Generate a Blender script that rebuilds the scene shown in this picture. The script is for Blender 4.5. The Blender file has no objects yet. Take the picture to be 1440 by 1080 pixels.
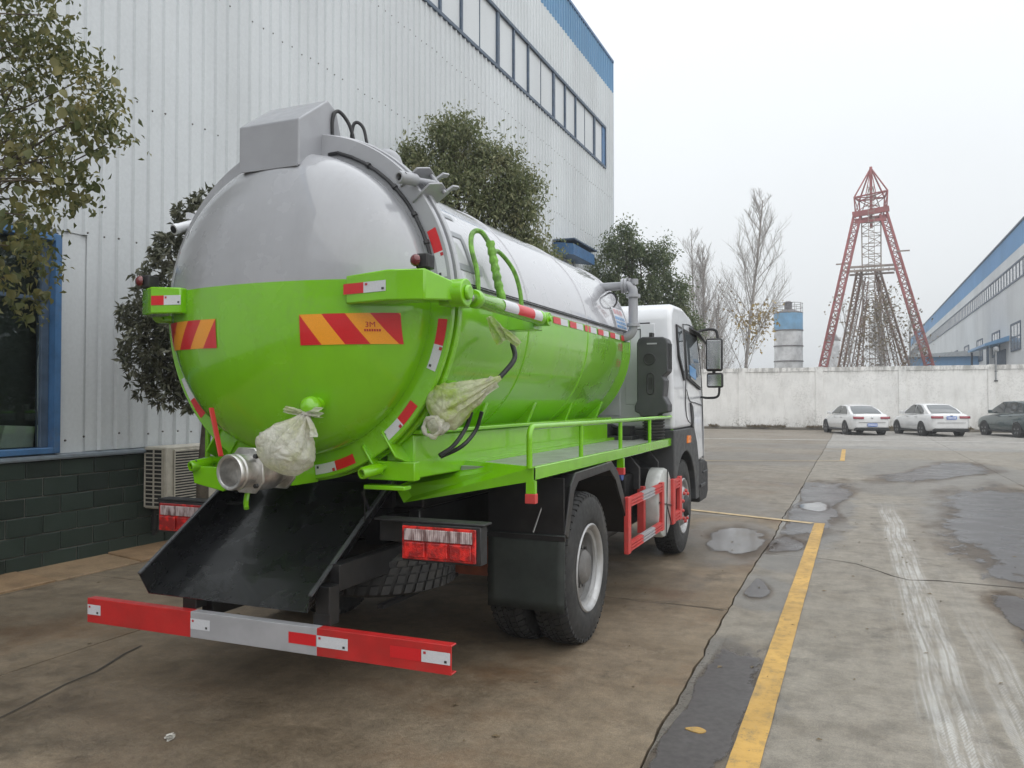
import bpy, bmesh, math, random
import numpy as np
from mathutils import Vector, Matrix, noise as mnoise

random.seed(7)
RNG = np.random.default_rng(11)
SC = bpy.context.scene
COL = SC.collection
R = math.radians

# ------------------------------------------------------------------ camera
F_PX, YAW, PITCH, EYE = 1140.0, math.atan(480 / 1140.0), math.atan(22 / 1140.0), 1.67
fw = Vector((-math.sin(YAW) * math.cos(PITCH), math.cos(YAW) * math.cos(PITCH), math.sin(PITCH)))
rt = Vector((math.cos(YAW), math.sin(YAW), 0))
up = rt.cross(fw)
cam_d = bpy.data.cameras.new('camera')
cam = bpy.data.objects.new('camera', cam_d)
COL.objects.link(cam)
m = Matrix((rt, up, -fw)).transposed().to_4x4()
m.translation = Vector((0, 0, EYE))
cam.matrix_world = m
cam_d.sensor_fit = 'HORIZONTAL'
cam_d.sensor_width = 36.0
cam_d.lens = F_PX / 1440 * 36.0
cam_d.clip_start = 0.05
cam_d.clip_end = 3000
SC.camera = cam

# ------------------------------------------------------------------ world and sun (overcast)
SUN_EL, SUN_AZ = R(58), R(120)          # azimuth measured clockwise from +Y
W = bpy.data.worlds.new("World")
SC.world = W
W.use_nodes = True
nt = W.node_tree
nt.nodes.clear()
wo = nt.nodes.new('ShaderNodeOutputWorld')
bg = nt.nodes.new('ShaderNodeBackground')
sky = nt.nodes.new('ShaderNodeTexSky')
sky.sky_type = 'NISHITA'
sky.sun_disc = False
sky.sun_elevation = SUN_EL
sky.sun_rotation = SUN_AZ
sky.dust_density = 4.0
hs = nt.nodes.new('ShaderNodeHueSaturation')
hs.inputs['Saturation'].default_value = 0.12
nt.links.new(sky.outputs[0], hs.inputs['Color'])
tc = nt.nodes.new('ShaderNodeTexCoord')
sep = nt.nodes.new('ShaderNodeSeparateXYZ')
nt.links.new(tc.outputs['Generated'], sep.inputs[0])
rmp = nt.nodes.new('ShaderNodeMapRange')   # overcast sky: grows brighter towards the zenith
rmp.inputs['From Min'].default_value = 0.0
rmp.inputs['From Max'].default_value = 1.0
rmp.inputs['To Min'].default_value = 0.0
rmp.inputs['To Max'].default_value = 1.0
nt.links.new(sep.outputs['Z'], rmp.inputs['Value'])
cl = nt.nodes.new('ShaderNodeMix'); cl.data_type = 'RGBA'
cl.inputs[6].default_value = (7.25, 7.5, 7.65, 1)
cl.inputs[7].default_value = (12.5, 13.2, 13.9, 1)
nt.links.new(rmp.outputs[0], cl.inputs[0])
nz = nt.nodes.new('ShaderNodeTexNoise')
nz.inputs['Scale'].default_value = 2.4
nz.inputs['Detail'].default_value = 3
nt.links.new(tc.outputs['Generated'], nz.inputs['Vector'])
nr = nt.nodes.new('ShaderNodeMapRange')
nr.inputs['To Min'].default_value = 0.93
nr.inputs['To Max'].default_value = 1.07
nt.links.new(nz.outputs['Fac'], nr.inputs['Value'])
vm = nt.nodes.new('ShaderNodeVectorMath'); vm.operation = 'SCALE'
nt.links.new(cl.outputs[2], vm.inputs[0]); nt.links.new(nr.outputs[0], vm.inputs['Scale'])
mx = nt.nodes.new('ShaderNodeMix'); mx.data_type = 'RGBA'
mx.inputs[0].default_value = 0.88
nt.links.new(hs.outputs[0], mx.inputs[6]); nt.links.new(vm.outputs[0], mx.inputs[7])
nt.links.new(mx.outputs[2], bg.inputs['Color'])
bg.inputs['Strength'].default_value = 0.10
nt.links.new(bg.outputs[0], wo.inputs['Surface'])

sun_d = bpy.data.lights.new('sun', 'SUN')
sun_d.energy = 1.3
sun_d.angle = R(120)
sun_d.color = (1.0, 0.975, 0.94)
sun = bpy.data.objects.new('sun', sun_d)
COL.objects.link(sun)
sdir = Vector((math.sin(SUN_AZ) * math.cos(SUN_EL), math.cos(SUN_AZ) * math.cos(SUN_EL), math.sin(SUN_EL)))
sun.rotation_euler = sdir.to_track_quat('Z', 'Y').to_euler()
sun.location = sdir * 30

vs = SC.view_settings
vs.view_transform = 'Standard'
vs.look = 'None'
vs.gamma = 1.0
vs.exposure = 0.28
vs.use_curve_mapping = False
SC.cycles.max_bounces = 8
SC.cycles.diffuse_bounces = 4
SC.cycles.glossy_bounces = 4
SC.cycles.transparent_max_bounces = 8
SC.cycles.use_denoising = True
SC.cycles.sample_clamp_indirect = 6

# ------------------------------------------------------------------ node helpers
class G:
    """small node-graph writer for one material"""
    def __init__(s, name):
        s.m = bpy.data.materials.new(name); s.m.use_nodes = True
        s.t = s.m.node_tree; s.t.nodes.clear()
        s.out = s.t.nodes.new('ShaderNodeOutputMaterial')
        s.b = s.t.nodes.new('ShaderNodeBsdfPrincipled')
        s.t.links.new(s.b.outputs[0], s.out.inputs['Surface'])
        s._pos = None; s._obj = None
    def n(s, ty): return s.t.nodes.new(ty)
    def put(s, sock, v):
        if v is None: return
        if isinstance(v, bpy.types.NodeSocket): s.t.links.new(v, sock)
        elif isinstance(v, (tuple, list)) and len(v) == 3 and sock.type == 'RGBA': sock.default_value = (*v, 1)
        else: sock.default_value = v
    def set(s, **k):
        al = dict(color='Base Color', rough='Roughness', metal='Metallic', normal='Normal', coat='Coat Weight', coatr='Coat Roughness',
                  trans='Transmission Weight', ior='IOR', spec='Specular IOR Level', alpha='Alpha', emit='Emission Color', emits='Emission Strength',
                  sss='Subsurface Weight')
        for a, v in k.items(): s.put(s.b.inputs[al[a]], v)
        return s
    def pos(s):
        if s._pos is None: s._pos = s.n('ShaderNodeNewGeometry').outputs['Position']
        return s._pos
    def obj(s):
        if s._obj is None: s._obj = s.n('ShaderNodeTexCoord').outputs['Object']
        return s._obj
    def uv(s): return s.n('ShaderNodeTexCoord').outputs['UV']
    def rand(s): return s.n('ShaderNodeObjectInfo').outputs['Random']
    def xyz(s, v):
        q = s.n('ShaderNodeSeparateXYZ'); s.put(q.inputs[0], v); return q.outputs
    def comb(s, x, y, z):
        q = s.n('ShaderNodeCombineXYZ')
        for i, v in enumerate((x, y, z)): s.put(q.inputs[i], v)
        return q.outputs[0]
    def math(s, op, a, b=0.0, c=None, clamp=False):
        q = s.n('ShaderNodeMath'); q.operation = op; q.use_clamp = clamp
        s.put(q.inputs[0], a); s.put(q.inputs[1], b)
        if c is not None: s.put(q.inputs[2], c)
        return q.outputs[0]
    def vmath(s, op, a, b=None, sc=None):
        q = s.n('ShaderNodeVectorMath'); q.operation = op
        s.put(q.inputs[0], a)
        if b is not None: s.put(q.inputs[1], b)
        if sc is not None: s.put(q.inputs['Scale'], sc)
        return q.outputs['Value'] if op in ('LENGTH', 'DOT_PRODUCT', 'DISTANCE') else q.outputs[0]
    def noise(s, vec, scale, detail=4, rough=0.55, dist=0.0, color=False):
        q = s.n('ShaderNodeTexNoise'); s.put(q.inputs['Vector'], vec)
        q.inputs['Scale'].default_value = scale; q.inputs['Detail'].default_value = detail
        q.inputs['Roughness'].default_value = rough; q.inputs['Distortion'].default_value = dist
        return q.outputs['Color' if color else 'Fac']
    def voro(s, vec, scale, feature='F1', out='Distance'):
        q = s.n('ShaderNodeTexVoronoi'); q.feature = feature
        s.put(q.inputs['Vector'], vec); q.inputs['Scale'].default_value = scale
        return q.outputs[out]
    def map(s, v, lo, hi, a=0.0, b=1.0, smooth=True):
        q = s.n('ShaderNodeMapRange'); q.interpolation_type = 'SMOOTHSTEP' if smooth else 'LINEAR'
        s.put(q.inputs['Value'], v)
        for k, x in (('From Min', lo), ('From Max', hi), ('To Min', a), ('To Max', b)): s.put(q.inputs[k], x)
        return q.outputs[0]
    def mix(s, f, a, b):
        q = s.n('ShaderNodeMix'); q.data_type = 'RGBA'; q.clamp_factor = True
        s.put(q.inputs[0], f)
        for i, v in ((6, a), (7, b)): s.put(q.inputs[i], v)
        return q.outputs[2]
    def mul(s, c, f):
        return s.vmath('SCALE', c, sc=f)
    def scalev(s, v, x, y, z): return s.vmath('MULTIPLY', v, (x, y, z))
    def bump(s, h, strength=0.3, dist=0.02):
        q = s.n('ShaderNodeBump'); q.inputs['Strength'].default_value = strength
        q.inputs['Distance'].default_value = dist; s.put(q.inputs['Height'], h)
        return q.outputs[0]

def simple(name, col, rough=0.5, metal=0.0, coat=0.0, var=0.10, vs_=6.0, bump=0.0, bscale=60.0, dirt=0.0, dirtcol=(0.11, 0.09, 0.065), spec=0.5, rvar=0.12):
    """paint / plastic / metal with uneven tone, uneven gloss, dust and fine relief"""
    g = G(name)
    p = g.obj()
    n1 = g.noise(p, vs_, 5)
    c = g.mul(col, g.map(n1, 0.3, 0.7, 1 - var, 1 + var))
    if dirt > 0:
        n2 = g.noise(p, 2.3, 6, 0.65)
        n3 = g.noise(p, 17, 4)
        d = g.math('MULTIPLY', g.map(n2, 0.42, 0.75), g.map(n3, 0.3, 0.7))
        c = g.mix(g.math('MULTIPLY', d, dirt), c, dirtcol)
    r = g.map(g.noise(p, vs_ * 2.7, 4), 0.3, 0.7, max(0.02, rough - rvar * rough), min(1, rough + rvar * rough * 1.5))
    g.set(color=c, rough=r, metal=metal, coat=coat, coatr=0.04, spec=spec)
    if bump > 0: g.set(normal=g.bump(g.noise(p, bscale, 3), bump, 0.003))
    return g.m

# ------------------------------------------------------------------ mesh helpers
class MB:
    def __init__(s): s.v = []; s.f = []; s.mi = []; s.uv = None
    def add(s, vs, fs, mi=0):
        b = len(s.v); s.v += [tuple(v) for v in vs]
        for f in fs: s.f.append(tuple(i + b for i in f)); s.mi.append(mi)
        return s
    def box(s, x0, x1, y0, y1, z0, z1, mi=0):
        if x0 > x1: x0, x1 = x1, x0
        if y0 > y1: y0, y1 = y1, y0
        if z0 > z1: z0, z1 = z1, z0
        vs = [(x, y, z) for z in (z0, z1) for y in (y0, y1) for x in (x0, x1)]
        return s.add(vs, [(0, 2, 3, 1), (4, 5, 7, 6), (0, 1, 5, 4), (2, 6, 7, 3), (0, 4, 6, 2), (1, 3, 7, 5)], mi)
    def prism(s, poly, axis, a, b, mi=0):
        """poly: list of 2D points; axis 'x': (y,z); 'y': (x,z); 'z': (x,y)"""
        def P(p, t):
            return (t, p[0], p[1]) if axis == 'x' else (p[0], t, p[1]) if axis == 'y' else (p[0], p[1], t)
        ar = sum(poly[i][0] * poly[(i + 1) % len(poly)][1] - poly[(i + 1) % len(poly)][0] * poly[i][1] for i in range(len(poly)))
        pl = list(poly) if ar > 0 else list(reversed(poly))
        if a > b: a, b = b, a
        if axis == 'y': a, b = b, a
        n = len(pl)
        vs = [P(p, a) for p in pl] + [P(p, b) for p in pl]
        fs = [tuple(reversed(range(n))), tuple(range(n, 2 * n))] + [(i, (i + 1) % n, n + (i + 1) % n, n + i) for i in range(n)]
        return s.add(vs, fs, mi)
    def tube(s, pts, r, n=8, caps=True, mi=0):
        pts = [Vector(p) for p in pts]
        k = len(pts)
        rs = [r] * k if not isinstance(r, (list, tuple)) else list(r)
        t0 = (pts[1] - pts[0]).normalized()
        ref = Vector((0, 0, 1)) if abs(t0.z) < 0.9 else Vector((1, 0, 0))
        nx = t0.cross(ref).normalized()
        vs = []
        for i, p in enumerate(pts):
            if i == 0: t = t0
            elif i == k - 1: t = (pts[i] - pts[i - 1]).normalized()
            else:
                t = (pts[i + 1] - pts[i]).normalized() + (pts[i] - pts[i - 1]).normalized()
                t = t.normalized() if t.length > 1e-6 else t0
            nx = (nx - t * nx.dot(t))
            nx = nx.normalized() if nx.length > 1e-6 else t.orthogonal().normalized()
            ny = t.cross(nx)
            for j in range(n):
                a = 2 * math.pi * j / n
                vs.append(p + (nx * math.cos(a) + ny * math.sin(a)) * rs[i])
        fs = [(i * n + j, i * n + (j + 1) % n, (i + 1) * n + (j + 1) % n, (i + 1) * n + j) for i in range(k - 1) for j in range(n)]
        if caps: fs += [tuple(reversed(range(n))), tuple(range((k - 1) * n, k * n))]
        return s.add(vs, fs, mi)
    def cyl(s, p0, p1, r, n=16, r2=None, mi=0):
        return s.tube([p0, p1], [r, r if r2 is None else r2], n, True, mi)
    def bar(s, p0, p1, w, h=None, mi=0):
        """square-section bar"""
        p0, p1 = Vector(p0), Vector(p1); h = h or w
        t = (p1 - p0).normalized()
        ref = Vector((0, 0, 1)) if abs(t.z) < 0.95 else Vector((1, 0, 0))
        x = t.cross(ref).normalized() * w / 2; y = t.cross(x).normalized() * h / 2
        vs = [p + a * x + b * y for p in (p0, p1) for a, b in ((-1, -1), (1, -1), (1, 1), (-1, 1))]
        return s.add(vs, [(3, 2, 1, 0), (4, 5, 6, 7), (0, 1, 5, 4), (1, 2, 6, 5), (2, 3, 7, 6), (3, 0, 4, 7)], mi)
    def lathe(s, prof, o, axis, n=32, mi=0, close=False, caps=True):
        """prof: (radius, distance along axis)"""
        o = Vector(o); a = Vector(axis).normalized()
        x = a.orthogonal().normalized(); y = a.cross(x)
        vs = []
        for r, d in prof:
            for j in range(n):
                t = 2 * math.pi * j / n
                vs.append(o + a * d + (x * math.cos(t) + y * math.sin(t)) * r)
        k = len(prof)
        fs = []
        for i in range(k if close else k - 1):
            i2 = (i + 1) % k
            for j in range(n):
                j2 = (j + 1) % n
                fs.append((i * n + j, i * n + j2, i2 * n + j2, i2 * n + j))
        if not close and caps:
            if prof[0][0] > 1e-6: fs.append(tuple(reversed(range(n))))
            if prof[-1][0] > 1e-6: fs.append(tuple(range((k - 1) * n, k * n)))
        return s.add(vs, fs, mi)
    def sphere(s, c, r, nu=12, nv=8, sc=(1, 1, 1), mi=0):
        c = Vector(c); vs = []
        for i in range(nv + 1):
            p = math.pi * i / nv
            for j in range(nu):
                t = 2 * math.pi * j / nu
                vs.append((c.x + r * sc[0] * math.sin(p) * math.cos(t), c.y + r * sc[1] * math.sin(p) * math.sin(t), c.z + r * sc[2] * math.cos(p)))
        fs = [(i * nu + j, (i + 1) * nu + j, (i + 1) * nu + (j + 1) % nu, i * nu + (j + 1) % nu) for i in range(nv) for j in range(nu)]
        return s.add(vs, fs, mi)
    def grid(s, fn, nu, nv, mi=0, uv=True):
        """fn(u,v) -> point, u,v in 0..1; stores UVs"""
        b = len(s.v)
        if s.uv is None: s.uv = {}
        for j in range(nv + 1):
            for i in range(nu + 1):
                s.uv[len(s.v)] = (i / nu, j / nv)
                s.v.append(tuple(fn(i / nu, j / nv)))
        for j in range(nv):
            for i in range(nu):
                s.f.append((b + j * (nu + 1) + i, b + j * (nu + 1) + i + 1, b + (j + 1) * (nu + 1) + i + 1, b + (j + 1) * (nu + 1) + i)); s.mi.append(mi)
        return s
    def mesh(s, name, mats, smooth=35):
        me = bpy.data.meshes.new(name)
        me.from_pydata(s.v, [], s.f)
        for mm in (mats if isinstance(mats, (list, tuple)) else [mats]): me.materials.append(mm)
        if any(s.mi): me.polygons.foreach_set('material_index', s.mi)
        if s.uv:
            ul = me.uv_layers.new(name='UVMap')
            for l in me.loops: ul.data[l.index].uv = s.uv.get(l.vertex_index, (0, 0))
        bm = bmesh.new(); bm.from_mesh(me)
        bmesh.ops.remove_doubles(bm, verts=bm.verts, dist=1e-6) if not s.uv else None
        bmesh.ops.recalc_face_normals(bm, faces=bm.faces)
        bm.to_mesh(me); bm.free()
        if smooth is not None:
            me.polygons.foreach_set('use_smooth', [True] * len(me.polygons))
            me.set_sharp_from_angle(angle=R(smooth))
        return me
    def build(s, name, mats, parent=None, bevel=0.0, seg=2, smooth=35, kind=None, label=None):
        return link(name, s.mesh(name, mats, smooth), parent, bevel, seg, kind, label)

def link(name, me, parent=None, bevel=0.0, seg=2, kind=None, label=None, loc=None, world=True):
    o = bpy.data.objects.new(name, me)
    COL.objects.link(o)
    if parent is not None:
        o.parent = parent
        if world: o.matrix_parent_inverse = Matrix.Translation(-world_loc(parent))
    if loc is not None: o.location = loc
    if bevel > 0:
        b = o.modifiers.new('bevel', 'BEVEL'); b.width = bevel; b.segments = seg
        b.limit_method = 'ANGLE'; b.angle_limit = R(40); b.harden_normals = False
    if kind: o['kind'] = kind
    if label: o['label'] = label
    return o

def world_loc(o):
    # things are never rotated while parts are laid out in world coordinates, and such parts sit at the world origin
    return o.location.copy()

def tag(o, label, cat, group=None):
    o['label'] = label; o['category'] = cat
    if group: o['group'] = group
    return o

def thing(name, loc, label, cat, group=None, rz=0.0):
    o = bpy.data.objects.new(name, None); COL.objects.link(o)
    o.empty_display_size = 0.2
    o.location = loc; o.rotation_euler.z = rz
    return tag(o, label, cat, group)

def local(name, mb, mats, parent, **k):
    """part laid out in its parent's own coordinates"""
    sm = k.pop('smooth', 35)
    return link(name, mb.mesh(name, mats, sm), parent, world=False, **k)

def arc(c, r, a0, a1, n, plane):
    out = []
    for i in range(n + 1):
        a = R(a0 + (a1 - a0) * i / n)
        x, y = r * math.cos(a), r * math.sin(a)
        out.append(tuple(Vector(c) + (Vector((x, y, 0)) if plane == 'xy' else Vector((x, 0, y)) if plane == 'xz' else Vector((0, x, y)))))
    return out

def smoothpath(pts, n=6):
    """Catmull-Rom through points"""
    P = [Vector(p) for p in pts]
    P = [P[0] * 2 - P[1]] + P + [P[-1] * 2 - P[-2]]
    out = []
    for i in range(1, len(P) - 2):
        for k in range(n):
            t = k / n
            a, b, c, d = P[i - 1], P[i], P[i + 1], P[i + 2]
            out.append(0.5 * ((2 * b) + (c - a) * t + (2 * a - 5 * b + 4 * c - d) * t * t + (3 * b - a - 3 * c + d) * t ** 3))
    out.append(P[-2])
    return out
# ------------------------------------------------------------------ ground materials
def blob(g, P, cx, cy, rx, ry, wob=0.35, soft=0.25):
    q = g.vmath('SUBTRACT', P, (cx, cy, 0))
    q = g.scalev(q, 1 / rx, 1 / ry, 0)
    return g.map(g.vmath('LENGTH', q), 1 + soft * 0.2, 1 - soft, 0, 1)

def concrete(name, ca, cb, cc, wets, brown=0.0, tracks=False, wetbase=0.0):
    g = G(name)
    P = g.pos()
    flat = g.scalev(P, 1, 1, 0)
    wn = g.noise(flat, 1.7, 5, 0.6, color=True)
    Pw = g.vmath('ADD', flat, g.vmath('SCALE', g.vmath('SUBTRACT', wn, (0.5, 0.5, 0.5)), sc=0.75))
    big = g.noise(flat, 0.33, 6, 0.6)
    med = g.noise(flat, 2.1, 7, 0.65)
    fine = g.noise(flat, 31, 5, 0.7)
    grit = g.noise(flat, 130, 3, 0.7)
    c = g.mix(g.map(big, 0.36, 0.64), ca, cb)
    c = g.mix(g.map(med, 0.45, 0.72, 0, 0.65), c, cc)
    c = g.mul(c, g.map(fine, 0.25, 0.75, 0.80, 1.18))
    c = g.mul(c, g.map(grit, 0.3, 0.7, 0.80, 1.20))
    # streaks dragged along the driving direction
    st = g.noise(g.scalev(flat, 5.5, 0.35, 1), 1.5, 6, 0.7)
    c = g.mul(c, g.map(st, 0.35, 0.7, 1.04, 0.94))
    # swept arcs of tyre dirt
    wv = g.n('ShaderNodeTexWave'); wv.wave_type = 'RINGS'; wv.rings_direction = 'Z'
    g.put(wv.inputs['Vector'], g.vmath('ADD', flat, (7.0, -13.0, 0)))
    wv.inputs['Scale'].default_value = 0.45; wv.inputs['Distortion'].default_value = 5.5
    wv.inputs['Detail'].default_value = 3; wv.inputs['Detail Scale'].default_value = 1.2
    arcm = g.math('MULTIPLY', g.map(wv.outputs['Fac'], 0.78, 1.0), g.map(big, 0.45, 0.6))
    c = g.mul(c, g.map(arcm, 0, 1, 1.0, 0.86))
    blot = g.noise(flat, 5.5, 6, 0.7)
    c = g.mul(c, g.map(blot, 0.35, 0.68, 1.12, 0.80))
    sand = g.math('MULTIPLY', g.map(g.noise(flat, 3.3, 8, 0.72), 0.52, 0.64), g.map(g.noise(flat, 60, 3, .7), .35, .65))
    c = g.mix(g.math('MULTIPLY', sand, 0.5), c, g.mul(cb, 1.35))
    drk = g.math('MULTIPLY', g.map(g.noise(flat, 1.25, 8, 0.7, 0.6), 0.56, 0.66), g.map(blot, .4, .6, .4, 1))
    c = g.mul(c, g.map(drk, 0, 1, 1, 0.72))
    spk = g.voro(flat, 38.0)
    c = g.mul(c, g.map(g.math('MULTIPLY', g.map(spk, 0.16, 0.08), g.map(blot, 0.48, 0.58)), 0, 1, 1, 0.62))
    # pits and dark spots
    vd = g.voro(flat, 5.0)
    sp = g.math('MULTIPLY', g.map(vd, 0.035, 0.015), g.map(g.noise(flat, 1.1, 3), 0.5, 0.62))
    c = g.mul(c, g.map(sp, 0, 1, 1, 0.3))
    if brown > 0:
        bm_ = g.math('MULTIPLY', g.map(g.noise(flat, 0.8, 5, 0.6), 0.5, 0.7), g.map(g.noise(flat, 6, 5, .7), .3, .7, .5, 1))
        c = g.mix(g.math('MULTIPLY', bm_, brown), c, (0.135, 0.07, 0.03))
    # damp
    wet = g.map(g.noise(flat, 0.55, 7, 0.6), 0.56, 0.66, 0, wetbase) if wetbase else None
    for w in wets:
        b = blob(g, Pw, *w[:4])
        b = g.math('MULTIPLY', b, w[4])
        wet = b if wet is None else g.math('MAXIMUM', wet, b)
    rough = g.map(fine, 0.3, 0.7, 0.62, 0.85)
    if tracks:
        X, Y, _ = g.xyz(flat)
        tot = None
        for x0, wd, y0, y1, amt in ((0.47, 0.13, 2.6, 15.5, 1.0), (0.80, 0.10, 3.2, 8.6, 0.62), (1.9, 0.12, 2, 9, 0.4)):
            xo = g.math('ADD', X, g.map(g.noise(g.scalev(flat, 0, 0.35, 0), 1.0, 2), 0.2, 0.8, -0.03, 0.03))
            d = g.math('ABSOLUTE', g.math('SUBTRACT', xo, x0 + 0.01))
            mk = g.map(d, wd * 1.15, wd * 0.8)
            # tread: chevrons plus long grooves
            ch = g.math('ADD', g.math('MULTIPLY', Y, 26.0), g.math('MULTIPLY', g.math('PINGPONG', xo, 0.045), 60.0))
            tr = g.map(g.math('FRACT', ch), 0.2, 0.6, 0.5, 1.0)
            gr = g.map(g.math('PINGPONG', g.math('ADD', xo, 0.02), 0.028), 0.004, 0.011, 0.35, 1.0)
            wear = g.map(g.noise(g.scalev(flat, 6, 0.5, 1), 2.2, 7, 0.75), 0.34, 0.70)
            ends = g.math('MULTIPLY', g.map(Y, y0, y0 + 1.2), g.map(Y, y1, y1 - 3.5))
            q = g.math('MULTIPLY', g.math('MULTIPLY', mk, g.math('MULTIPLY', tr, gr)), g.math('MULTIPLY', wear, ends))
            q = g.math('MULTIPLY', q, amt)
            tot = q if tot is None else g.math('MAXIMUM', tot, q)
        # smeared cement dust round the tracks
        dd = g.math('ABSOLUTE', g.math('SUBTRACT', X, 0.55))
        sm = g.math('MULTIPLY', g.map(dd, 0.5, 0.05), g.map(g.noise(g.scalev(flat, 9, 0.5, 1), 1.3, 6, .75), 0.52, 0.72))
        sm = g.math('MULTIPLY', sm, g.map(Y, 13.5, 8, 0, 0.42))
        tot = g.math('MAXIMUM', tot, sm)
        c = g.mix(g.math('MULTIPLY', tot, 0.76), c, (0.56, 0.56, 0.545))
    h = g.math('ADD', g.math('MULTIPLY', fine, 0.6), g.math('MULTIPLY', grit, 0.4))
    if wet is not None:
        edge = g.math('MULTIPLY', wet, g.map(med, 0.3, 0.7, 0.75, 1.0))
        c = g.mix(edge, c, g.mul(c, 0.44))
        rough = g.math('ADD', g.math('MULTIPLY', rough, g.math('SUBTRACT', 1.0, g.math('MULTIPLY', wet, 0.62))), 0.0)
    g.set(color=c, rough=rough, normal=g.bump(h, 0.5, 0.007), spec=0.4)
    return g.m

M = {}
M['conc_grey'] = concrete('concrete_grey', (0.200, 0.178, 0.146), (0.240, 0.216, 0.180), (0.170, 0.146, 0.114),
    [(-0.78, 4.7, 0.36, 1.25, 0.95), (-0.70, 7.4, 0.36, 0.7, 0.8), (-0.70, 9.6, 0.42, 1.6, 0.85), (-0.55, 13.6, 0.62, 4.6, 0.9), (1.5, 6.6, 0.42, 1.5, 0.9),
     (2.2, 12.5, 1.5, 6.2, 0.8), (1.9, 21.3, 2.0, 4.2, 0.7), (0.9, 17, 1.3, 1.6, 0.6), (5.0, 14, 1.6, 5, 0.7)], tracks=True, wetbase=0.5)
M['conc_brown'] = concrete('concrete_brown', (0.162, 0.121, 0.078), (0.205, 0.163, 0.114), (0.118, 0.087, 0.055),
    [(-1.45, 9.9, 0.75, 1.9, 0.8), (-4.6, 2.2, 1.2, 1.0, 0.6), (-2.2, 7.2, 1.1, 1.0, 0.5), (-3.2, 3.1, 1.3, 0.5, 0.45), (-6.0, 4.2, 0.8, 1.0, 0.4), (-2.2, 13, 1.2, 1.6, 0.5)], brown=0.7, wetbase=0.6)
M['conc_mid'] = concrete('concrete_mid', (0.178, 0.152, 0.120), (0.222, 0.196, 0.160), (0.150, 0.126, 0.096),
    [(-1.45, 9.9, 0.75, 1.9, 0.8), (-2.2, 13, 1.2, 1.6, 0.5), (-3, 24, 4, 3, 0.5), (-2, 31, 3, 2, .5)], brown=0.35, wetbase=0.5)
M['conc_far'] = concrete('concrete_far', (0.245, 0.228, 0.205), (0.30, 0.285, 0.26), (0.20, 0.18, 0.16), [(2, 30, 9, 2.0, 0.5), (-3, 27, 4, 1.5, 0.5)], wetbase=0.5)

g = G('joint_dirt'); nn = g.noise(g.pos(), 25, 4)
g.set(color=g.mix(nn, (0.025, 0.022, 0.018), (0.085, 0.072, 0.055)), rough=0.9); M['dirt'] = g.m

def puddle_mat(name='puddle_water', r0=0.10, r1=0.24, coat=0.6, cr=0.08, hi=0.93):
    """shallow water: films over the concrete, its shoreline broken by noise (uv.x grows from the rim inwards)"""
    g = G(name)
    flat = g.scalev(g.pos(), 1, 1, 0)
    n = g.noise(flat, 2.0, 6, 0.65)
    c = g.mix(n, (0.060, 0.054, 0.052), (0.105, 0.095, 0.095))
    c = g.mul(c, g.map(g.noise(flat, 24, 4), 0.3, 0.7, 0.8, 1.2))
    g.set(color=c, rough=g.map(g.noise(flat, 1.6, 4), 0.35, 0.65, r0, r1), spec=0.5, coat=coat, coatr=cr)
    u, v, _ = g.xyz(g.uv())
    shore = g.math('ADD', u, g.math('MULTIPLY', g.math('SUBTRACT', g.noise(g.scalev(flat, 1, .55, 1), 2.6, 9, 0.70), 0.5), 1.55))
    mask = g.map(shore, 0.36, 0.48 if name != 'puddle_water' else 0.52, 0, hi)
    tr = g.n('ShaderNodeBsdfTransparent'); ms = g.n('ShaderNodeMixShader')
    # the soaked margin only darkens the concrete under it
    g.put(tr.inputs[0], g.mix(g.map(g.math('ADD', u, g.math('MULTIPLY', g.math('SUBTRACT', g.noise(g.scalev(flat, 1, .5, 1), 1.7, 7, 0.65), 0.5), 1.3)), 0.0, 0.5), (1, 1, 1), (0.78, 0.75, 0.73)))
    g.put(ms.inputs[0], mask); g.t.links.new(tr.outputs[0], ms.inputs[1]); g.t.links.new(g.b.outputs[0], ms.inputs[2])
    g.t.links.new(ms.outputs[0], g.out.inputs['Surface'])
    return g.m
M['puddle'] = puddle_mat()
M['damp'] = puddle_mat('damp_film', 0.24, 0.42, 0.35, 0.22, 0.72)
M['damp_dark'] = puddle_mat('damp_dark_film', 0.42, 0.60, 0.06, 0.35, 0.72)

def paint_mark(name, col, wear=0.5):
    g = G(name)
    flat = g.scalev(g.pos(), 1, 1, 0)
    n1 = g.noise(flat, 11, 7, 0.7); n2 = g.noise(flat, 1.7, 4); n3 = g.noise(flat, 70, 4, .7)
    c = g.mul(col, g.map(n2, 0.3, 0.7, 0.82, 1.12))
    c = g.mix(g.map(n1, 0.46, 0.70, 0, 0.6), c, (0.22, 0.17, 0.09))
    c = g.mix(g.map(g.noise(g.scalev(flat, 1, .25, 1), 3, 5, .7), 0.55, 0.72, 0, 0.45), c, (0.16, 0.13, 0.08))
    chip = g.math('MULTIPLY', g.map(n3, 0.56, 0.64), g.map(n1, 0.46, 0.6))
    chip = g.math('MAXIMUM', chip, g.map(g.voro(flat, 7.0), 0.06, 0.04))
    c = g.mix(g.math('MULTIPLY', chip, wear), c, (0.12, 0.10, 0.08))
    g.set(color=c, rough=g.map(n1, .3, .7, .5, .75), normal=g.bump(n3, 0.3, 0.003))
    return g.m
M['yellow_line'] = paint_mark('yellow_line_paint', (0.50, 0.295, 0.065), 0.95)
M['white_line'] = paint_mark('white_line_paint', (0.50, 0.49, 0.47), 0.9)
M['white_line_far'] = paint_mark('pale_line_paint', (0.50, 0.37, 0.20), 0.9)

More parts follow.
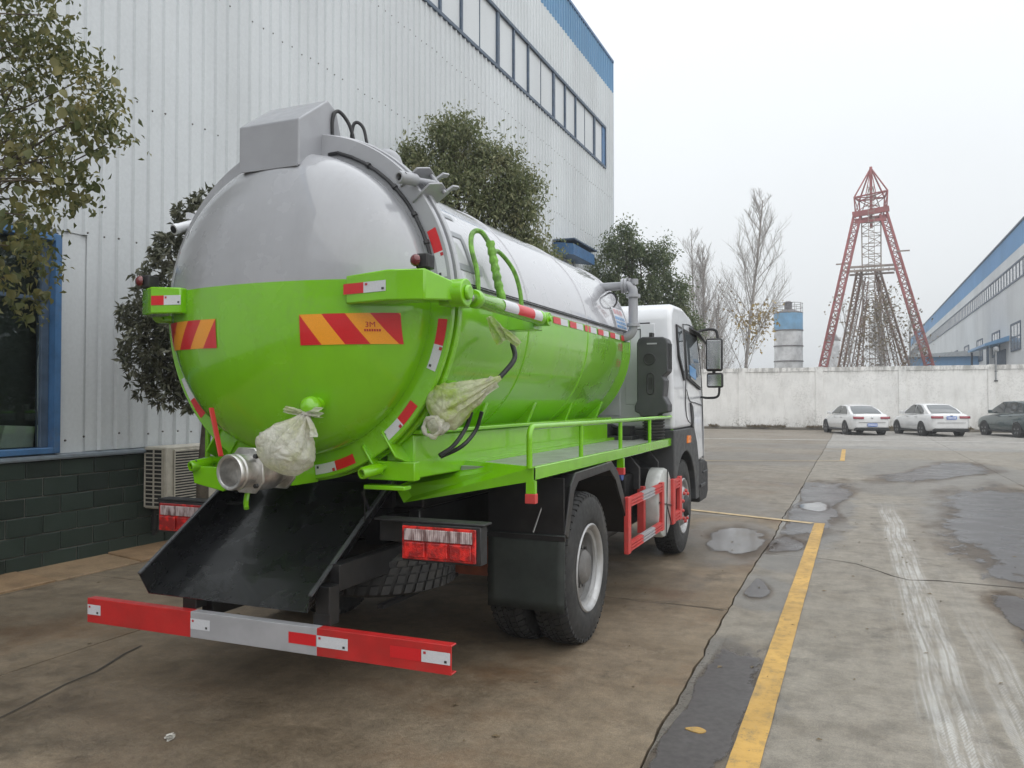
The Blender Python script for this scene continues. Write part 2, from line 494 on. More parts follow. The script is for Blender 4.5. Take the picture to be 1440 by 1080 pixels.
def flag_mat():
    g = G('flagstone'); p = g.pos()
    n = g.noise(p, 1.4, 6, .6); f = g.noise(p, 40, 5, .7)
    c = g.mix(n, (0.25, 0.175, 0.10), (0.33, 0.25, 0.165))
    c = g.mix(g.map(g.rand(), 0, 1, 0, 0.6), c, (0.30, 0.17, 0.08))
    c = g.mul(c, g.map(f, .3, .7, .85, 1.12))
    c = g.mul(c, g.map(g.noise(p, 4, 5), 0.4, 0.7, 1.05, 0.7))
    g.set(color=c, rough=0.6, normal=g.bump(f, .4, .004)); return g.m
M['flag'] = flag_mat()

# ------------------------------------------------------------------ ground: base sheet, slabs, markings, puddles
gm = MB().add([(-700, -60, -0.035), (700, -60, -0.035), (700, 900, -0.035), (-700, 900, -0.035)], [(0, 1, 2, 3)])
ground = gm.build('ground', M['dirt'], smooth=None, kind='structure')
far = MB().add([(-700, 47.9, -0.028), (700, 47.9, -0.028), (700, 900, -0.028), (-700, 900, -0.028)], [(0, 1, 2, 3)])
far.build('yard', M['conc_far'], smooth=None, kind='structure')

def jline(a, b, amp, step=0.35, seed=0):
    """a crack-like line from a to b (2D)"""
    a, b = Vector(a), Vector(b)
    n = max(2, int((b - a).length / step)); d = (b - a).normalized(); pn = Vector((-d.y, d.x))
    out = []
    for i in range(n + 1):
        p = a.lerp(b, i / n)
        w = amp * (mnoise.noise(Vector((p.x * 0.8 + seed, p.y * 0.8, 3.1))) + 0.7 * mnoise.noise(Vector((p.x * 3.7, p.y * 3.7 + seed, 1.7))) + 0.45 * mnoise.noise(Vector((p.x * 9.1, p.y * 9.1, seed))))
        out.append(p + pn * w)
    return out

XL = [-26, -16.5, -11.5, -6.72, -4.78, -0.92, 3.0, 7.0, 11.0, 15.0, 19.0, 23.0, 33.0]
YJ = {0: [-8, 48], 1: [-8, 48], 2: [-8, 20, 34, 48], 3: [-8, 0.4, 5.6, 10.8, 16, 21, 26, 31, 36, 42, 48], 4: [-8, 1.45, 6.65, 11.9, 17.1, 22.3, 27.5, 32.7, 38, 43, 48],
      5: [-8, 2.9, 8.6, 14.4, 19.6, 24.8, 30, 35.2, 41, 48], 6: [-8, 3.1, 8.3, 13.6, 19.0, 24.6, 30, 35.2, 41, 48]}
def xline(k, y0, y1):
    amp = 0.030 if XL[k] == -0.92 else 0.012
    ys = np.arange(-8, 48.01, 0.13 if k == 5 else 0.4)
    out = []
    for y in sorted(set([y0, y1] + [float(v) for v in ys if y0 < v < y1])):
        w = amp * (mnoise.noise(Vector((k * 7.3, y * 0.5, 0))) + 0.5 * mnoise.noise(Vector((k * 3.3, y * 2.7, 5))) + (0.35 * mnoise.noise(Vector((k * 1.3, y * 9, 8))) if k == 5 else 0)) if abs(XL[k]) < 12 else 0
        out.append(Vector((XL[k] + w, y)))
    return out
CRACK = [(-0.92, 9.22), (-0.70, 9.18), (-0.44, 9.18), (-0.2, 9.10), (0.01, 8.99), (0.2, 8.72), (0.33, 8.50), (0.46, 8.37), (0.7, 8.44), (1.0, 8.42), (1.38, 8.40), (2.0, 8.46), (2.6, 8.52), (3.0, 8.5)]
def yline(col, y):
    x0, x1 = XL[col], XL[col + 1]
    if col == 5 and abs(y - 8.6) < 0.01: return [Vector(p) for p in CRACK]
    if y in (-8, 48): return [Vector((x0, y)), Vector((x1, y))]
    return jline((x0, y), (x1, y), 0.035 if col == 4 and y < 8 else 0.015, 0.3, col * 3.1 + y)
def inset(poly, d):
    """shrink a polygon towards its own inside by about d"""
    n = len(poly); out = []
    ar = sum(poly[i].x * poly[(i + 1) % n].y - poly[(i + 1) % n].x * poly[i].y for i in range(n))
    sgn = 1 if ar > 0 else -1
    for i in range(n):
        a, b, c = poly[i - 1], poly[i], poly[(i + 1) % n]
        d1, d2 = (b - a), (c - b)
        if d1.length < 1e-6: d1 = d2
        if d2.length < 1e-6: d2 = d1
        d1, d2 = d1.normalized(), d2.normalized()
        n1, n2 = Vector((-d1.y, d1.x)) * sgn, Vector((-d2.y, d2.x)) * sgn
        k = n1 + n2
        k = k / max(0.35, k.dot(n1)) if k.length > 1e-4 else n1
        out.append(b + k * d)
    return out
for col in range(len(XL) - 1):
    ys = YJ.get(col, YJ[6])
    for i in range(len(ys) - 1):
        bot, top = yline(col, ys[i]), yline(col, ys[i + 1])
        L, Rr = xline(col, bot[0].y, top[0].y), xline(col + 1, bot[-1].y, top[-1].y)
        poly = bot[:-1] + Rr[:-1] + list(reversed(top))[:-1] + list(reversed(L))[:-1]
        gap = 0.005
        poly = inset(poly, gap)
        if XL[col + 1] == -0.92:
            poly = [Vector((p.x - 0.004 - 0.010 * mnoise.noise(Vector((p.y * 4, 1, 2))) - 0.006 * mnoise.noise(Vector((p.y * 13, 1, 2))), p.y)) if p.x > -1.1 else p for p in poly]
        mb = MB().prism([(p.x, p.y) for p in poly], 'z', -0.034, 0.0)
        mb.build('concrete_slab', (M['conc_brown'] if ys[i] < 9 else M['conc_mid']) if XL[col + 1] <= -0.9 else (M['conc_grey'] if ys[i] < 30 else M['conc_far']), ground, smooth=None)

def strip(name, pts, w0, w1, z, matl, wob=0.004, kind='structure', parent=None):
    P = [Vector(p) for p in pts]
    vs, fs = [], []
    L = sum((P[i + 1] - P[i]).length for i in range(len(P) - 1))
    seg = []
    for i in range(len(P) - 1):
        n = max(1, int((P[i + 1] - P[i]).length / 0.15))
        seg += [P[i].lerp(P[i + 1], k / n) for k in range(n)]
    seg.append(P[-1])
    for i, p in enumerate(seg):
        a, b = seg[max(0, i - 1)], seg[min(len(seg) - 1, i + 1)]
        d = (b - a).normalized(); nrm = Vector((-d.y, d.x))
        t = i / (len(seg) - 1); w = (w0 + (w1 - w0) * t) / 2
        vs += [(*(p + nrm * (w + wob * mnoise.noise(Vector((p.x * 5, p.y * 5, 1)))))[:2], z), (*(p - nrm * (w + wob * mnoise.noise(Vector((p.x * 5, p.y * 5, 9)))))[:2], z)]
    for i in range(len(seg) - 1): fs.append((2 * i, 2 * i + 1, 2 * i + 3, 2 * i + 2))
    return MB().add(vs, fs).build(name, matl, parent, smooth=None, kind=kind)
strip('parking_line', [(-0.47, -4), (-0.475, 3.8), (-0.43, 11.70)], 0.145, 0.135, 0.008, M['yellow_line'])
strip('parking_line', [(-0.52, 11.66), (-2.24, 12.36), (-3.9, 13.03)], 0.13, 0.12, 0.008, M['white_line_far'])
strip('parking_line', [(-0.29, 23.8), (-0.305, 29.3)], 0.12, 0.12, 0.008, M['yellow_line'])
strip('parking_line', [(-0.33, 23.8), (-4.4, 22.2)], 0.10, 0.10, 0.008, M['white_line_far'])
strip('parking_line', [(-9, 34.9), (6.1, 36.7), (16, 37.9)], 0.30, 0.30, 0.008, M['white_line'])

def wobbly(pts, k=5, amp=0.09, seed=0.0):
    P = [Vector((*p, 0)) for p in pts]
    n = len(P); out = []
    for i in range(n):
        a, b, c, d = P[i - 1], P[i], P[(i + 1) % n], P[(i + 2) % n]
        kk = max(k, int((c - b).length / 0.12))
        for j in range(kk):
            t = j / kk
            q = 0.5 * ((2 * b) + (c - a) * t + (2 * a - 5 * b + 4 * c - d) * t * t + (3 * b - a - 3 * c + d) * t ** 3)
            e = amp * (mnoise.noise(Vector((q.x * 1.6 + seed, q.y * 0.8, 0))) + 0.35 * mnoise.noise(Vector((q.x * 5, q.y * 1.8, seed))))
            e2 = amp * 2.2 * mnoise.noise(Vector((q.x * 1.9, q.y * 0.9 + seed, 4)))
            out.append((q.x + e, q.y + e2))
    return out
PUD = [[(-1.6, 9.9), (-1.62, 10.55), (-1.4, 10.92), (-1.12, 10.62), (-0.97, 10.2), (-0.95, 9.4), (-1.08, 8.98), (-1.35, 9.09), (-1.56, 9.55)],
       [(-0.89, 10.17), (-0.72, 10.39), (-0.54, 9.98), (-0.62, 9.5), (-0.87, 9.3)],
       [(-0.86, 16.86), (-0.32, 17.28), (-0.08, 16.01), (-0.21, 13.52), (-0.23, 12.04), (-0.38, 11.51), (-0.48, 10.6), (-0.87, 10.95), (-0.88, 12.45), (-0.87, 14.08)],
       [(1.55, 15.88), (2.06, 17.2), (2.85, 17.0), (2.9, 12.6), (2.6, 9.5), (1.9, 8.75), (1.3, 8.9), (1.17, 9.6), (1.19, 10.6), (1.08, 12.27), (1.31, 13.03), (1.36, 14.18)],
       [(0.56, 18.96), (1.4, 21.6), (2.3, 24.3), (2.84, 23.68), (2.8, 21.15), (2.02, 19.97), (1.09, 18.43)],
       [(-0.88, 7.61), (-0.84, 7.87), (-0.72, 7.58), (-0.68, 7.33), (-0.78, 7.1), (-0.88, 7.22)],
       [(3.3, 12.0), (4.0, 14.8), (5.2, 15.0), (5.3, 11.6), (4.2, 10.4)],
       [(-0.74, 13.2), (-.45, 13.05), (-.36, 13.6), (-.55, 13.95), (-.76, 13.7)],
       [(-0.85, 5.35), (-.78, 5.55), (-.63, 5.42), (-.57, 5.30), (-.565, 4.4), (-.57, 2.9), (-.86, 2.9), (-.87, 4.2)],
       [(1.05, 7.9), (1.35, 7.95), (1.8, 7.0), (1.6, 6.3), (1.15, 6.4), (1.08, 7.0)]]
PKIND = ['puddle', 'damp', 'damp', 'damp', 'damp', 'damp', 'puddle', 'puddle', 'damp_dark', 'damp_dark']
for i, p in enumerate(PUD):
    rim_ = wobbly(p, seed=i * 3.3, amp=0.05 if i in (5, 1) else 0.10)
    cx_ = sum(q[0] for q in rim_) / len(rim_); cy_ = sum(q[1] for q in rim_) / len(rim_)
    mb = MB(); mb.uv = {}; n_ = len(rim_)
    for f_, e_ in ((1.45, 0.0), (1.05, .35), (0.75, .65), (0.45, .9)):
        for q in rim_:
            mb.uv[len(mb.v)] = (e_, 0.0); mb.v.append((cx_ + (q[0] - cx_) * f_ if not (abs(q[0] + 0.88) < 0.06 and f_ > 1) else q[0], cy_ + (q[1] - cy_) * f_, 0.0035))
    mb.uv[len(mb.v)] = (1.0, 0.0); mb.v.append((cx_, cy_, 0.0035))
    for r_ in range(3):
        for k in range(n_): mb.f.append((r_ * n_ + k, r_ * n_ + (k + 1) % n_, (r_ + 1) * n_ + (k + 1) % n_, (r_ + 1) * n_ + k)); mb.mi.append(0)
    for k in range(n_): mb.f.append((3 * n_ + k, 3 * n_ + (k + 1) % n_, 4 * n_)); mb.mi.append(0)
    mb.v = [(x, y, z + (0.001 if PKIND[i] == 'puddle' else 0.0) + 0.00012 * i) for x, y, z in mb.v]
    mb.build('puddle', M[PKIND[i]], smooth=None, kind='structure')
strip('crack', CRACK[2:], 0.010, 0.026, 0.004, M['dirt'], 0.010, None, ground)
strip('crack', [(-1.85, 6.66), (-1.6, 6.62), (-1.3, 6.64), (-0.96, 6.60)], 0.006, 0.016, 0.004, M['dirt'], 0.008, None, ground)
strip('crack', [(-4.10, 2.75), (-4.17, 3.05), (-4.27, 3.4), (-4.29, 3.62), (-4.42, 3.95), (-4.46, 4.12)], 0.012, 0.022, 0.004, M['dirt'], 0.006, None, ground)

# flagstone footpath along the factory wall
fp = MB().add([(-7.44, -8, -0.01), (-6.73, -8, -0.01), (-6.73, 26.4, -0.01), (-7.44, 26.4, -0.01)], [(0, 1, 2, 3)]).build('footpath', M['dirt'], smooth=None, kind='structure')
y = -7.9; k = 0
while y < 26:
    L = 1.02
    a = 0.04 * math.sin(k * 2.1)
    q = [(-7.425, y + 0.012), (-6.745, y - 0.14 + a + 0.012), (-6.745 + 0.01 * math.sin(k * 5), y + L - 0.14 + 0.04 * math.sin((k + 1) * 2.1)), (-7.425, y + L - 0.004)]
    MB().prism(q, 'z', -0.01, 0.020 + 0.006 * math.sin(k * 3.7)).build('paving_slab', M['flag'], fp, bevel=0.006, seg=1, smooth=None)
    y += L; k += 1
# ------------------------------------------------------------------ factory building on the left
XB = -7.45
def cladding(name, col, dirt=0.25):
    g = G(name); P = g.pos()
    n = g.noise(g.scalev(P, 1, 1, 0.12), 2.6, 6, 0.65)       # rain streaks
    big = g.noise(P, 0.35, 3)
    c = g.mul(col, g.map(big, 0.3, 0.7, 0.95, 1.05))
    c = g.mul(c, g.map(g.rand(), 0, 1, 0.965, 1.03))
    st = g.map(n, 0.55, 0.8, 0, 0.55)
    X, Y, Z = g.xyz(P)
    low = g.map(Z, 2.6, 1.1, 0.25, 1.0)                       # splash dirt builds up above the plinth
    c = g.mix(g.math('MULTIPLY', g.math('MULTIPLY', st, low), dirt * 1.6), c, (0.26, 0.23, 0.18))
    c = g.mul(c, g.map(g.noise(P, 28, 3), .3, .7, .97, 1.03))
    g.set(color=c, rough=g.map(n, .3, .7, .38, .52), spec=0.4)
    return g.m
M['clad'] = cladding('grey_cladding', (0.575, 0.60, 0.615))
M['clad_blue'] = cladding('blue_cladding', (0.125, 0.27, 0.44), 0.1)
M['blue_trim'] = simple('blue_trim', (0.050, 0.135, 0.28), 0.45, var=0.15, dirt=0.4)
M['dark_trim'] = simple('dark_blue_frame', (0.055, 0.085, 0.13), 0.5, var=0.2)
M['screw'] = simple('screw_head', (0.12, 0.11, 0.10), 0.6, 0.5)
def glassmat(name, tint, rough=0.03, mixv=0.12):
    g = G(name)
    n = g.noise(g.pos(), 1.3, 4)
    g.set(color=g.mul(tint, g.map(n, .3, .7, .8, 1.2)), rough=g.map(g.noise(g.pos(), 9, 4), .3, .7, rough, rough * 2.2), spec=0.6, coat=0.5, coatr=0.02)
    return g.m
M['pane'] = glassmat('window_glass_grey', (0.30, 0.315, 0.33), 0.12)
def clearglass(name, tint, refl=0.10):
    g = G(name)
    tr = g.n('ShaderNodeBsdfTransparent'); tr.inputs[0].default_value = (*tint, 1)
    gl = g.n('ShaderNodeBsdfGlossy'); gl.inputs['Roughness'].default_value = 0.02; gl.inputs['Color'].default_value = (0.9, 0.93, 0.95, 1)
    fr = g.n('ShaderNodeFresnel'); fr.inputs['IOR'].default_value = 1.5
    ms = g.n('ShaderNodeMixShader')
    g.put(ms.inputs[0], g.math('MAXIMUM', fr.outputs[0], refl)); g.t.links.new(tr.outputs[0], ms.inputs[1]); g.t.links.new(gl.outputs[0], ms.inputs[2])
    g.t.links.new(ms.outputs[0], g.out.inputs['Surface'])
    return g.m
M['dark_pane'] = clearglass('tinted_glass', (0.80, 0.86, 0.84), 0.06)

fac = thing('factory_building', (XB, 12.0, 0), 'tall pale grey ribbed factory with green stone plinth and dark window band, left', 'factory', 'steel clad factory halls')
Y0F, Y1F = -9.0, 26.45
WY1 = 5.80; WY0 = 2.6; WZ0, WZ1 = 1.13, 3.34          # ground-floor window opening
SZ0, SZ1 = 9.28, 10.56; SY1 = 25.5                    # high window band
def ribbed(width, z0, z1, ribs=4):
    """one sheet in local coordinates: y across, x outwards, z up"""
    mb = MB(); pts = []
    p = width / ribs
    for k in range(ribs):
        a = k * p
        pts += [(a, 0.0), (a + p - 0.062, 0.0), (a + p - 0.046, 0.032), (a + p - 0.018, 0.032), (a + p - 0.002, 0.0)]
    pts.append((width, 0.0))
    # shallow pencil rib between
    vs = [(x, yy, z0) for yy, x in pts] + [(x, yy, z1) for yy, x in pts]
    n = len(pts)
    mb.add(vs, [(i, i + 1, n + i + 1, n + i) for i in range(n - 1)])
    return mb
PW = 0.84
cache = {}
def panel(y, z0, z1, ribs, matl, dz=0.0):
    key = (round(z0, 2), round(z1, 2), ribs, matl.name)
    if key not in cache:
        me = ribbed(PW / 4 * ribs, z0, z1, ribs).mesh('wall_panel', matl, None)
        cache[key] = me
    return link('wall_panel', cache[key], fac, world=True, loc=(XB, y, 0))
y = Y0F
while y < Y1F - 0.02:
    ribs = 4 if y + PW <= Y1F + 0.02 else max(1, int(round((Y1F - y) / 0.21)))
    y2 = y + ribs * 0.21
    top = SZ0 if y < SY1 - 0.05 else None
    inwin = WY0 - 0.05 < y + 0.1 < WY1 - 0.1
    low = WZ1 + 0.06 if inwin else 1.13
    if y < SY1 - 0.3:
        panel(y, low, SZ0 - 0.03, ribs, M['clad'])
        panel(y, SZ1 + 0.03, 12.06, ribs, M['clad'])
    else:
        panel(y, low, 12.06, ribs, M['clad'])
    panel(y, 12.065, 13.08, ribs, M['clad_blue'])
    y = y2
# backing wall, ends, roof
mb = MB().box(XB - 12, XB - 0.30, Y0F, Y1F - 0.03, 0, 13.0)
mb.build('hall_core', M['clad'], fac, smooth=None)
bk = MB()
bk.box(XB - 0.28, XB - 0.012, Y0F, WY0, 0.05, 13.0); bk.box(XB - 0.28, XB - 0.012, WY1, Y1F - 0.02, 0.05, 13.0)
bk.box(XB - 0.28, XB - 0.012, WY0, WY1, 0.05, WZ0 - 0.03); bk.box(XB - 0.28, XB - 0.012, WY0, WY1, WZ1 + 0.03, 13.0)
bk.build('wall', M['clad'], fac, smooth=None)
tr = MB().box(XB - 0.05, XB + 0.045, Y0F, Y1F + 0.06, 13.08, 13.17)
tr.box(XB - 0.06, XB + 0.03, Y1F, Y1F + 0.06, 1.12, 13.08)
tr.build('edge_trim', M['blue_trim'], fac, bevel=0.006, seg=1, smooth=None)
# unseen block added behind the viewer to shape the dome's reflection
MB().box(-30, 1.5, -34, -22, 0, 11.5).build('reflection_block', M['clad'], fac, smooth=None)
MB().box(-29.9, 1.4, -21.99, -21.9, 5.5, 8.0).build('window_band_frame', M['dark_trim'], fac, smooth=None)  # dark band on the added reflection block
# screws along the girts
sc_ = MB()
for zz in (1.28, 3.42, 5.0, 6.75, 8.4):
    yy = Y0F + 0.21 - 0.03
    while yy < Y1F:
        if random.random() < 0.93 and not (zz < 1.5 and WY0 < yy < WY1) and abs(zz - 3.42 + 0) < 99:
            jy, jz = random.uniform(-.015, .015), random.uniform(-.02, .02)
            zt = zz + 0.02 * math.sin(yy)
            sc_.tube([(XB + 0.028, yy + jy, zt + jz), (XB + 0.042, yy + jy, zt + jz)], [0.013, 0.008], 6)
        yy += 0.21
sc_.build('screws', M['screw'], fac, smooth=None, kind='stuff')

# high window band: frame, mullions, panes
fr = MB()
fr.box(XB - 0.10, XB + 0.05, Y0F, SY1 + 0.05, SZ0 - 0.06, SZ0 + 0.02)
fr.box(XB - 0.10, XB + 0.05, Y0F, SY1 + 0.05, SZ1 - 0.02, SZ1 + 0.06)
fr.box(XB - 0.10, XB + 0.05, SY1 - 0.01, SY1 + 0.05, SZ0 + 0.02, SZ1 - 0.02)
wb = fr.build('window_band_frame', M['dark_trim'], fac, bevel=0.006, seg=1, smooth=None)
MB().box(XB - 0.095, XB + 0.02, SY1 - 0.30, SY1 - 0.012, SZ0 + 0.02, SZ1 - 0.02).build('window_end_panel', M['blue_trim'], wb, smooth=None)
mull_thick = [16.83 + 3.75 * k for k in range(-7, 3)]
edges = []
for t in mull_thick:
    for q in range(4): edges.append((t + q * 0.9375, 0.13 if q == 0 else (0.028 if q == 3 else 0.075)))
edges = [e for e in sorted(edges) if Y0F + 0.1 < e[0] < SY1 - 0.35]
for yy, w in edges:
    MB().box(XB - 0.08, XB + (0.035 if w > 0.05 else 0.0), yy - w / 2, yy + w / 2, SZ0 + 0.02, SZ1 - 0.02).build('mullion', M['dark_trim'], wb, smooth=None)
ey = [(Y0F, 0.0)] + edges + [(SY1 - 0.30, 0.0)]
for (a, wa), (b, wb_) in zip(ey[:-1], ey[1:]):
    mb = MB().box(XB - 0.05 + 0.004 * math.sin(a * 7), XB - 0.035 + 0.004 * math.sin(a * 7), a + wa / 2 + 0.001, b - wb_ / 2 - 0.001, SZ0 + 0.021, SZ1 - 0.021)
    mb.build('pane', M['pane'], wb, smooth=None)

# ground-floor window: deep blue frame, dark glass, pale box inside on the sill
fr = MB()
fr.box(XB - 0.14, XB + 0.05, WY1 - 0.075, WY1, WZ0, WZ1)
fr.box(XB - 0.14, XB + 0.05, WY0, WY0 + 0.075, WZ0, WZ1)
fr.box(XB - 0.14, XB + 0.05, WY0 + 0.075, WY1 - 0.075, WZ1 - 0.07, WZ1)
fr.box(XB - 0.14, XB + 0.05, WY0 + 0.075, WY1 - 0.075, WZ0, WZ0 + 0.06)
gw = fr.build('window', M['blue_trim'], fac, bevel=0.006, seg=1, smooth=None)
sb = MB()
for yy in (3.7, 4.72): sb.box(XB - 0.12, XB - 0.03, yy - 0.03, yy + 0.03, WZ0 + 0.06, WZ1 - 0.07)
sb.box(XB - 0.12, XB - 0.03, WY0 + 0.075, WY1 - 0.075, 2.66, 2.70)
sb.box(XB - 0.115, XB - 0.035, WY1 - 0.16, WY1 - 0.076, WZ0 + 0.06, 2.66); sb.box(XB - 0.115, XB - 0.035, WY1 - 0.16, WY1 - 0.076, 2.70, WZ1 - 0.07)
sb.build('sash', M['dark_trim'], gw, bevel=0.004, seg=1, smooth=None)
for a, b in ((WY0 + 0.076, 3.669), (3.731, 4.689), (4.751, WY1 - 0.161)):
    for c, d in ((WZ0 + 0.061, 2.659), (2.701, WZ1 - 0.071)):
        MB().box(XB - 0.078, XB - 0.070, a, b, c, d).build('pane', M['dark_pane'], gw, smooth=None)
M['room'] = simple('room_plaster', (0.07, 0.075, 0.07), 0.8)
M['card'] = simple('cardboard_pale', (0.85, 0.83, 0.75), 0.8)
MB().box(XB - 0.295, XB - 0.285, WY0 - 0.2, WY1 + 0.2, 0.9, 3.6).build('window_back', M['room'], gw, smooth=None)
bx = MB().prism([(5.30, 1.195), (5.66, 1.195), (5.68, 1.40), (5.36, 1.42)], 'x', XB - 0.24, XB - 0.16).build('storage_box', M['card'], None, bevel=0.008, smooth=None)
bx.location = (0, 0, 0)
tag(bx, 'pale cardboard box standing inside the blue framed window', 'box')

# plinth of green stone blocks with a sill cap
def stone(name):
    g = G(name); p = g.pos()
    n = g.noise(p, 7, 6, .65); f = g.noise(p, 90, 3, .7)
    c = g.mix(n, (0.014, 0.024, 0.019), (0.030, 0.046, 0.037))
    c = g.mul(c, g.map(g.rand(), 0, 1, 0.75, 1.2))
    c = g.mix(g.map(f, 0.6, 0.75, 0, 0.35), c, (0.13, 0.15, 0.13))
    g.set(color=c, rough=g.map(n, .3, .7, .42, .6), normal=g.bump(g.math('ADD', n, g.math('MULTIPLY', f, .4)), .35, .006), spec=0.4)
    return g.m
M['stone'] = stone('green_stone')
g = G('pale_mortar'); g.set(color=g.mix(g.noise(g.pos(), 15, 4), (0.16, 0.16, 0.14), (0.26, 0.25, 0.22)), rough=0.9); M['mortar'] = g.m
M['cap'] = simple('sill_cap', (0.16, 0.19, 0.22), 0.45, var=0.15, dirt=0.5)
pl = MB().box(XB - 0.011, XB + 0.018, Y0F, Y1F, 0.0, 1.075).build('plinth', M['mortar'], fac, smooth=None)
CH, BLN = 0.185, 0.385
bme = {}
rest = MB()
for row in range(6):
    z0 = -0.03 + row * CH; z1 = min(z0 + CH, 1.068)
    y = Y0F + (BLN / 2 if row % 2 else 0)
    k = 0
    while y < Y1F - 0.05:
        L = min(BLN, Y1F - y)
        d = 0.028 + 0.004 * math.sin(row * 5.1 + k * 2.3)
        if 4.4 < y < 10.4:
            key = (row, round(L, 2))
            if key not in bme:
                bme[key] = MB().box(0, 0.030, 0.006, L - 0.006, z0 + 0.005, z1 - 0.005).mesh('stone_block', M['stone'], None)
            link('stone_block', bme[key], fac, bevel=0.006, seg=1, loc=(XB + d - 0.022, y, 0))
        else:
            rest.box(XB + 0.004, XB + d + 0.006, y + 0.006, y + L - 0.006, z0 + 0.005, z1 - 0.005)
        y += BLN; k += 1
rest.build('stone_blocks', M['stone'], fac, smooth=None, kind='stuff')
MB().prism([(XB - 0.012, 1.07), (XB + 0.075, 1.07), (XB + 0.08, 1.085), (XB + 0.076, 1.108), (XB - 0.012, 1.125)], 'y', Y0F, Y1F).build('sill', M['cap'], fac, smooth=None)

# blue canopy over a far door
cn = MB().prism([(XB + 0.035, 5.93), (XB + 0.60, 5.84), (XB + 0.60, 5.55), (XB + 0.55, 5.55), (XB + 0.035, 5.62)], 'y', 20.5, 22.4)
cno = cn.build('door_canopy', M['blue_trim'], fac, smooth=None)
MB().box(XB + 0.033, XB + 0.66, 20.42, 22.48, 5.935, 5.975).build('canopy_cover', M['dark_trim'], cno, smooth=None)

# ------------------------------------------------------------------ air conditioner on the wall
M['ac_white'] = simple('air_conditioner_casing', (0.50, 0.47, 0.40), 0.5, var=0.08, dirt=0.5)
M['black_void'] = simple('dark_grille', (0.015, 0.015, 0.014), 0.6)
M['steel_dark'] = simple('dark_steel', (0.05, 0.05, 0.05), 0.5, 0.4)
ac = thing('air_conditioner', (-7.25, 7.3, 0.42), 'cream outdoor air conditioner unit on the green stone plinth behind the truck', 'air conditioner')
ax0, ax1, ay0, ay1, az0, az1 = -7.405, -7.075, 6.85, 7.75, 0.44, 1.14
mb = MB().box(ax0, ax1, ay0 + 0.012, ay1, az0, az1)
mb.build('casing', M['ac_white'], ac, bevel=0.015)
gl = MB().box(ax0 + 0.02, ax1 - 0.05, ay0 + 0.004, ay0 + 0.016, az0 + 0.03, az1 - 0.03).build('coil', M['black_void'], ac, smooth=None)
gr = MB()
for i in range(15):
    z = az0 + 0.03 + i * (az1 - az0 - 0.06) / 14
    gr.box(ax0 + 0.015, ax1 - 0.045, ay0 - 0.004, ay0 + 0.010, z - 0.006, z + 0.006)
for x in (ax0 + 0.02, (ax0 + ax1) / 2 - 0.015, ax1 - 0.05):
    gr.box(x - 0.008, x + 0.008, ay0 - 0.006, ay0 + 0.008, az0 + 0.02, az1 - 0.02)
gr.build('side_grille', M['ac_white'], ac, smooth=None)
fpn = MB().box(ax1 - 0.002, ax1 + 0.010, ay0 + 0.12, ay1 - 0.25, az0 + 0.05, az1 - 0.05).build('fan_panel', M['black_void'], ac, smooth=None)
fg = MB()
for i in range(20):
    z = az0 + 0.06 + i * 0.0305
    fg.box(ax1 + 0.004, ax1 + 0.018, ay0 + 0.125, ay1 - 0.255, z, z + 0.012)
fg.tube(smoothpath([(ax1 + .012, ay0 + .12, az0 + .09), (ax1 + .012, ay0 + .16, az0 + .05), (ax1 + .012, ay1 - .3, az0 + .05), (ax1 + .012, ay1 - .25, az0 + .1), (ax1 + .012, ay1 - .25, az1 - .1), (ax1 + .012, ay1 - .3, az1 - .05), (ax1 + .012, ay0 + .16, az1 - .05), (ax1 + .012, ay0 + .12, az1 - .1), (ax1 + .012, ay0 + .12, az0 + .09)], 4), 0.009, 6)
fg.build('fan_grille', M['ac_white'], ac, smooth=None)
for yy in (7.0, 7.6):
    br = MB()
    br.bar((XB + 0.03, yy, 0.42), (ax1 - 0.02, yy, 0.42), 0.035); br.bar((XB + 0.05, yy, 0.42), (XB + 0.05, yy, 0.12), 0.035)
    br.bar((XB + 0.05, yy, 0.13), (ax1 - 0.04, yy, 0.42), 0.025)
    br.build('bracket', M['steel_dark'], ac, smooth=None)
# ------------------------------------------------------------------ tanker truck
CX, ZC = -2.95, 2.207            # tank axis
RF, YR = 1.009, 3.852            # flange radius and rear face
RT = 0.885                       # tank radius
GREEN, GREY = (0.176, 0.475, 0.002), (0.36, 0.365, 0.385)
M['green'] = simple('green_paint', GREEN, 0.22, coat=0.6, var=0.06, dirt=0.10, dirtcol=(0.15, 0.17, 0.06))
M['greypaint'] = simple('grey_paint', (0.30, 0.305, 0.325), 0.34, coat=0.3, var=0.05, dirt=0.08)
def two_tone(name, zs, grey, rough):
    g = G(name); P = g.obj()
    X, Y, Z = g.xyz(P)
    n = g.noise(P, 3, 5)
    top = g.mul(grey, g.map(n, .3, .7, .95, 1.05)); bot = g.mul(GREEN, g.map(n, .3, .7, .94, 1.06))
    c = g.mix(g.math('GREATER_THAN', Z, zs), bot, top)
    d = g.math('MULTIPLY', g.map(g.noise(P, 2.1, 6, .65), .45, .75), g.map(g.noise(P, 40, 4), .3, .7))
    c = g.mix(g.math('MULTIPLY', d, 0.16), c, (0.2, 0.19, 0.15))
    run = g.noise(g.scalev(P, 9, 9, 0.35), 1.6, 5, .7)
    c = g.mul(c, g.map(run, 0.45, 0.72, 1.0, 0.955))
    orange = g.noise(P, 160, 1)
    g.set(color=c, rough=g.map(n, .3, .7, rough * .8, rough * 1.2), coat=0.85, coatr=0.03, normal=g.bump(g.math('ADD', g.noise(P, 2.2, 2), g.math('MULTIPLY', orange, 0.010)), 0.05, 0.03))
    return g.m
M['dome'] = two_tone('tank_dome_paint', 2.295, (0.34, 0.345, 0.365), 0.25)
M['tank'] = two_tone('tank_side_paint', 2.300, (0.44, 0.44, 0.465), 0.30)
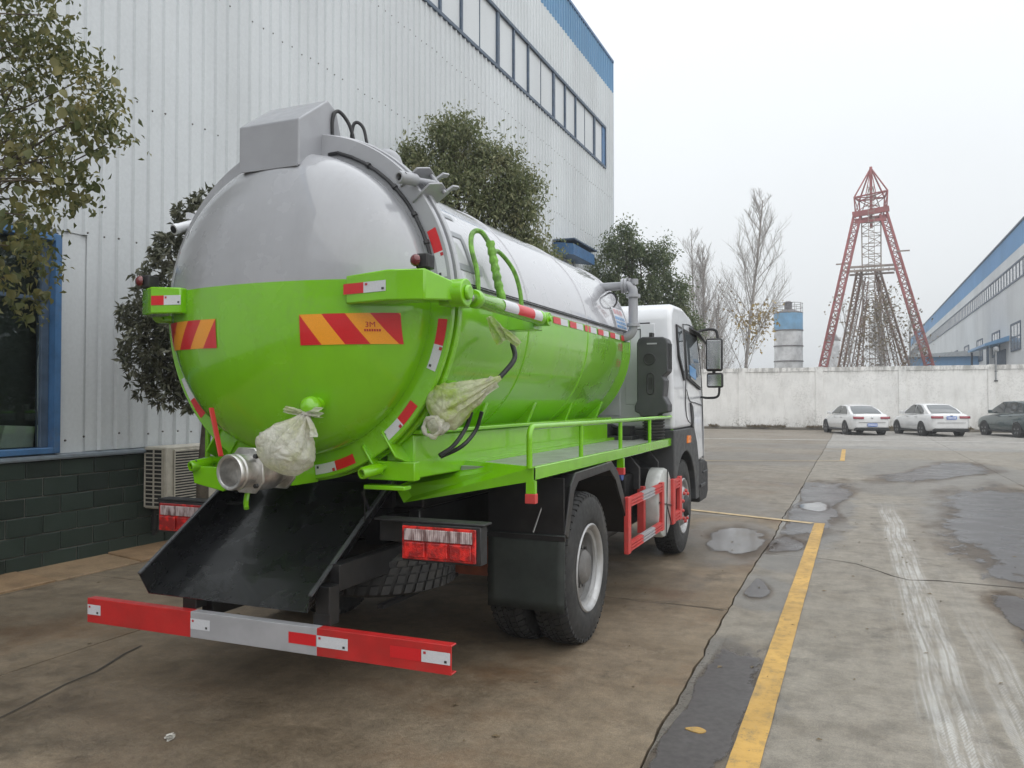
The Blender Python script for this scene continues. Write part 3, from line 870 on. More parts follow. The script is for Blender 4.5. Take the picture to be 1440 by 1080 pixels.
M['black'] = simple('black_paint', (0.012, 0.012, 0.013), 0.32, var=0.3, dirt=0.25, dirtcol=(0.06, 0.05, 0.04))
M['blackmat'] = simple('black_plastic', (0.018, 0.018, 0.019), 0.6, var=0.2, dirt=0.4, dirtcol=(0.07, 0.06, 0.05), bump=0.15, bscale=300)
M['rubber'] = simple('tyre_rubber', (0.022, 0.022, 0.022), 0.75, var=0.2, dirt=0.55, dirtcol=(0.10, 0.09, 0.075))
M['flap'] = simple('mud_flap_rubber', (0.020, 0.025, 0.022), 0.6, var=0.2, dirt=0.5, dirtcol=(0.06, 0.055, 0.045))
M['rim'] = simple('silver_rim', (0.40, 0.40, 0.40), 0.42, 0.6, var=0.12, dirt=0.35)
M['alu'] = simple('cast_aluminium', (0.58, 0.57, 0.55), 0.38, 0.9, var=0.2, vs_=20, bump=0.15, bscale=120)
M['chrome'] = simple('polished_steel', (0.62, 0.62, 0.63), 0.15, 1.0)
M['redpaint'] = simple('red_paint', (0.47, 0.018, 0.018), 0.38, coat=0.2, var=0.12, dirt=0.2)
M['redguard'] = simple('red_guard_paint', (0.52, 0.05, 0.045), 0.45, var=0.12, dirt=0.25)
M['silver'] = simple('silver_paint', (0.40, 0.40, 0.42), 0.4, 0.2, var=0.08)
M['rust'] = simple('primer_axle', (0.20, 0.055, 0.025), 0.6, var=0.3, dirt=0.5)
M['white_cab'] = simple('white_cab_paint', (0.66, 0.67, 0.69), 0.22, coat=0.6, var=0.03, dirt=0.12, dirtcol=(0.4, 0.38, 0.34))
M['dark_red'] = simple('dark_red_lens', (0.12, 0.010, 0.012), 0.15, coat=0.6)
M['bluecap'] = simple('blue_cap', (0.08, 0.12, 0.35), 0.4)
M['hose'] = simple('black_hose', (0.010, 0.010, 0.012), 0.42)
M['orange'] = simple('amber_lens', (0.75, 0.20, 0.02), 0.25)
M['sack'] = simple('brass', (0.45, 0.25, 0.06), 0.35, 0.8)
def flatcol(name, c, rough=0.35):
    g = G(name); p = g.pos()
    hx = g.voro(p, 260.0)
    g.set(color=g.mul(c, g.map(hx, 0.1, 0.6, 1.07, 0.9)), rough=rough, coat=0.3); return g.m
M['r_red'] = flatcol('reflective_red', (0.62, 0.012, 0.018))
M['r_white'] = flatcol('reflective_white', (0.62, 0.63, 0.66))
M['ink_red'] = flatcol('red_print', (0.45, 0.02, 0.03)); M['ink_black'] = flatcol('black_print', (0.03, 0.03, 0.03))
M['ink_grey'] = flatcol('grey_lettering', (0.20, 0.21, 0.225)); M['ink_blue'] = flatcol('blue_print', (0.10, 0.30, 0.60)); M['ink_pink'] = flatcol('pink_print', (0.62, 0.30, 0.33))
def chevron_mat(name, rev):
    g = G(name); u, v, _ = g.xyz(g.uv())
    if rev: u = g.math('SUBTRACT', 1.0, u)
    t = g.math('FRACT', g.math('DIVIDE', g.math('SUBTRACT', u, g.math('MULTIPLY', g.math('SUBTRACT', 1.0, v), 0.235)), 0.49))
    f = g.math('LESS_THAN', t, 0.5)
    hx = g.voro(g.pos(), 220.0)
    c = g.mix(f, (0.60, 0.015, 0.02), (0.86, 0.34, 0.02))
    g.set(color=g.mul(c, g.map(hx, .1, .6, 1.06, .92)), rough=0.3, coat=0.4); return g.m
M['chev'] = chevron_mat('red_yellow_chevrons', False); M['chev2'] = chevron_mat('yellow_red_chevrons', True)

TR = thing('tanker_truck', (CX, 6.6, 0), 'vacuum tanker truck with a grey and lime green tank, black rear chute and white cab', 'truck')
def tp(name, mb, matl, parent=None, **k): return mb.build(name, matl, parent or TR, **k)

# chassis
ch = MB()
for s in (-1, 1):
    ch.box(CX + s * 0.43 - 0.04, CX + s * 0.43 + 0.04, 4.42, 9.9, 0.74, 0.99)
for yy in (4.45, 5.2, 6.2, 7.4, 8.6): ch.box(CX - 0.39, CX + 0.39, yy, yy + 0.1, 0.78, 0.95)
chs = tp('chassis_frame', ch, M['black'], bevel=0.008, seg=1)
b = MB()
for s in (-1, 1):   # leaf springs
    for k in range(5): b.box(CX + s * 0.52 - 0.04, CX + s * 0.52 + 0.04, 4.75 + k * 0.06, 6.05 - k * 0.06, 0.62 + k * 0.0 - k * 0.018, 0.632 - k * 0.018)
tp('leaf_springs', b, M['blackmat'], bevel=0)
ax = MB()
ax.tube([(CX - 1.0, 5.4, 0.52), (CX - 0.3, 5.4, 0.52), (CX - 0.2, 5.4, 0.52), (CX + 0.2, 5.4, 0.52), (CX + 0.3, 5.4, 0.52), (CX + 1.0, 5.4, 0.52)], [0.07, 0.08, 0.18, 0.18, 0.08, 0.07], 14)
ax.sphere((CX, 5.33, 0.52), 0.21, 14, 10)
ax.box(CX + 0.28, CX + 0.7, 5.08, 5.30, 0.46, 0.72)
ax.cyl((CX + 0.30, 4.75, 0.60), (CX + 0.30, 5.2, 0.55), 0.085, 14)
tp('rear_axle', ax, M['rust'])
tp('drive_shaft', MB().cyl((CX, 5.5, 0.55), (CX, 8.4, 0.75), 0.055, 12), M['blackmat'])
un = MB()   # engine, gearbox and clutter low between the rails
un.box(CX - 0.35, CX + 0.35, 8.2, 9.6, 0.6, 1.05); un.box(CX - 0.25, CX + 0.25, 7.5, 8.2, 0.55, 0.95)
tp('gearbox', un, M['blackmat'], bevel=0.05)

# tank body
tk = MB()
prof = [(RT, 0.0), (RT, 4.06)] + [(RT * math.cos(R(a)), 4.06 + 0.24 * math.sin(R(a))) for a in (10, 20, 30, 40, 50, 60, 70, 80, 90)]
prof[-1] = (0.0, 4.30)
tk.lathe([(RT, 0.0), (RT, 0.9), (RT, 1.8), (RT, 2.7)] + prof[1:], (CX, 3.93, ZC), (0, 1, 0), 96)
tank = tp('tank', tk, M['tank'], smooth=50)
for yy in (5.2, 6.55, 7.94): tp('weld_seam', MB().lathe([(RT + 0.001, 0), (RT + 0.007, 0.006), (RT + 0.007, 0.014), (RT + 0.001, 0.02)], (CX, yy, ZC), (0, 1, 0), 96), M['tank'], tank, smooth=50)

# rear dome (dished door) and the two flanges with a dark seal between them
RD, DD, DC = 0.865, 0.325, 0.050
def dome_y(x, z):
    q = min(1.0, ((x - CX) ** 2 + (z - ZC) ** 2) / RD ** 2)
    return YR - 0.02 - DC - DD * math.sqrt(1 - q)
dm = MB()
dprof = [(RD, 0.0)] + [(RD * math.cos(R(a)), -DC - DD * math.sin(R(a))) for a in list(range(0, 90, 4)) + [90]]
dprof[-1] = (0, -DC - DD)
dm.lathe(dprof, (CX, YR - 0.02, ZC), (0, 1, 0), 96)
dome = tp('rear_dome', dm, M['dome'], smooth=60)
def ringmesh(r0, r1, y0, y1):
    return MB().lathe([(r0, y0), (r1 - 0.006, y0), (r1, y0 + 0.006), (r1, y1 - 0.004), (r1 - 0.004, y1), (r0, y1)], (CX, 0, ZC), (0, 1, 0), 128, close=True)
ring = tp('door_flange', ringmesh(0.84, RF - 0.012, YR - 0.022, YR + 0.012), M['dome'], smooth=30)
tp('door_seal', ringmesh(0.86, RF - 0.035, YR + 0.012, YR + 0.034), M['rubber'], smooth=30)
tp('tank_flange', ringmesh(0.87, RF, YR + 0.034, YR + 0.075), M['dome'], smooth=30)
tp('tank_collar', ringmesh(0.86, 0.93, YR + 0.075, YR + 0.135), M['dome'], smooth=30)

def sticker_arc(a0, a1, r, w, y, matl, name, parent, label=None):
    mb = MB()
    n = max(2, int(abs(a1 - a0) / 1.5)); vs = []; fs = []
    for i in range(n + 1):
        a = R(a0 + (a1 - a0) * i / n)
        for q in (-.5, .5): vs.append((CX + (r + q * w) * math.cos(a), y, ZC + (r + q * w) * math.sin(a)))
    for i in range(n): fs.append((2 * i, 2 * i + 1, 2 * i + 3, 2 * i + 2))
    return mb.add(vs, fs).build(name, matl, parent, smooth=None)
def marks_arc(a0, a1, r, w):
    """the printed marks near both ends of a white reflector"""
    mb = MB(); out = []
    for a, s, m_ in ((a0 + (a1 - a0) * 0.12, 0.018, 'ink_red'), (a0 + (a1 - a0) * 0.86, 0.014, 'ink_black')):
        rr = r + (0.018 if m_ == 'ink_red' else -0.012)
        c = Vector((CX + rr * math.cos(R(a)), YR - 0.0262, ZC + rr * math.sin(R(a))))
        t = Vector((-math.sin(R(a)), 0, math.cos(R(a)))); q = Vector((math.cos(R(a)), 0, math.sin(R(a))))
        MB().add([c + t * s * i + q * s * j for i, j in ((-.5, -.5), (.5, -.5), (.5, .5), (-.5, .5))], [(0, 1, 2, 3)]).build('print_mark', M[m_], ring, smooth=None)
RS_ = 0.945
for ra, rb, wa in ((23.5, 15.5, 7.0), (-6.5, -15.0, -23.5), (-36, -44.0, -52.5), (-66, -74, -82.5)):
    if wa == 7.0: wb_ = 7.0; w0 = 15.5
    sticker_arc(ra, rb, RS_, 0.055, YR - 0.0245, M['r_red'], 'red_reflector', ring)
    sticker_arc(rb, wa, RS_, 0.055, YR - 0.0245, M['r_white'], 'white_reflector', ring)
    marks_arc(rb, wa, RS_, 0.055)
for ra, rb, wa in ((-113, -105, -96.5), (-138, -146, -155), (-168, -176, -184), (165, 157, 149)):
    sticker_arc(ra, rb, RS_, 0.055, YR - 0.0245, M['r_red'], 'red_reflector', ring)
    sticker_arc(rb, wa, RS_, 0.055, YR - 0.0245, M['r_white'], 'white_reflector', ring)

def dome_patch(x0, x1, z00, z01, z10, z11, matl, name, off=0.004, nu=24, nv=6):
    """patch laid on the dome; z00..z01 at x0, z10..z11 at x1"""
    def fn(u, v):
        x = x0 + (x1 - x0) * u
        z = (z00 + (z10 - z00) * u) * (1 - v) + (z01 + (z11 - z01) * u) * v
        yv = dome_y(x, z)
        q = Vector(((x - CX) / RD ** 2, (yv - YR + 0.02 + DC) / DD ** 2, (z - ZC) / RD ** 2)).normalized()
        return Vector((x, yv, z)) + q * off
    return MB().grid(fn, nu, nv).build(name, matl, dome, smooth=60)
def px_on_dome(x, z): return x, z
ch1 = dome_patch(-2.672, -2.165, 1.955, 2.115, 1.960, 2.120, M['chev'], 'chevron_board')
ch2 = dome_patch(-3.735, -3.235, 1.960, 2.120, 1.955, 2.115, M['chev2'], 'chevron_board')

def text_mesh(body, size):
    cu = bpy.data.curves.new('lettering', 'FONT'); cu.body = body; cu.size = size
    cu.align_x = 'CENTER'; cu.align_y = 'CENTER'
    o = bpy.data.objects.new('lettering', cu); COL.objects.link(o)
    dg = bpy.context.evaluated_depsgraph_get()
    me = bpy.data.meshes.new_from_object(o.evaluated_get(dg))
    bpy.data.objects.remove(o); bpy.data.curves.remove(cu)
    return me
def text_part(body, size, matl, parent, fn, cuts=0, step=0.1):
    """lettering bent onto a surface by fn(x, y) -> point"""
    me = text_mesh(body, size)
    bm = bmesh.new(); bm.from_mesh(me)
    bmesh.ops.triangulate(bm, faces=bm.faces)
    if cuts:
        for k in range(-cuts, cuts + 1):
            bmesh.ops.bisect_plane(bm, geom=bm.verts[:] + bm.edges[:] + bm.faces[:], plane_co=(0, k * step, 0), plane_no=(0, 1, 0))
    for v in bm.verts: v.co = fn(v.co.x, v.co.y)
    bm.to_mesh(me); bm.free()
    me.materials.clear(); me.materials.append(matl)
    return link('lettering', me, parent)
def on_dome(x0, z0):
    def fn(u, v):
        x, z = x0 + u, z0 + v
        yv = dome_y(x, z); q = Vector(((x - CX) / RD ** 2, (yv - YR + 0.02 + DC) / DD ** 2, (z - ZC) / RD ** 2)).normalized()
        return Vector((x, yv, z)) + q * 0.0065
    return fn
text_part('3M', 0.040, M['ink_red'], ch1, on_dome(-2.300, 2.058))
dd = MB()
for i in range(7):
    a = on_dome(-2.330 + i * 0.0115, 2.024)
    dd.add([a(0, 0), a(0.008, 0), a(0.008, 0.012), a(0, 0.012)], [(0, 1, 2, 3)])
dd.build('print_mark', M['ink_red'], ch1, smooth=None)
text_part('3M', 0.042, M['ink_red'], ch2, on_dome(-3.655, 2.058))

# hood on top of the dome, over the hinge
hpoly = [(3.62, 2.955), (3.62, 3.216), (3.885, 3.405), (3.97, 3.37), (4.03, 3.20), (3.98, 3.09), (3.86, 3.075), (3.80, 3.055), (3.75, 3.035), (3.68, 2.99), (3.65, 2.962)]
hood = tp('hinge_hood', MB().prism(hpoly, 'x', -3.207, -2.793), M['greypaint'], bevel=0.008, smooth=None)
MB().box(-3.20, -2.80, 3.613, 3.6195, 2.953, 2.968).build('hood_lip', M['greypaint'], hood, smooth=None)

# hinge pipe elbow and valve on the tank top
el = MB()
ex_, ey0 = -2.775, 4.60
el.tube([(ex_, ey0, 3.00), (ex_, ey0, 3.17)], 0.056, 20)
el.cyl((ex_, ey0, 3.165), (ex_, ey0, 3.180), 0.075, 20); el.cyl((ex_, ey0, 3.186), (ex_, ey0, 3.200), 0.075, 20)
el.tube([(ex_, ey0, 3.19)] + arc((ex_ - 0.08, ey0, 3.20), 0.08, 0, 95, 8, 'xz') + [(-2.98, ey0, 3.275)], 0.054, 18)
el.cyl((ex_ + .02, ey0, 2.98), (ex_ + .04, ey0, 3.10), 0.10, 16)
tp('vent_elbow', el, M['greypaint'])
vb = MB().box(-3.00, -2.93, 4.55, 4.65, 3.22, 3.34); vb.cyl((-2.965, 4.6, 3.34), (-2.965, 4.6, 3.365), 0.045, 12); vb.cyl((-2.95, 4.52, 3.27), (-2.95, 4.55, 3.27), 0.016, 10)
tp('vent_valve', vb, M['greypaint'], bevel=0.008)

# black cable and hose round the flange
def on_ring(a, r, y): return (CX + r * math.cos(R(a)), y, ZC + r * math.sin(R(a)))
hp = [on_ring(a, 0.90, YR - 0.036) for a in range(72, 12, -6)] + [on_ring(13, 0.90, YR - 0.034)]
hh = MB().tube(hp, 0.011, 8)
hp = smoothpath([(-2.785, 3.93, 3.10), (-2.785, 3.92, 3.30), (-2.77, 3.96, 3.36), (-2.72, 4.00, 3.28), (-2.70, 4.03, 3.14)], 8)
hh.tube(hp, 0.011, 8)
hh.tube(smoothpath([(-2.74, 4.03, 3.06), (-2.73, 4.05, 3.30), (-2.68, 4.08, 3.29), (-2.65, 4.09, 3.14)], 8), 0.010, 8)
hh.tube(smoothpath([(-2.785, 3.93, 3.10), (-2.75, 3.84, 3.07), on_ring(72, 0.90, YR - 0.036)], 6), 0.011, 8)
tp('hydraulic_hose', hh, M['hose'])
ties = MB()
for a in (58, 44, 31, 20):
    ties.cyl(on_ring(a + .6, 0.90, YR - 0.037), on_ring(a - .6, 0.90, YR - 0.037), 0.017, 8)
tp('hose_clips', ties, M['black'])

# clamps on the flange
def clamp(ang, matl, flip=1, ks=1.2):
    root = MB()
    a = R(ang); rad = Vector((math.cos(a), 0, math.sin(a))); tan = Vector((-math.sin(a), 0, math.cos(a)))
    base = Vector((CX, YR, ZC)) + rad * (RF + 0.0)
    def P(t, y, r): return base + tan * t * ks + rad * r * ks + Vector((0, y * (1 + .5 * (ks - 1)), 0))
    for s in (-1, 1):   # two cheek plates
        pts = [P(s * 0.045, -0.035, 0.045), P(s * 0.045, -0.035, -0.065), P(s * 0.045, 0.0, -0.085), P(s * 0.045, 0.13, -0.01), P(s * 0.045, 0.15, 0.05), P(s * 0.045, 0.05, 0.075)]
        q = [p + tan * s * 0.012 for p in pts]; n = len(pts)
        root.add(pts + q, [tuple(range(n)), tuple(reversed(range(n, 2 * n)))] + [(i, i + n, (i + 1) % n + n, (i + 1) % n) for i in range(n)])
    root.cyl(P(-0.075, 0.10, 0.045), P(0.075, 0.10, 0.045), 0.013, 10)
    c = root.build('clamp', matl, TR, bevel=0.003, seg=1)
    d = Vector((-0.22, -1, -0.10)).normalized()
    if flip < 0: d = Vector((-0.28, -1, -0.16)).normalized()
    p0 = P(0, 0.12, 0.04); p1 = p0 + d * 0.20
    bo = MB().cyl(p0, p1, 0.018, 12)
    bo.build('clamp_bolt', matl, c)
    nm = MB()
    nm.lathe([(0.030, 0), (0.034, 0.01), (0.034, 0.125), (0.029, 0.135), (0.020, 0.135), (0.018, 0.05), (0.0, 0.05)], p1 - d * 0.02, d, 18)
    nm.build('clamp_nut', matl, c)
    e = p1 + d * 0.09
    MB().cyl(e + Vector((0, 0, 0.0)) + rad * 0.035, e - rad * 0.0355, 0.008, 8).build('nut_hole', M['black'], c)
    # catch hook on the tank flange
    hk = MB()
    pts = [P(0.05, 0.09, -0.06), P(0.05, 0.19, -0.05), P(0.05, 0.21, 0.06), P(0.05, 0.24, 0.07), P(0.05, 0.24, 0.09), P(0.05, 0.19, 0.08), P(0.05, 0.16, 0.0), P(0.05, 0.09, -0.01)]
    for off in (0.0, -0.10):
        q0 = [p + tan * off for p in pts]; q1 = [p + tan * (off + 0.012) for p in pts]; n = len(pts)
        hk.add(q0 + q1, [tuple(range(n)), tuple(reversed(range(n, 2 * n)))] + [(i, i + n, (i + 1) % n + n, (i + 1) % n) for i in range(n)])
    hk.build('clamp_hook', matl, c)
clamp(39, M['greypaint'])
clamp(-56, M['green'], -1, 1.5); clamp(236, M['green'], -1, 1.5)

# door arms with reflectors, side lamps and hinge bosses
for s in (1, -1):
    def X(dx): return CX + s * dx
    out = [(0.555, 3.490), (0.83, 3.440), (1.02, 3.480), (1.115, 3.70)] if s > 0 else [(0.555, 3.490), (0.74, 3.455), (0.875, 3.52), (1.06, 3.74)]
    inn = [(1.04, 3.76), (0.95, 3.60), (0.83, 3.60), (0.555, 3.60)] if s > 0 else [(0.98, 3.79), (0.84, 3.62), (0.74, 3.60), (0.555, 3.60)]
    zt = [2.305, 2.315, 2.315, 2.255]; zb = [2.160, 2.160, 2.160, 2.175]
    n = 4
    vs = [(X(a), y, zt[i]) for i, (a, y) in enumerate(out)] + [(X(a), y, zb[i]) for i, (a, y) in enumerate(out)] \
        + [(X(a), y, zt[3 - i]) for i, (a, y) in enumerate(inn)] + [(X(a), y, zb[3 - i]) for i, (a, y) in enumerate(inn)]
    fs = []
    for i in range(3):
        fs += [(i, i + 1, 4 + i + 1, 4 + i), (8 + i, 8 + i + 1, 12 + i + 1, 12 + i)]
        j = 3 - i   # inn index matching out i
        fs += [(i, i + 1, 8 + j - 1, 8 + j), (4 + i, 4 + i + 1, 12 + j - 1, 12 + j)]
    fs += [(0, 4, 15, 11), (3, 7, 12, 8)]
    arm = tp('door_arm', MB().add(vs, fs), M['green'], bevel=0.008, smooth=30)
    bs = MB()
    bx_, by_ = (1.06, 3.70) if s > 0 else (0.955, 3.80)
    bs.cyl((X(bx_), by_, 2.215), (X(bx_ + .085), by_, 2.215), 0.072, 24)
    bs.cyl((X(bx_ + .085), by_, 2.215), (X(bx_ + .105), by_, 2.215), 0.040, 20, 0.036)
    bs.box(X(bx_ - .06), X(bx_ + .04), by_ - .04, by_ + .13, 2.15, 2.28)
    bs.build('hinge_boss', M['green'], arm, bevel=0.006)
    # red and white reflector
    def FP(t, z, off=0.003):
        a = out[0]; b = out[1]
        p = Vector((X(a[0] + (b[0] - a[0]) * t), a[1] + (b[1] - a[1]) * t, z))
        return p + Vector((0, -1, 0)) * off
    MB().add([FP(-0.05, 2.208), FP(0.45, 2.208), FP(0.45, 2.262), FP(-0.05, 2.262)] if s > 0 else [FP(0.55, 2.208), FP(0.985, 2.208), FP(0.985, 2.262), FP(0.55, 2.262)], [(0, 1, 2, 3)]).build('red_reflector', M['r_red'], arm, smooth=None)
    wr = (0.45, 0.985) if s > 0 else (-0.02, 0.55)
    MB().add([FP(wr[0], 2.208), FP(wr[1], 2.208), FP(wr[1], 2.262), FP(wr[0], 2.262)], [(0, 1, 2, 3)]).build('white_reflector', M['r_white'], arm, smooth=None)
    for tt, zz, m_, sz in ((wr[0] + 0.07 if s > 0 else wr[1] - 0.07, 2.25, 'ink_red', 0.012), (wr[1] - 0.07 if s > 0 else wr[0] + 0.07, 2.222, 'ink_black', 0.011)):
        MB().add([FP(tt - .03, zz - sz / 2, .005), FP(tt + .03, zz - sz / 2, .005), FP(tt + .03, zz + sz / 2, .005), FP(tt - .03, zz + sz / 2, .005)], [(0, 1, 2, 3)]).build('print_mark', M[m_], arm, smooth=None)
    lx = X(0.985) if s > 0 else X(0.84)
    lb = MB().box(lx - 0.022, lx + 0.045, 3.49, 3.57, 2.318, 2.392); lb.box(lx - 0.012, lx + 0.035, 3.51, 3.55, 2.30, 2.319)
    lamp = tp('marker_lamp', lb, M['blackmat'], bevel=0.008)
    MB().lathe([(0.030, 0), (0.031, 0.010), (0.026, 0.022), (0.015, 0.030), (0, 0.032)], (lx - 0.014, 3.490, 2.357), (-0.45, -0.88, 0), 18).build('red_lens', M['dark_red'], lamp)

# hydraulic rams along both sides
for s in (1, -1):
    x = CX + (1.10 if s > 0 else -1.0)
    rm = MB()
    rm.lathe([(0.0, 0), (0.046, 0), (0.05, 0.008), (0.05, 0.05), (0.044, 0.06), (0.044, 0.93), (0.048, 0.94), (0.048, 0.99), (0.0, 0.99)], (x, 3.86, 2.205), (0, 1, -0.012), 24)
    ram = tp('hydraulic_ram', rm, M['green'])
    MB().cyl((x, 3.72, 2.207), (x, 3.862, 2.205), 0.027, 20).build('piston_rod', M['chrome'], ram)
    k = MB()
    k.cyl((x - 0.05, 4.90, 2.19), (x + 0.05, 4.90, 2.19), 0.045, 18); k.cyl((x - 0.065, 4.90, 2.19), (x + 0.065, 4.90, 2.19), 0.018, 12)
    k.prism([(4.82, 2.12), (4.98, 2.12), (4.95, 2.23), (4.86, 2.23)], 'x', CX + s * 0.83, x - s * 0.03)
    k.build('ram_mount', M['green'], ram, bevel=0.004)
    for a, b_, m_ in ((4.20, 4.40, 'r_white'), (4.40, 4.66, 'r_red'), (4.66, 4.83, 'r_white')):
        mb = MB(); vs = []; fs = []
        for i in range(9):
            an = R(-38 + 95 * i / 8)
            for yy in (a, b_): vs.append((x + s * 0.0455 * math.cos(an), yy, 2.205 - (yy - 3.86) * 0.012 + 0.0455 * math.sin(an)))
        for i in range(8): fs.append((2 * i, 2 * i + 1, 2 * i + 3, 2 * i + 2))
        mb.add(vs, fs).build('reflective_wrap', M[m_], ram)

# reflector strip along the tank side, seam bead above it
def side_pt(ang, y, off=0.0, s=1): return (CX + s * (RT + off) * math.cos(R(ang)), y, ZC + (RT + off) * math.sin(R(ang)))
def z_ang(z): return math.degrees(math.asin((z - ZC) / RT))
for s in (1,):
    yy = 4.93; k = 0
    a0, a1 = z_ang(2.243), z_ang(2.293)
    while yy < 7.86:
        L = 0.165
        gap_ = 0.0
        m_ = 'r_red' if k % 2 == 0 else 'r_white'
        mb = MB(); vs = []
        for i in range(4):
            for y_ in (yy, yy + L): vs.append(side_pt(a0 + (a1 - a0) * i / 3, y_, 0.004, s))
        mb.add(vs, [(2 * i, 2 * i + 1, 2 * i + 3, 2 * i + 2) for i in range(3)]).build('red_reflector' if k % 2 == 0 else 'white_reflector', M[m_], tank, smooth=None)
        yy += L + (0.0 if k % 2 == 0 else 0.055); k += 1
bead = MB()
for s in (1, -1):
    bead.tube([side_pt(z_ang(2.332), y_, 0.012, s) for y_ in (4.0, 5, 6, 7, 7.97)], 0.006, 6)
    bead.tube([side_pt(z_ang(2.345), y_, 0.010, s) for y_ in (4.0, 5, 6, 7, 7.97)], 0.004, 6)
tp('side_cable', bead, M['hose'], tank)

# lettering on the tank side
def on_tank(y0, a0):
    return lambda u, v: Vector(side_pt(a0 + math.degrees(v / RT), y0 + u, 0.004))
text_part('五', 0.56, M['ink_grey'], tank, on_tank(4.25, 26.0), 8, 0.05)
text_part('介质', 0.085, M['ink_red'], tank, on_tank(7.58, -2.5), 2, 0.05)
text_part('污水', 0.085, M['ink_red'], tank, on_tank(7.58, -12.5), 2, 0.05)
def tank_patch(y0, y1, a0, a1, matl, name):
    return MB().grid(lambda u, v: side_pt(a0 + (a1 - a0) * v, y0 + (y1 - y0) * u, 0.004), 3, 6).build(name, matl, tank, smooth=None)
dc = tank_patch(7.50, 7.90, 9.5, 23.5, M['r_white'], 'decal')
for k, (a, b_) in enumerate(((10.2, 12.0), (12.8, 14.6), (15.4, 17.6))):
    for q in range(5):
        tank_patch(7.53 + q * 0.07, 7.53 + q * 0.07 + 0.056, a, b_, M['ink_blue'], 'print_mark')
for q in range(3): tank_patch(7.54 + q * 0.11, 7.62 + q * 0.11, 19.2, 22.4, M['ink_pink'], 'print_mark')
for o in list(tank.children):
    if o.name.startswith('print_mark'): o.location.x += 0.003

# suction pipe at the tank front
pp = MB()
pp.tube([(-2.75, 7.71, 2.775), (-2.06, 7.76, 2.790)] + arc((-2.06, 7.76, 2.715), 0.08, 88, 0, 7, 'xz') + [(-1.98, 7.76, 2.66), (-1.98, 7.76, 2.40)], 0.046, 18)
pp.tube([(-1.98, 7.76, 2.42)] + arc((-2.08, 7.76, 2.38), 0.10, 0, -75, 8, 'xz') + [(-2.22, 7.76, 2.27)], 0.043, 16)
pipe = tp('suction_pipe', pp, M['greypaint'])
for q0, q1, rr_ in (((-2.095, 7.758, 2.789), (-2.07, 7.76, 2.789), .072), ((-2.065, 7.758, 2.789), (-2.04, 7.76, 2.789), .072), ((-1.98, 7.76, 2.70), (-1.98, 7.76, 2.67), .07), ((-1.98, 7.76, 2.415), (-1.98, 7.76, 2.385), .066)):
    MB().cyl(q0, q1, rr_, 18).build('pipe_flange', M['greypaint'], pipe)
pf = MB().cyl((-2.02, 7.76, 2.83), (-2.02, 7.76, 2.86), 0.02, 8); pf.cyl((-1.965, 7.76, 2.80), (-1.965, 7.76, 2.85), 0.035, 10)
pf.build('pipe_cap', M['greypaint'], pipe)
MB().tube(smoothpath([(-2.3, 7.76, 2.7), (-2.18, 7.71, 2.72), (-2.12, 7.66, 2.62), (-2.2, 7.61, 2.5)], 6), 0.009, 6).build('pipe_stay', M['black'], pipe)

# subframe under the tank
sf = MB()
sf.box(-2.42, -2.24, 3.93, 7.75, 1.23, 1.475); sf.box(-3.66, -3.48, 3.93, 7.75, 1.23, 1.475)
sfo = tp('subframe', sf, M['green'], bevel=0.01)
sf = MB()
sf.box(-2.46, -2.20, 3.93, 7.76, 1.478, 1.50)
for yy in (4.2, 4.9, 5.8, 6.7, 7.6): sf.prism([(-3.5, 1.3), (-2.4, 1.3), (-2.25, 1.65), (-2.4, 1.62), (-2.95, 1.36), (-3.5, 1.62), (-3.65, 1.65)], 'y', yy, yy + 0.05)
sf.box(-2.50, -2.20, 3.86, 3.925, 1.225, 1.33); sf.box(-2.50, -2.24, 3.82, 3.90, 1.175, 1.20)
sf.box(-3.70, -3.40, 3.86, 3.925, 1.20, 1.30)
sf.prism([(-3.66, 1.275), (-3.33, 1.27), (-3.30, 1.18), (-3.42, 1.13), (-3.64, 1.17)], 'y', 3.74, 3.80)
sf.build('saddle', M['green'], sfo, bevel=0.006)
tp('subframe_timber', MB().box(CX - 0.47, CX + 0.47, 4.46, 7.9, 0.992, 1.19), M['black'], bevel=0.01)

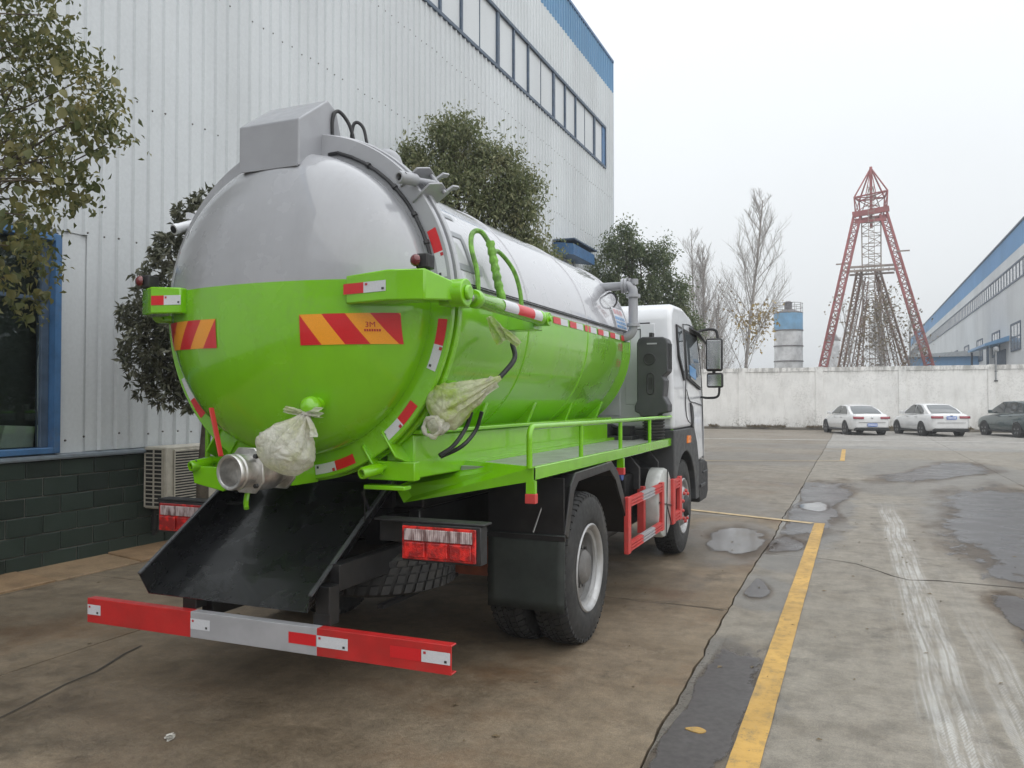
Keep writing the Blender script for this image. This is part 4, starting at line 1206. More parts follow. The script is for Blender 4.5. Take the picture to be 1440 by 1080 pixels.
# side platforms: deck, edge, rear fascia, railing with posts
M['deck'] = simple('chequer_plate', (0.34, 0.36, 0.33), 0.45, 0.3, var=0.12, dirt=0.4, bump=0.3, bscale=90)
for s in (1, -1):
    def X(v): return CX + s * (v - CX)
    dk = MB().box(X(-2.235), X(-1.755), 4.50, 8.38, 1.225, 1.262)
    deck = tp('side_platform', dk, M['deck'], smooth=None)
    e = MB()
    e.box(X(-1.754), X(-1.725), 4.42, 8.42, 1.195, 1.275); e.box(X(-2.30), X(-2.236), 4.62, 8.42, 1.195, 1.290)
    e.box(X(-2.236), X(-1.754), 8.385, 8.42, 1.195, 1.275)
    e.build('platform_edge', M['green'], deck, bevel=0.005, seg=1, smooth=None)
    fa = MB().add([(X(-2.62), 4.36, 1.13), (X(-2.56), 4.36, 1.035), (X(-1.725), 4.42, 1.195), (X(-1.725), 4.42, 1.275), (X(-1.80), 4.44, 1.278), (X(-2.30), 4.60, 1.290)], [(0, 1, 2, 3, 4, 5)])
    fa.add([(X(-2.62), 4.39, 1.13), (X(-2.56), 4.39, 1.035), (X(-1.725), 4.45, 1.195), (X(-1.725), 4.45, 1.275), (X(-1.80), 4.47, 1.278), (X(-2.30), 4.63, 1.290)], [(5, 4, 3, 2, 1, 0)])
    fa.add([fa.v[i] for i in range(12)], [(i, i + 6, (i + 1) % 6 + 6, (i + 1) % 6) for i in range(6)])
    fa.build('platform_fascia', M['green'], deck, smooth=None)
    rl = MB()
    xx = X(-1.742)
    rl.tube([(xx, 4.40, 1.27), (xx, 4.40, 1.44)] + arc((xx, 4.46, 1.45), 0.06, 180, 90, 6, 'yz') + [(xx, 5.5, 1.505), (xx, 8.34, 1.49)] + arc((xx, 8.35, 1.45), 0.045, 90, 0, 4, 'yz') + [(xx, 8.395, 1.27)], 0.0185, 12)
    rail = rl.build('railing', M['green'], deck)
    for yy in (5.37, 6.40, 7.42): MB().cyl((xx, yy, 1.27), (xx, yy, 1.495), 0.016, 12).build('rail_post', M['green'], rail)
    for yy in (4.42, 6.40, 8.36):
        MB().box(X(-1.770), X(-1.715), yy - 0.006, yy + 0.03, 1.12, 1.194).build('bracket_tab', M['green'], deck, smooth=None)
        MB().box(X(-1.775), X(-1.710), yy - 0.012, yy + 0.035, 1.062, 1.119).build('red_reflector', M['redguard'], deck, bevel=0.004, smooth=None)

# wheels
def tyre_mb(R_, wd, rim_r, n=64, outer_sign=1):
    """tyre round local X axis, outer face at x=0, body towards -x*sign"""
    mb = MB()
    s = -outer_sign
    prof = [(rim_r, s * 0.035), (rim_r + 0.02, s * 0.012), (rim_r + 0.06, 0.0), (R_ - 0.11, s * 0.002), (R_ - 0.06, s * 0.008), (R_ - 0.025, s * 0.022), (R_ - 0.008, s * 0.034),
            (R_, s * 0.05), (R_, s * (wd - 0.05)), (R_ - 0.008, s * (wd - 0.034)), (R_ - 0.06, s * (wd - 0.008)), (rim_r + 0.06, s * wd), (rim_r, s * (wd - 0.03))]
    mb.lathe(prof, (0, 0, 0), (1, 0, 0), n, close=True)
    return mb
def lugs_mb(R_, wd, n=56, s=-1):
    """tread blocks: shoulder lugs on both edges and zig-zag ribs"""
    mb = MB()
    for k in range(n):
        a = 2 * math.pi * k / n; da = 2 * math.pi / n
        for (x0, x1, ph, fr_, h0) in ((0.020, 0.066, 0.0, 0.62, 0.012), (0.078, 0.118, 0.35, 0.80, 0.012), (wd / 2 - 0.005, wd - 0.118, 0.1, 0.8, 0.012), (wd - 0.110, wd - 0.078, 0.6, 0.8, .012), (wd - 0.066, wd - 0.020, 0.3, 0.62, 0.012)):
            if x1 <= x0: continue
            a0 = a + ph * da; a1 = a0 + fr_ * da
            sk = 0.25 * da
            def P(r, t, x): return (s * x, r * math.cos(t), r * math.sin(t))
            rr0 = R_ - 0.006; rr1 = R_ + h0 * 0.9
            dr = 0.018 if x0 < 0.03 else 0.0; dr2 = 0.018 if x1 > wd - 0.03 else 0.0
            vs = [P(rr0 - dr * 1.5, a0, x0), P(rr0 - dr2 * 1.5, a0 + sk, x1), P(rr0 - dr2 * 1.5, a1 + sk, x1), P(rr0 - dr * 1.5, a1, x0), P(rr1 - dr, a0, x0), P(rr1 - dr2, a0 + sk, x1), P(rr1 - dr2, a1 + sk, x1), P(rr1 - dr, a1, x0)]
            mb.add(vs, [(4, 5, 6, 7), (0, 4, 7, 3), (1, 2, 6, 5), (0, 1, 5, 4), (2, 3, 7, 6)])
    return mb
RW, WD, RIM = 0.508, 0.265, 0.285
tyre_me = tyre_mb(RW, WD, RIM).mesh('tyre', M['rubber'], 40)
lug_me = lugs_mb(RW, WD).mesh('tread', M['rubber'], None)
rl = MB()
rl.lathe([(RIM + 0.012, 0.02), (RIM + 0.018, 0.008), (RIM + 0.008, 0.0), (RIM - 0.006, 0.006), (RIM - 0.020, 0.02), (RIM - 0.024, 0.035), (RIM - 0.046, 0.042), (RIM - 0.050, 0.060), (RIM - 0.040, 0.066), (RIM - 0.044, 0.10),
          ], (0, 0, 0), (-1, 0, 0), 56, caps=False)
rim_dual = rl.mesh('rim', M['rim'], 40)
hb = MB().lathe([(RIM - 0.046, 0.098), (0.20, 0.112), (0.15, 0.135), (0.12, 0.132), (0.118, 0.05), (0.10, 0.03), (0.07, 0.02), (0, 0.02)], (0, 0, 0), (-1, 0, 0), 40, caps=False)
for k in range(10):
    a = 2 * math.pi * (k + .5) / 10
    hb.cyl((-0.1035, 0.205 * math.cos(a), 0.205 * math.sin(a)), (-0.101, 0.205 * math.cos(a), 0.205 * math.sin(a)), 0.020, 12, mi=1)
for k in range(10):
    a = 2 * math.pi * k / 10
    hb.cyl((-0.14, 0.165 * math.cos(a), 0.165 * math.sin(a)), (-0.098, 0.165 * math.cos(a), 0.165 * math.sin(a)), 0.016, 6)
M['rim_shade_dirt'] = simple('shaded_dusty_wheel_disc', (0.15, 0.145, 0.14), 0.6, 0.2, var=0.25, dirt=0.6, dirtcol=(0.09, 0.075, 0.06))  # dark base colour stands in for shade inside the rim, plus dirt
hub_dual = hb.mesh('hub', [M['rim_shade_dirt'], M['black']], 40)
rl = MB().lathe([(RIM + 0.012, 0.02), (RIM + 0.018, 0.008), (RIM + 0.008, 0.0), (RIM - 0.008, 0.008), (RIM - 0.02, 0.04), (RIM - 0.05, 0.055), (0.21, 0.02), (0.19, -0.005), (0.10, -0.012), (0.0, -0.012)], (0, 0, 0), (-1, 0, 0), 56, caps=False)
rim_front = rl.mesh('rim', M['rim'], 40)
hf = MB().lathe([(0.12, 0.0), (0.115, -0.03), (0.09, -0.055), (0, -0.06)], (0, 0, 0), (-1, 0, 0), 28)
hub_front = hf.mesh('hub', M['blackmat'], 40)
nutm = MB()
for k in range(10):
    a = 2 * math.pi * k / 10
    nutm.tube([(-0.01, 0.165 * math.cos(a), 0.165 * math.sin(a)), (0.022, 0.165 * math.cos(a), 0.165 * math.sin(a)), (0.032, 0.165 * math.cos(a), 0.165 * math.sin(a))], [0.022, 0.020, 0.011], 8)
nut_caps = nutm.mesh('nut_caps', M['redguard'], 40)
def wheel(x, y, side, rim_me, hub_me, caps=None, spin=0.0):
    o = link('tyre', tyre_me, TR); o.name = 'wheel'
    parts = [link('tread', lug_me, o, world=False)]
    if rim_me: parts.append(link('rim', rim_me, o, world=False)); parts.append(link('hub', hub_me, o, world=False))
    if caps: parts.append(link('nut_caps', caps, o, world=False))
    o.location = (x, y, RW + 0.008 - 0.006)
    o.rotation_euler = (spin, 0, 0 if side > 0 else math.pi)
    return o
for s in (1, -1):
    xo = CX + s * 1.27
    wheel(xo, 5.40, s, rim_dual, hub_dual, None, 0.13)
    wheel(xo - s * (WD + 0.05), 5.40, s, None, None, None, 0.4)
    wheel(CX + s * 1.235, 8.93, s, rim_front, hub_front, nut_caps, 0.2)
# spare tyre lying flat under the frame
sp = MB()
sp.lathe([(RIM, 0.03), (RIM + 0.06, 0.0), (0.40, 0.002), (0.455, 0.03), (0.47, 0.05), (0.47, 0.21), (0.455, 0.23), (0.40, 0.255), (RIM, 0.23)], (-2.80, 4.47, 0.50), (0, 0, 1), 64, close=True)
spare = tp('spare_tyre', sp, M['rubber'], smooth=40)
lg = MB()
for k in range(44):
    a = 2 * math.pi * k / 44; da = 2 * math.pi / 44
    for z0, z1, ph in ((0.535, 0.585, 0), (0.595, 0.64, .3), (0.65, 0.685, .6), (0.693, 0.725, .3)):
        a0 = a + ph * da; a1 = a0 + 0.68 * da
        def P(r, t, z): return (-2.80 + r * math.cos(t), 4.47 + r * math.sin(t), z)
        vs = [P(0.466, a0, z0), P(0.466, a1, z0), P(0.466, a1 + .03, z1), P(0.466, a0 + .03, z1), P(0.483, a0, z0), P(0.483, a1, z0), P(0.483, a1 + .03, z1), P(0.483, a0 + .03, z1)]
        lg.add(vs, [(4, 5, 6, 7), (0, 1, 5, 4), (1, 2, 6, 5), (2, 3, 7, 6), (3, 0, 4, 7)])
lg.build('tread', M['rubber'], spare, smooth=None)
ca = MB()
for x in (-3.1, -2.5): ca.box(x - 0.02, x + 0.02, 4.0, 4.95, 0.475, 0.498)
ca.box(-2.86, -2.74, 4.4, 4.54, 0.755, 0.99)
ca.build('spare_carrier', M['black'], spare, smooth=None)

# mudguards and mud flaps behind the rear wheels
for s in (1, -1):
    def X(v): return CX + s * (v - CX)
    prof_o = [(4.90, 0.80), (5.02, 1.10), (5.12, 1.175), (5.95, 1.190), (6.12, 1.10), (6.58, 0.58)]
    prof_i = [(6.55, 0.575), (6.09, 1.08), (5.93, 1.165), (5.14, 1.150), (5.045, 1.09), (4.925, 0.80)]
    mg = tp('mudguard', MB().prism(prof_o + prof_i, 'x', X(-2.22), X(-1.706)), M['black'], smooth=None)
    po = [(a + (0.02 if a > 5.5 else -0.02), b_ + 0.012) for a, b_ in prof_o]
    pi_ = [(a + (-0.02 if a > 5.5 else 0.025), b_ - 0.025) for a, b_ in prof_i]
    MB().prism(po + pi_, 'x', X(-1.705), X(-1.690)).build('mudguard_edge', M['black'], mg, bevel=0.004, seg=1, smooth=None)
    st = MB(); st.bar((X(-1.82), 4.92, 1.10), (X(-1.90), 4.86, 0.82), 0.018, 0.006)
    st.build('flap_stay', M['rim'], mg, smooth=None)
    MB().box(X(-2.225), X(-1.70), 4.885, 4.897, 0.80, 1.17).build('rear_board', M['black'], mg, smooth=None)
    fl = MB()
    fl.grid(lambda u, v: Vector((X(-2.215 + 0.53 * u), 4.868 + 0.012 * math.sin(u * 5) * (1 - v) - 0.01 * (1 - v), 0.325 + 0.485 * v)), 10, 8)
    f2 = fl.build('mud_flap', M['flap'], TR, smooth=60)
    so = f2.modifiers.new('thick', 'SOLIDIFY'); so.thickness = 0.008
    MB().box(X(-2.22), X(-1.68), 4.850, 4.862, 0.775, 0.805).build('flap_bar', M['black'], f2, smooth=None)

# rear lights on a black cross rail
g = G('red_lens'); p = g.obj()
sx, sy, sz = g.xyz(p)
pat = g.voro(g.scalev(p, 1, 0, 1), 150.0)
fl_ = g.noise(g.scalev(p, 1, 0, 1), 17, 2)
g.set(color=g.mix(g.map(fl_, 0.42, 0.62), (0.28, 0.004, 0.006), (0.72, 0.018, 0.014)), rough=0.12, coat=0.8, spec=0.6, normal=g.bump(pat, 0.5, 0.004)); M['tail_red'] = g.m
g = G('clear_lens'); p = g.obj(); sx, sy, sz = g.xyz(p)
fl_ = g.math('PINGPONG', sx, 0.006)
cn_ = g.noise(g.scalev(p, 1, 0, 0.3), 26, 3)
g.set(color=g.mix(g.map(cn_, .38, .62), (0.16, 0.09, 0.09), (0.56, 0.46, 0.46)), rough=0.12, coat=0.8, normal=g.bump(g.map(fl_, 0, 0.006), 0.6, 0.004)); M['clear'] = g.m
for s in (1, -1):
    dy_ = 0.0 if s > 0 else 0.21
    def X(v): return CX + s * (v - CX) - dy_
    hs_ = MB().box(X(-2.29), X(-1.815), 3.885 + dy_, 3.97 + dy_, 0.790, 0.995)
    hs_.box(X(-2.48), X(-1.80), 3.89 + dy_, 4.0 + dy_, 0.997, 1.010)
    hs_.box(X(-2.52), X(-2.32), 4.02 + dy_, 4.07 + dy_, 0.86, 0.985)
    li = tp('tail_light', hs_, M['blackmat'], bevel=0.004, seg=1)
    MB().box(X(-2.285), X(-1.838), 3.872 + dy_, 3.884 + dy_, 0.802, 0.982).build('red_lens', M['tail_red'], li, bevel=0.004, seg=1, smooth=None)
    MB().box(X(-2.268), X(-1.856), 3.862 + dy_, 3.871 + dy_, 0.905, 0.968).build('clear_lens', M['clear'], li, bevel=0.003, seg=1, smooth=None)
    for k in range(3):
        a = -2.266 + k * 0.138
        MB().box(X(a), X(a + 0.128), 3.860 + dy_, 3.871 + dy_, 0.815, 0.898).build('red_lens', M['tail_red'], li, bevel=0.010, seg=2, smooth=None)

# underrun bumper: red and silver channel with posts
bm_ = MB()
bx0, bx1, by, bz0, bz1 = -4.165, -1.765, 3.45, 0.362, 0.503
chan = [(by, bz0), (by, bz1), (by + 0.055, bz1), (by + 0.055, bz1 - 0.008), (by + 0.008, bz1 - 0.008), (by + 0.008, bz0 + 0.008), (by + 0.055, bz0 + 0.008), (by + 0.055, bz0)]
b1 = MB().prism(chan, 'x', bx0, -3.375).build('underrun_bumper', M['redpaint'], TR, bevel=0.002, seg=1, smooth=None)
MB().prism(chan, 'x', -3.375, -2.535).build('silver_section', M['silver'], b1, bevel=0.002, seg=1, smooth=None)
MB().prism(chan, 'x', -2.535, bx1).build('red_section', M['redpaint'], b1, bevel=0.002, seg=1, smooth=None)
def bsticker(x0, x1, z0, z1, m_, nm): return MB().add([(x0, by - 0.002, z0), (x1, by - 0.002, z0), (x1, by - 0.002, z1), (x0, by - 0.002, z1)], [(0, 1, 2, 3)]).build(nm, M[m_], b1, smooth=None)
for x0, x1 in ((-4.160, -4.055), (-3.372, -3.235), (-2.533, -2.345), (-1.925, -1.77)):
    bsticker(x0, x1, 0.410, 0.468, 'r_white', 'white_reflector')
    for xm, zm, mk in ((x0 + 0.018, 0.455, 'ink_red'), (x1 - 0.024, 0.424, 'ink_black')):
        MB().add([(xm - .007, by - 0.004, zm - .006), (xm + .007, by - .004, zm - .006), (xm + .007, by - .004, zm + .006), (xm - .007, by - .004, zm + .006)], [(0, 1, 2, 3)]).build('print_mark', M[mk], b1, smooth=None)
bsticker(-2.710, -2.538, 0.410, 0.468, 'r_red', 'red_reflector'); bsticker(-2.10, -1.928, 0.410, 0.468, 'r_red', 'red_reflector')
po = MB().box(-2.59, -2.50, 3.51, 3.60, 0.50, 0.70); po.box(-2.60, -2.49, 3.507, 3.515, 0.37, 0.56); po.box(-2.565, -2.50, 3.60, 4.46, 0.66, 0.80)
po.build('bumper_post', M['black'], b1, bevel=0.004, seg=1, smooth=None)
po = MB().box(-3.485, -3.395, 3.51, 3.60, 0.50, 0.56); po.box(-3.49, -3.39, 3.507, 3.515, 0.37, 0.56); po.box(-3.44, -3.36, 3.602, 4.46, 0.44, 0.54)
po.build('bumper_post', M['black'], b1, bevel=0.004, seg=1, smooth=None)

# chute
M['chute_edge'] = simple('highlit_black_edge', (0.07, 0.072, 0.078), 0.3, 0.3, coat=0.3, var=0.3)  # paler than the chute: the lip's highlight is painted into this colour
M['chute'] = simple('chute_black_paint', (0.012, 0.0125, 0.014), 0.27, coat=0.25, var=0.12, vs_=2, dirt=0.0, rvar=0.35)
c0, c1 = (3.49, 0.565), (4.37, 1.145)
def chute_pt(x, t, h=0.0):
    dy, dz = c1[0] - c0[0], c1[1] - c0[1]; L = math.hypot(dy, dz)
    return Vector((x, c0[0] + dy * t - dz / L * h, c0[1] + dz * t + dy / L * h))
cf = MB(); T = 0.006
xl, xr = -3.725, -2.63
vs = []
for t in (0, 1):
    vs += [chute_pt(xl + 0.015, t, 0.150), chute_pt(xl, t, 0), chute_pt(xr, t, 0), chute_pt(xr + 0.075, t, 0.125)]
n_ = 4
under = []
for t in (0, 1):
    under += [chute_pt(xl + 0.015 - T, t, 0.150), chute_pt(xl - T, t, -T), chute_pt(xr + T, t, -T), chute_pt(xr + 0.075 + T, t, 0.125)]
cf.add(vs + under, [(0, 1, 5, 4), (1, 2, 6, 5), (2, 3, 7, 6), (8, 12, 13, 9), (9, 13, 14, 10), (10, 14, 15, 11), (0, 8, 9, 1), (1, 9, 10, 2), (2, 10, 11, 3), (4, 5, 13, 12), (5, 6, 14, 13), (6, 7, 15, 14), (0, 4, 12, 8), (3, 11, 15, 7)])
chute = tp('discharge_chute', cf, M['chute'], smooth=None)
for xa_, ha_ in ((xl + 0.015, .152), (xr + 0.075, .127)):
    MB().bar(chute_pt(xa_, 0.0, ha_), chute_pt(xa_, 1.0, ha_), 0.022, 0.010).build('chute_lip', M['chute_edge'], chute, smooth=None)
cs = MB()
cs.box(-3.70, -2.64, 4.36, 4.40, 1.00, 1.12); cs.bar((-2.56, 3.90, 1.15), (-2.56, 4.0, 0.99), 0.012); cs.bar((-2.52, 3.86, 1.17), (-2.54, 3.90, 0.98), 0.006)
cs.build('chute_bracket', M['black'], chute, smooth=None)

# outlet valve under the dome: flange plates, cast body, open coupling, red lever
def plate(mb, c, d, w, th):
    d = Vector(d).normalized(); x = Vector((0, 0, 1)).cross(d).normalized(); z = d.cross(x)
    pts = []
    k = 0.25 * w
    for a, b_ in ((-1, -.5), (-.5, -1), (.5, -1), (1, -.5), (1, .5), (.5, 1), (-.5, 1), (-1, .5)): pts.append(Vector(c) + x * a * w / 2 + z * b_ * w / 2)
    q = [p + d * th for p in pts]; n = 8
    mb.add(pts + q, [tuple(reversed(range(n))), tuple(range(n, 2 * n))] + [(i, (i + 1) % n, n + (i + 1) % n, n + i) for i in range(n)])
vd = Vector((0.10, 1, 0.02)).normalized(); vo = Vector((-2.905, 3.22, 1.302))
va = MB()
plate(va, vo + vd * 0.115, vd, 0.235, 0.016); plate(va, vo + vd * 0.335, vd, 0.235, 0.018)
va.lathe([(0.085, 0.12), (0.098, 0.15), (0.112, 0.20), (0.112, 0.27), (0.096, 0.31), (0.085, 0.335)], vo, vd, 28)
valve = tp('outlet_valve', va, M['alu'], bevel=0.004, seg=1)
cp = MB().lathe([(0.072, 0.20), (0.072, 0.004), (0.078, 0.0), (0.088, 0.0), (0.092, 0.006), (0.092, 0.022), (0.086, 0.026), (0.086, 0.036), (0.093, 0.042), (0.093, 0.058), (0.086, 0.066), (0.086, 0.118)], vo, vd, 36)
cp.build('pipe_coupling', M['alu'], valve)
MB().lathe([(0.0, 0.16), (0.072, 0.16), (0.072, 0.165), (0, 0.165)], vo, vd, 24).build('valve_gate', M['steel_dark'], valve)
bo = MB()
zx = Vector((0, 0, 1)).cross(vd).normalized(); zz = vd.cross(zx)
for dd_ in (0.115, 0.353):
    for a, b_ in ((-1, -1), (1, -1), (1, 1), (-1, 1)):
        c = vo + vd * dd_ + zx * a * 0.076 + zz * b_ * 0.076
        bo.cyl(c - vd * 0.016, c + vd * 0.004, 0.013, 6)
bo.cyl(vo + vd * 0.12 + zx * 0.076 + zz * 0.076, vo + vd * 0.34 + zx * 0.076 + zz * 0.076, 0.006, 8)
bo.build('bolts', M['steel_dark'], valve, smooth=None)
MB().cyl(vo + vd * 0.24 + zx * 0.10 - zz * 0.02, vo + vd * 0.24 + zx * 0.14 - zz * 0.02, 0.02, 8).build('brass_plug', M['sack'], valve)
MB().bar((-3.185, 3.47, 1.36), (-3.285, 3.50, 1.625), 0.030, 0.010).build('lever', M['redpaint'], valve, bevel=0.003, seg=1, smooth=None)
gs = MB()
gs.cyl(vo + vd * 0.35, (-2.94, 3.85, 1.34), 0.082, 20); gs.box(-3.06, -2.83, 3.62, 3.86, 1.20, 1.30)
gs.tube(smoothpath([(-2.95, 3.42, 1.21), (-2.95, 3.40, 1.14), (-2.93, 3.38, 1.10)], 4), 0.014, 8)
gs.build('valve_stub', M['green'], valve)
# sight-gauge knob on the dome
kn = MB(); kn.sphere((-2.615, 3.50, 1.630), 0.060, 18, 12); kn.cyl((-2.615, 3.50, 1.63), (-2.625, 3.64, 1.66), 0.040, 18)
tp('gauge_knob', kn, M['green'])

# side outlet stub and hoses
so = MB(); so.tube([(-2.40, 4.12, 1.72), (-2.10, 4.10, 1.715), (-2.03, 4.03, 1.70), (-2.02, 3.98, 1.66)], 0.07, 18)
tp('side_outlet', so, M['green'])
hz = MB()
hz.tube(smoothpath([(-1.96, 4.66, 2.02), (-1.93, 4.62, 1.92), (-1.98, 4.50, 1.80), (-2.02, 4.42, 1.72)], 8), 0.016, 10)
hz.tube(smoothpath([(-2.03, 4.22, 1.60), (-2.06, 4.206, 1.506), (-2.08, 4.09, 1.41), (-2.12, 4.0, 1.36)], 6), 0.0125, 8)
hz.tube(smoothpath([(-2.02, 4.34, 1.60), (-2.06, 4.34, 1.49), (-2.10, 4.24, 1.40), (-2.20, 4.16, 1.34)], 6), 0.0125, 8)
tp('rubber_hose', hz, M['hose'])
M['hose_green'] = simple('overspray_hose', (0.14, 0.32, 0.035), 0.5, var=0.5, vs_=14, bump=0.4, bscale=90)
lg_ = MB()
lg_.tube(smoothpath([(-2.055, 4.36, 2.24), (-2.06, 4.36, 2.42), (-2.10, 4.36, 2.58), (-2.12, 4.42, 2.68), (-2.10, 4.50, 2.70), (-2.05, 4.53, 2.62)], 8), 0.016, 8)
lg_.tube(smoothpath([(-2.05, 4.52, 2.64), (-2.02, 4.52, 2.50), (-1.99, 4.52, 2.36), (-1.96, 4.56, 2.20)], 8), [0.026 + 0.004 * math.sin(i * 2.1) for i in range(25)], 10)
lg_.tube(smoothpath([(-2.03, 4.54, 2.46), (-2.06, 4.60, 2.58), (-2.06, 4.70, 2.60), (-2.01, 4.80, 2.50), (-1.98, 4.84, 2.36), (-1.97, 4.84, 2.22)], 8), 0.0145, 8)
tp('looped_hoses', lg_, M['hose_green'])

# side guards
def guard(y0_, y1_, z0_, z1_, w, silver, s):
    def X(v): return CX + s * (v - CX)
    xa, xb = X(-1.705), X(-1.665)
    gd = tp('side_guard', MB().box(xa, xb, y0_, y0_ + w, z0_, z1_), M['redguard'], bevel=0.004, seg=1, smooth=None)
    MB().box(xa, xb, y1_ - w, y1_, z0_, z1_).build('guard_post', M['redguard'], gd, bevel=0.004, seg=1, smooth=None)
    ym0, ym1 = (y0_ + w, y1_ - w)
    for za, zb_ in ((z0_ + 0.01, z0_ + w), (z1_ - w, z1_ - 0.01)):
        segs = [(ym0, ym0 + (ym1 - ym0) * 0.36, 'redguard'), (ym0 + (ym1 - ym0) * 0.36, ym0 + (ym1 - ym0) * 0.74, 'silver'), (ym0 + (ym1 - ym0) * 0.74, ym1, 'redguard')] if silver else [(ym0, ym1, 'redguard')]
        for a, b_, m_ in segs:
            rb = MB()
            h = zb_ - za
            rb.box(xa, xb - s * 0.012, a + .001, b_ - .001, za, zb_)
            for q in range(3): rb.box(xb - s * 0.0125, xb, a + .001, b_ - .001, za + h * (0.06 + 0.34 * q), za + h * (0.26 + 0.34 * q))
            rb.build('guard_rail', M[m_], gd, smooth=None)
    return gd
for s in (1, -1):
    gd = guard(6.36, 7.70, 0.43, 0.885, 0.085, True, s)
    def X(v): return CX + s * (v - CX)
    MB().box(X(-1.86), X(-1.80), 7.42, 7.50, 0.43, 0.86).build('guard_stay', M['redguard'], gd, smooth=None)
    guard(8.12, 8.56, 0.42, 0.87, 0.11, False, s)
    for yy, x0_ in ((6.45, -1.85), (7.25, -1.80), (8.02, -1.80)):
        poly = [(X(-2.45), 1.19), (X(x0_ - 0.12), 1.19), (X(x0_), 1.05), (X(x0_), 0.86), (X(x0_ - 0.05), 0.84), (X(x0_ - 0.05), 0.98), (X(-2.05), 1.1), (X(-2.45), 1.1)]
        tp('guard_bracket', MB().prism(poly, 'y', yy, yy + 0.05), M['blackmat'], bevel=0.004, seg=1, smooth=None)
    eq = MB()
    eq.cyl((X(-2.2), 6.8, 0.80), (X(-2.2), 7.5, 0.80), 0.14, 20); eq.cyl((X(-2.1), 6.75, 0.52), (X(-2.1), 7.4, 0.52), 0.11, 20)
    eq.box(X(-2.5), X(-2.0), 7.5, 8.0, 0.45, 0.95); eq.box(X(-2.5), X(-2.05), 8.0, 8.35, 0.7, 1.1)
    eq.tube(smoothpath([(X(-1.95), 6.6, 0.75), (X(-1.9), 6.85, 0.62), (X(-1.93), 7.1, 0.70), (X(-2.0), 7.4, 0.55)], 5), 0.018, 8)
    tp('air_tanks', eq, M['blackmat'], bevel=0.01)
    bl = MB(); bl.cyl((X(-1.98), 7.05, 1.0), (X(-1.90), 7.05, 1.0), 0.05, 12); bl.box(X(-2.2), X(-1.98), 6.95, 7.15, 0.94, 1.06)
    tp('filter_cap', bl, M['bluecap'])
M['film'] = simple('film_wrapped_cover', (0.42, 0.43, 0.41), 0.35, coat=0.4, var=0.12, dirt=0.3, bump=0.3, bscale=25)
fc = MB().lathe([(0.0, 0.045), (0.30, 0.04), (0.325, 0.032), (0.338, 0.012), (0.338, -0.10), (0.0, -0.10)], (-1.735, 7.90, 0.665), (1, 0, 0), 48)
fco = tp('round_cover', fc, M['film'])
tb = MB()
tb.bar((-1.688, 7.90 - 0.31, 0.70), (-1.688, 7.90 + 0.30, 0.60), 0.010); tb.bar((-1.688, 7.95, 0.99), (-1.688, 7.88, 0.34), 0.008); tb.bar((-1.687, 7.90, 0.66), (-1.687, 8.12, 0.43), 0.008)
tb.build('strap', M['black'], fco, smooth=None)
tp('cover_bracket', MB().box(-2.1, -1.84, 7.78, 7.95, 0.55, 1.0), M['blackmat'])

# cctv camera on the far side of the tank
cc = MB(); cc.cyl((-3.8130, 3.93, 2.785), (-3.8400, 3.79, 2.725), 0.030, 18); cc.cyl((-3.8390, 3.795, 2.727), (-3.8440, 3.770, 2.716), 0.033, 18)
cc.box(-3.8380, -3.82, 3.86, 3.94, 2.80, 2.84); cc.cyl((-3.7980, 3.90, 2.84), (-3.70, 3.95, 2.86), 0.016, 8)
cam_w = tp('rear_camera', cc, M['white_cab'])
MB().cyl((-3.8438, 3.771, 2.7165), (-3.8450, 3.765, 2.714), 0.023, 16).build('camera_lens', M['black'], cam_w)
# ------------------------------------------------------------------ cab of the truck
cprof = [(8.34, 1.36), (8.34, 2.50), (8.38, 2.60), (8.50, 2.675), (9.0, 2.69), (9.45, 2.62), (9.78, 2.45), (10.08, 1.78), (10.18, 1.35), (10.18, 0.94), (9.74, 0.94), (9.63, 1.18), (9.45, 1.36)]
# loft across the width so that the sides lean in towards the roof
def cab_side(dx, y, z):
    k = max(0.0, z - 1.9)
    return dx * (1.250 - 0.055 * k * k - 0.008 * k)
cb = MB(); NX = 2
n = len(cprof)
for sx in (-1, 1):
    cb.v += [(CX + cab_side(sx, y, z), y, z) for y, z in cprof]
cb.f += [tuple(range(n)), tuple(reversed(range(n, 2 * n)))] + [(i, i + n, (i + 1) % n + n, (i + 1) % n) for i in range(n)]
cb.mi += [0] * (n + 2)
cab = tp('cab', cb, M['white_cab'], bevel=0.045, seg=4, smooth=50)
def sidepoly(poly, off, th, matl, name, parent, s=1, bevel=0.0):
    mb = MB(); n = len(poly)
    a = [(CX + s * (cab_side(1, y, z) + off), y, z) for y, z in poly]; b = [(CX + s * (cab_side(1, y, z) + off - th), y, z) for y, z in poly]
    mb.add(a + b, [tuple(range(n)), tuple(reversed(range(n, 2 * n)))] + [(i, i + n, (i + 1) % n + n, (i + 1) % n) for i in range(n)])
    return mb.build(name, matl, parent, bevel=bevel, seg=2, smooth=None)
def grow(poly, d):
    return [(p.x, p.y) for p in inset([Vector(q) for q in poly], -d)]
M['cab_glass'] = glassmat('cab_glass', (0.10, 0.115, 0.125), 0.03)
M['fender'] = simple('grey_plastic', (0.045, 0.047, 0.05), 0.5, var=0.12, dirt=0.3, bump=0.1, bscale=300)
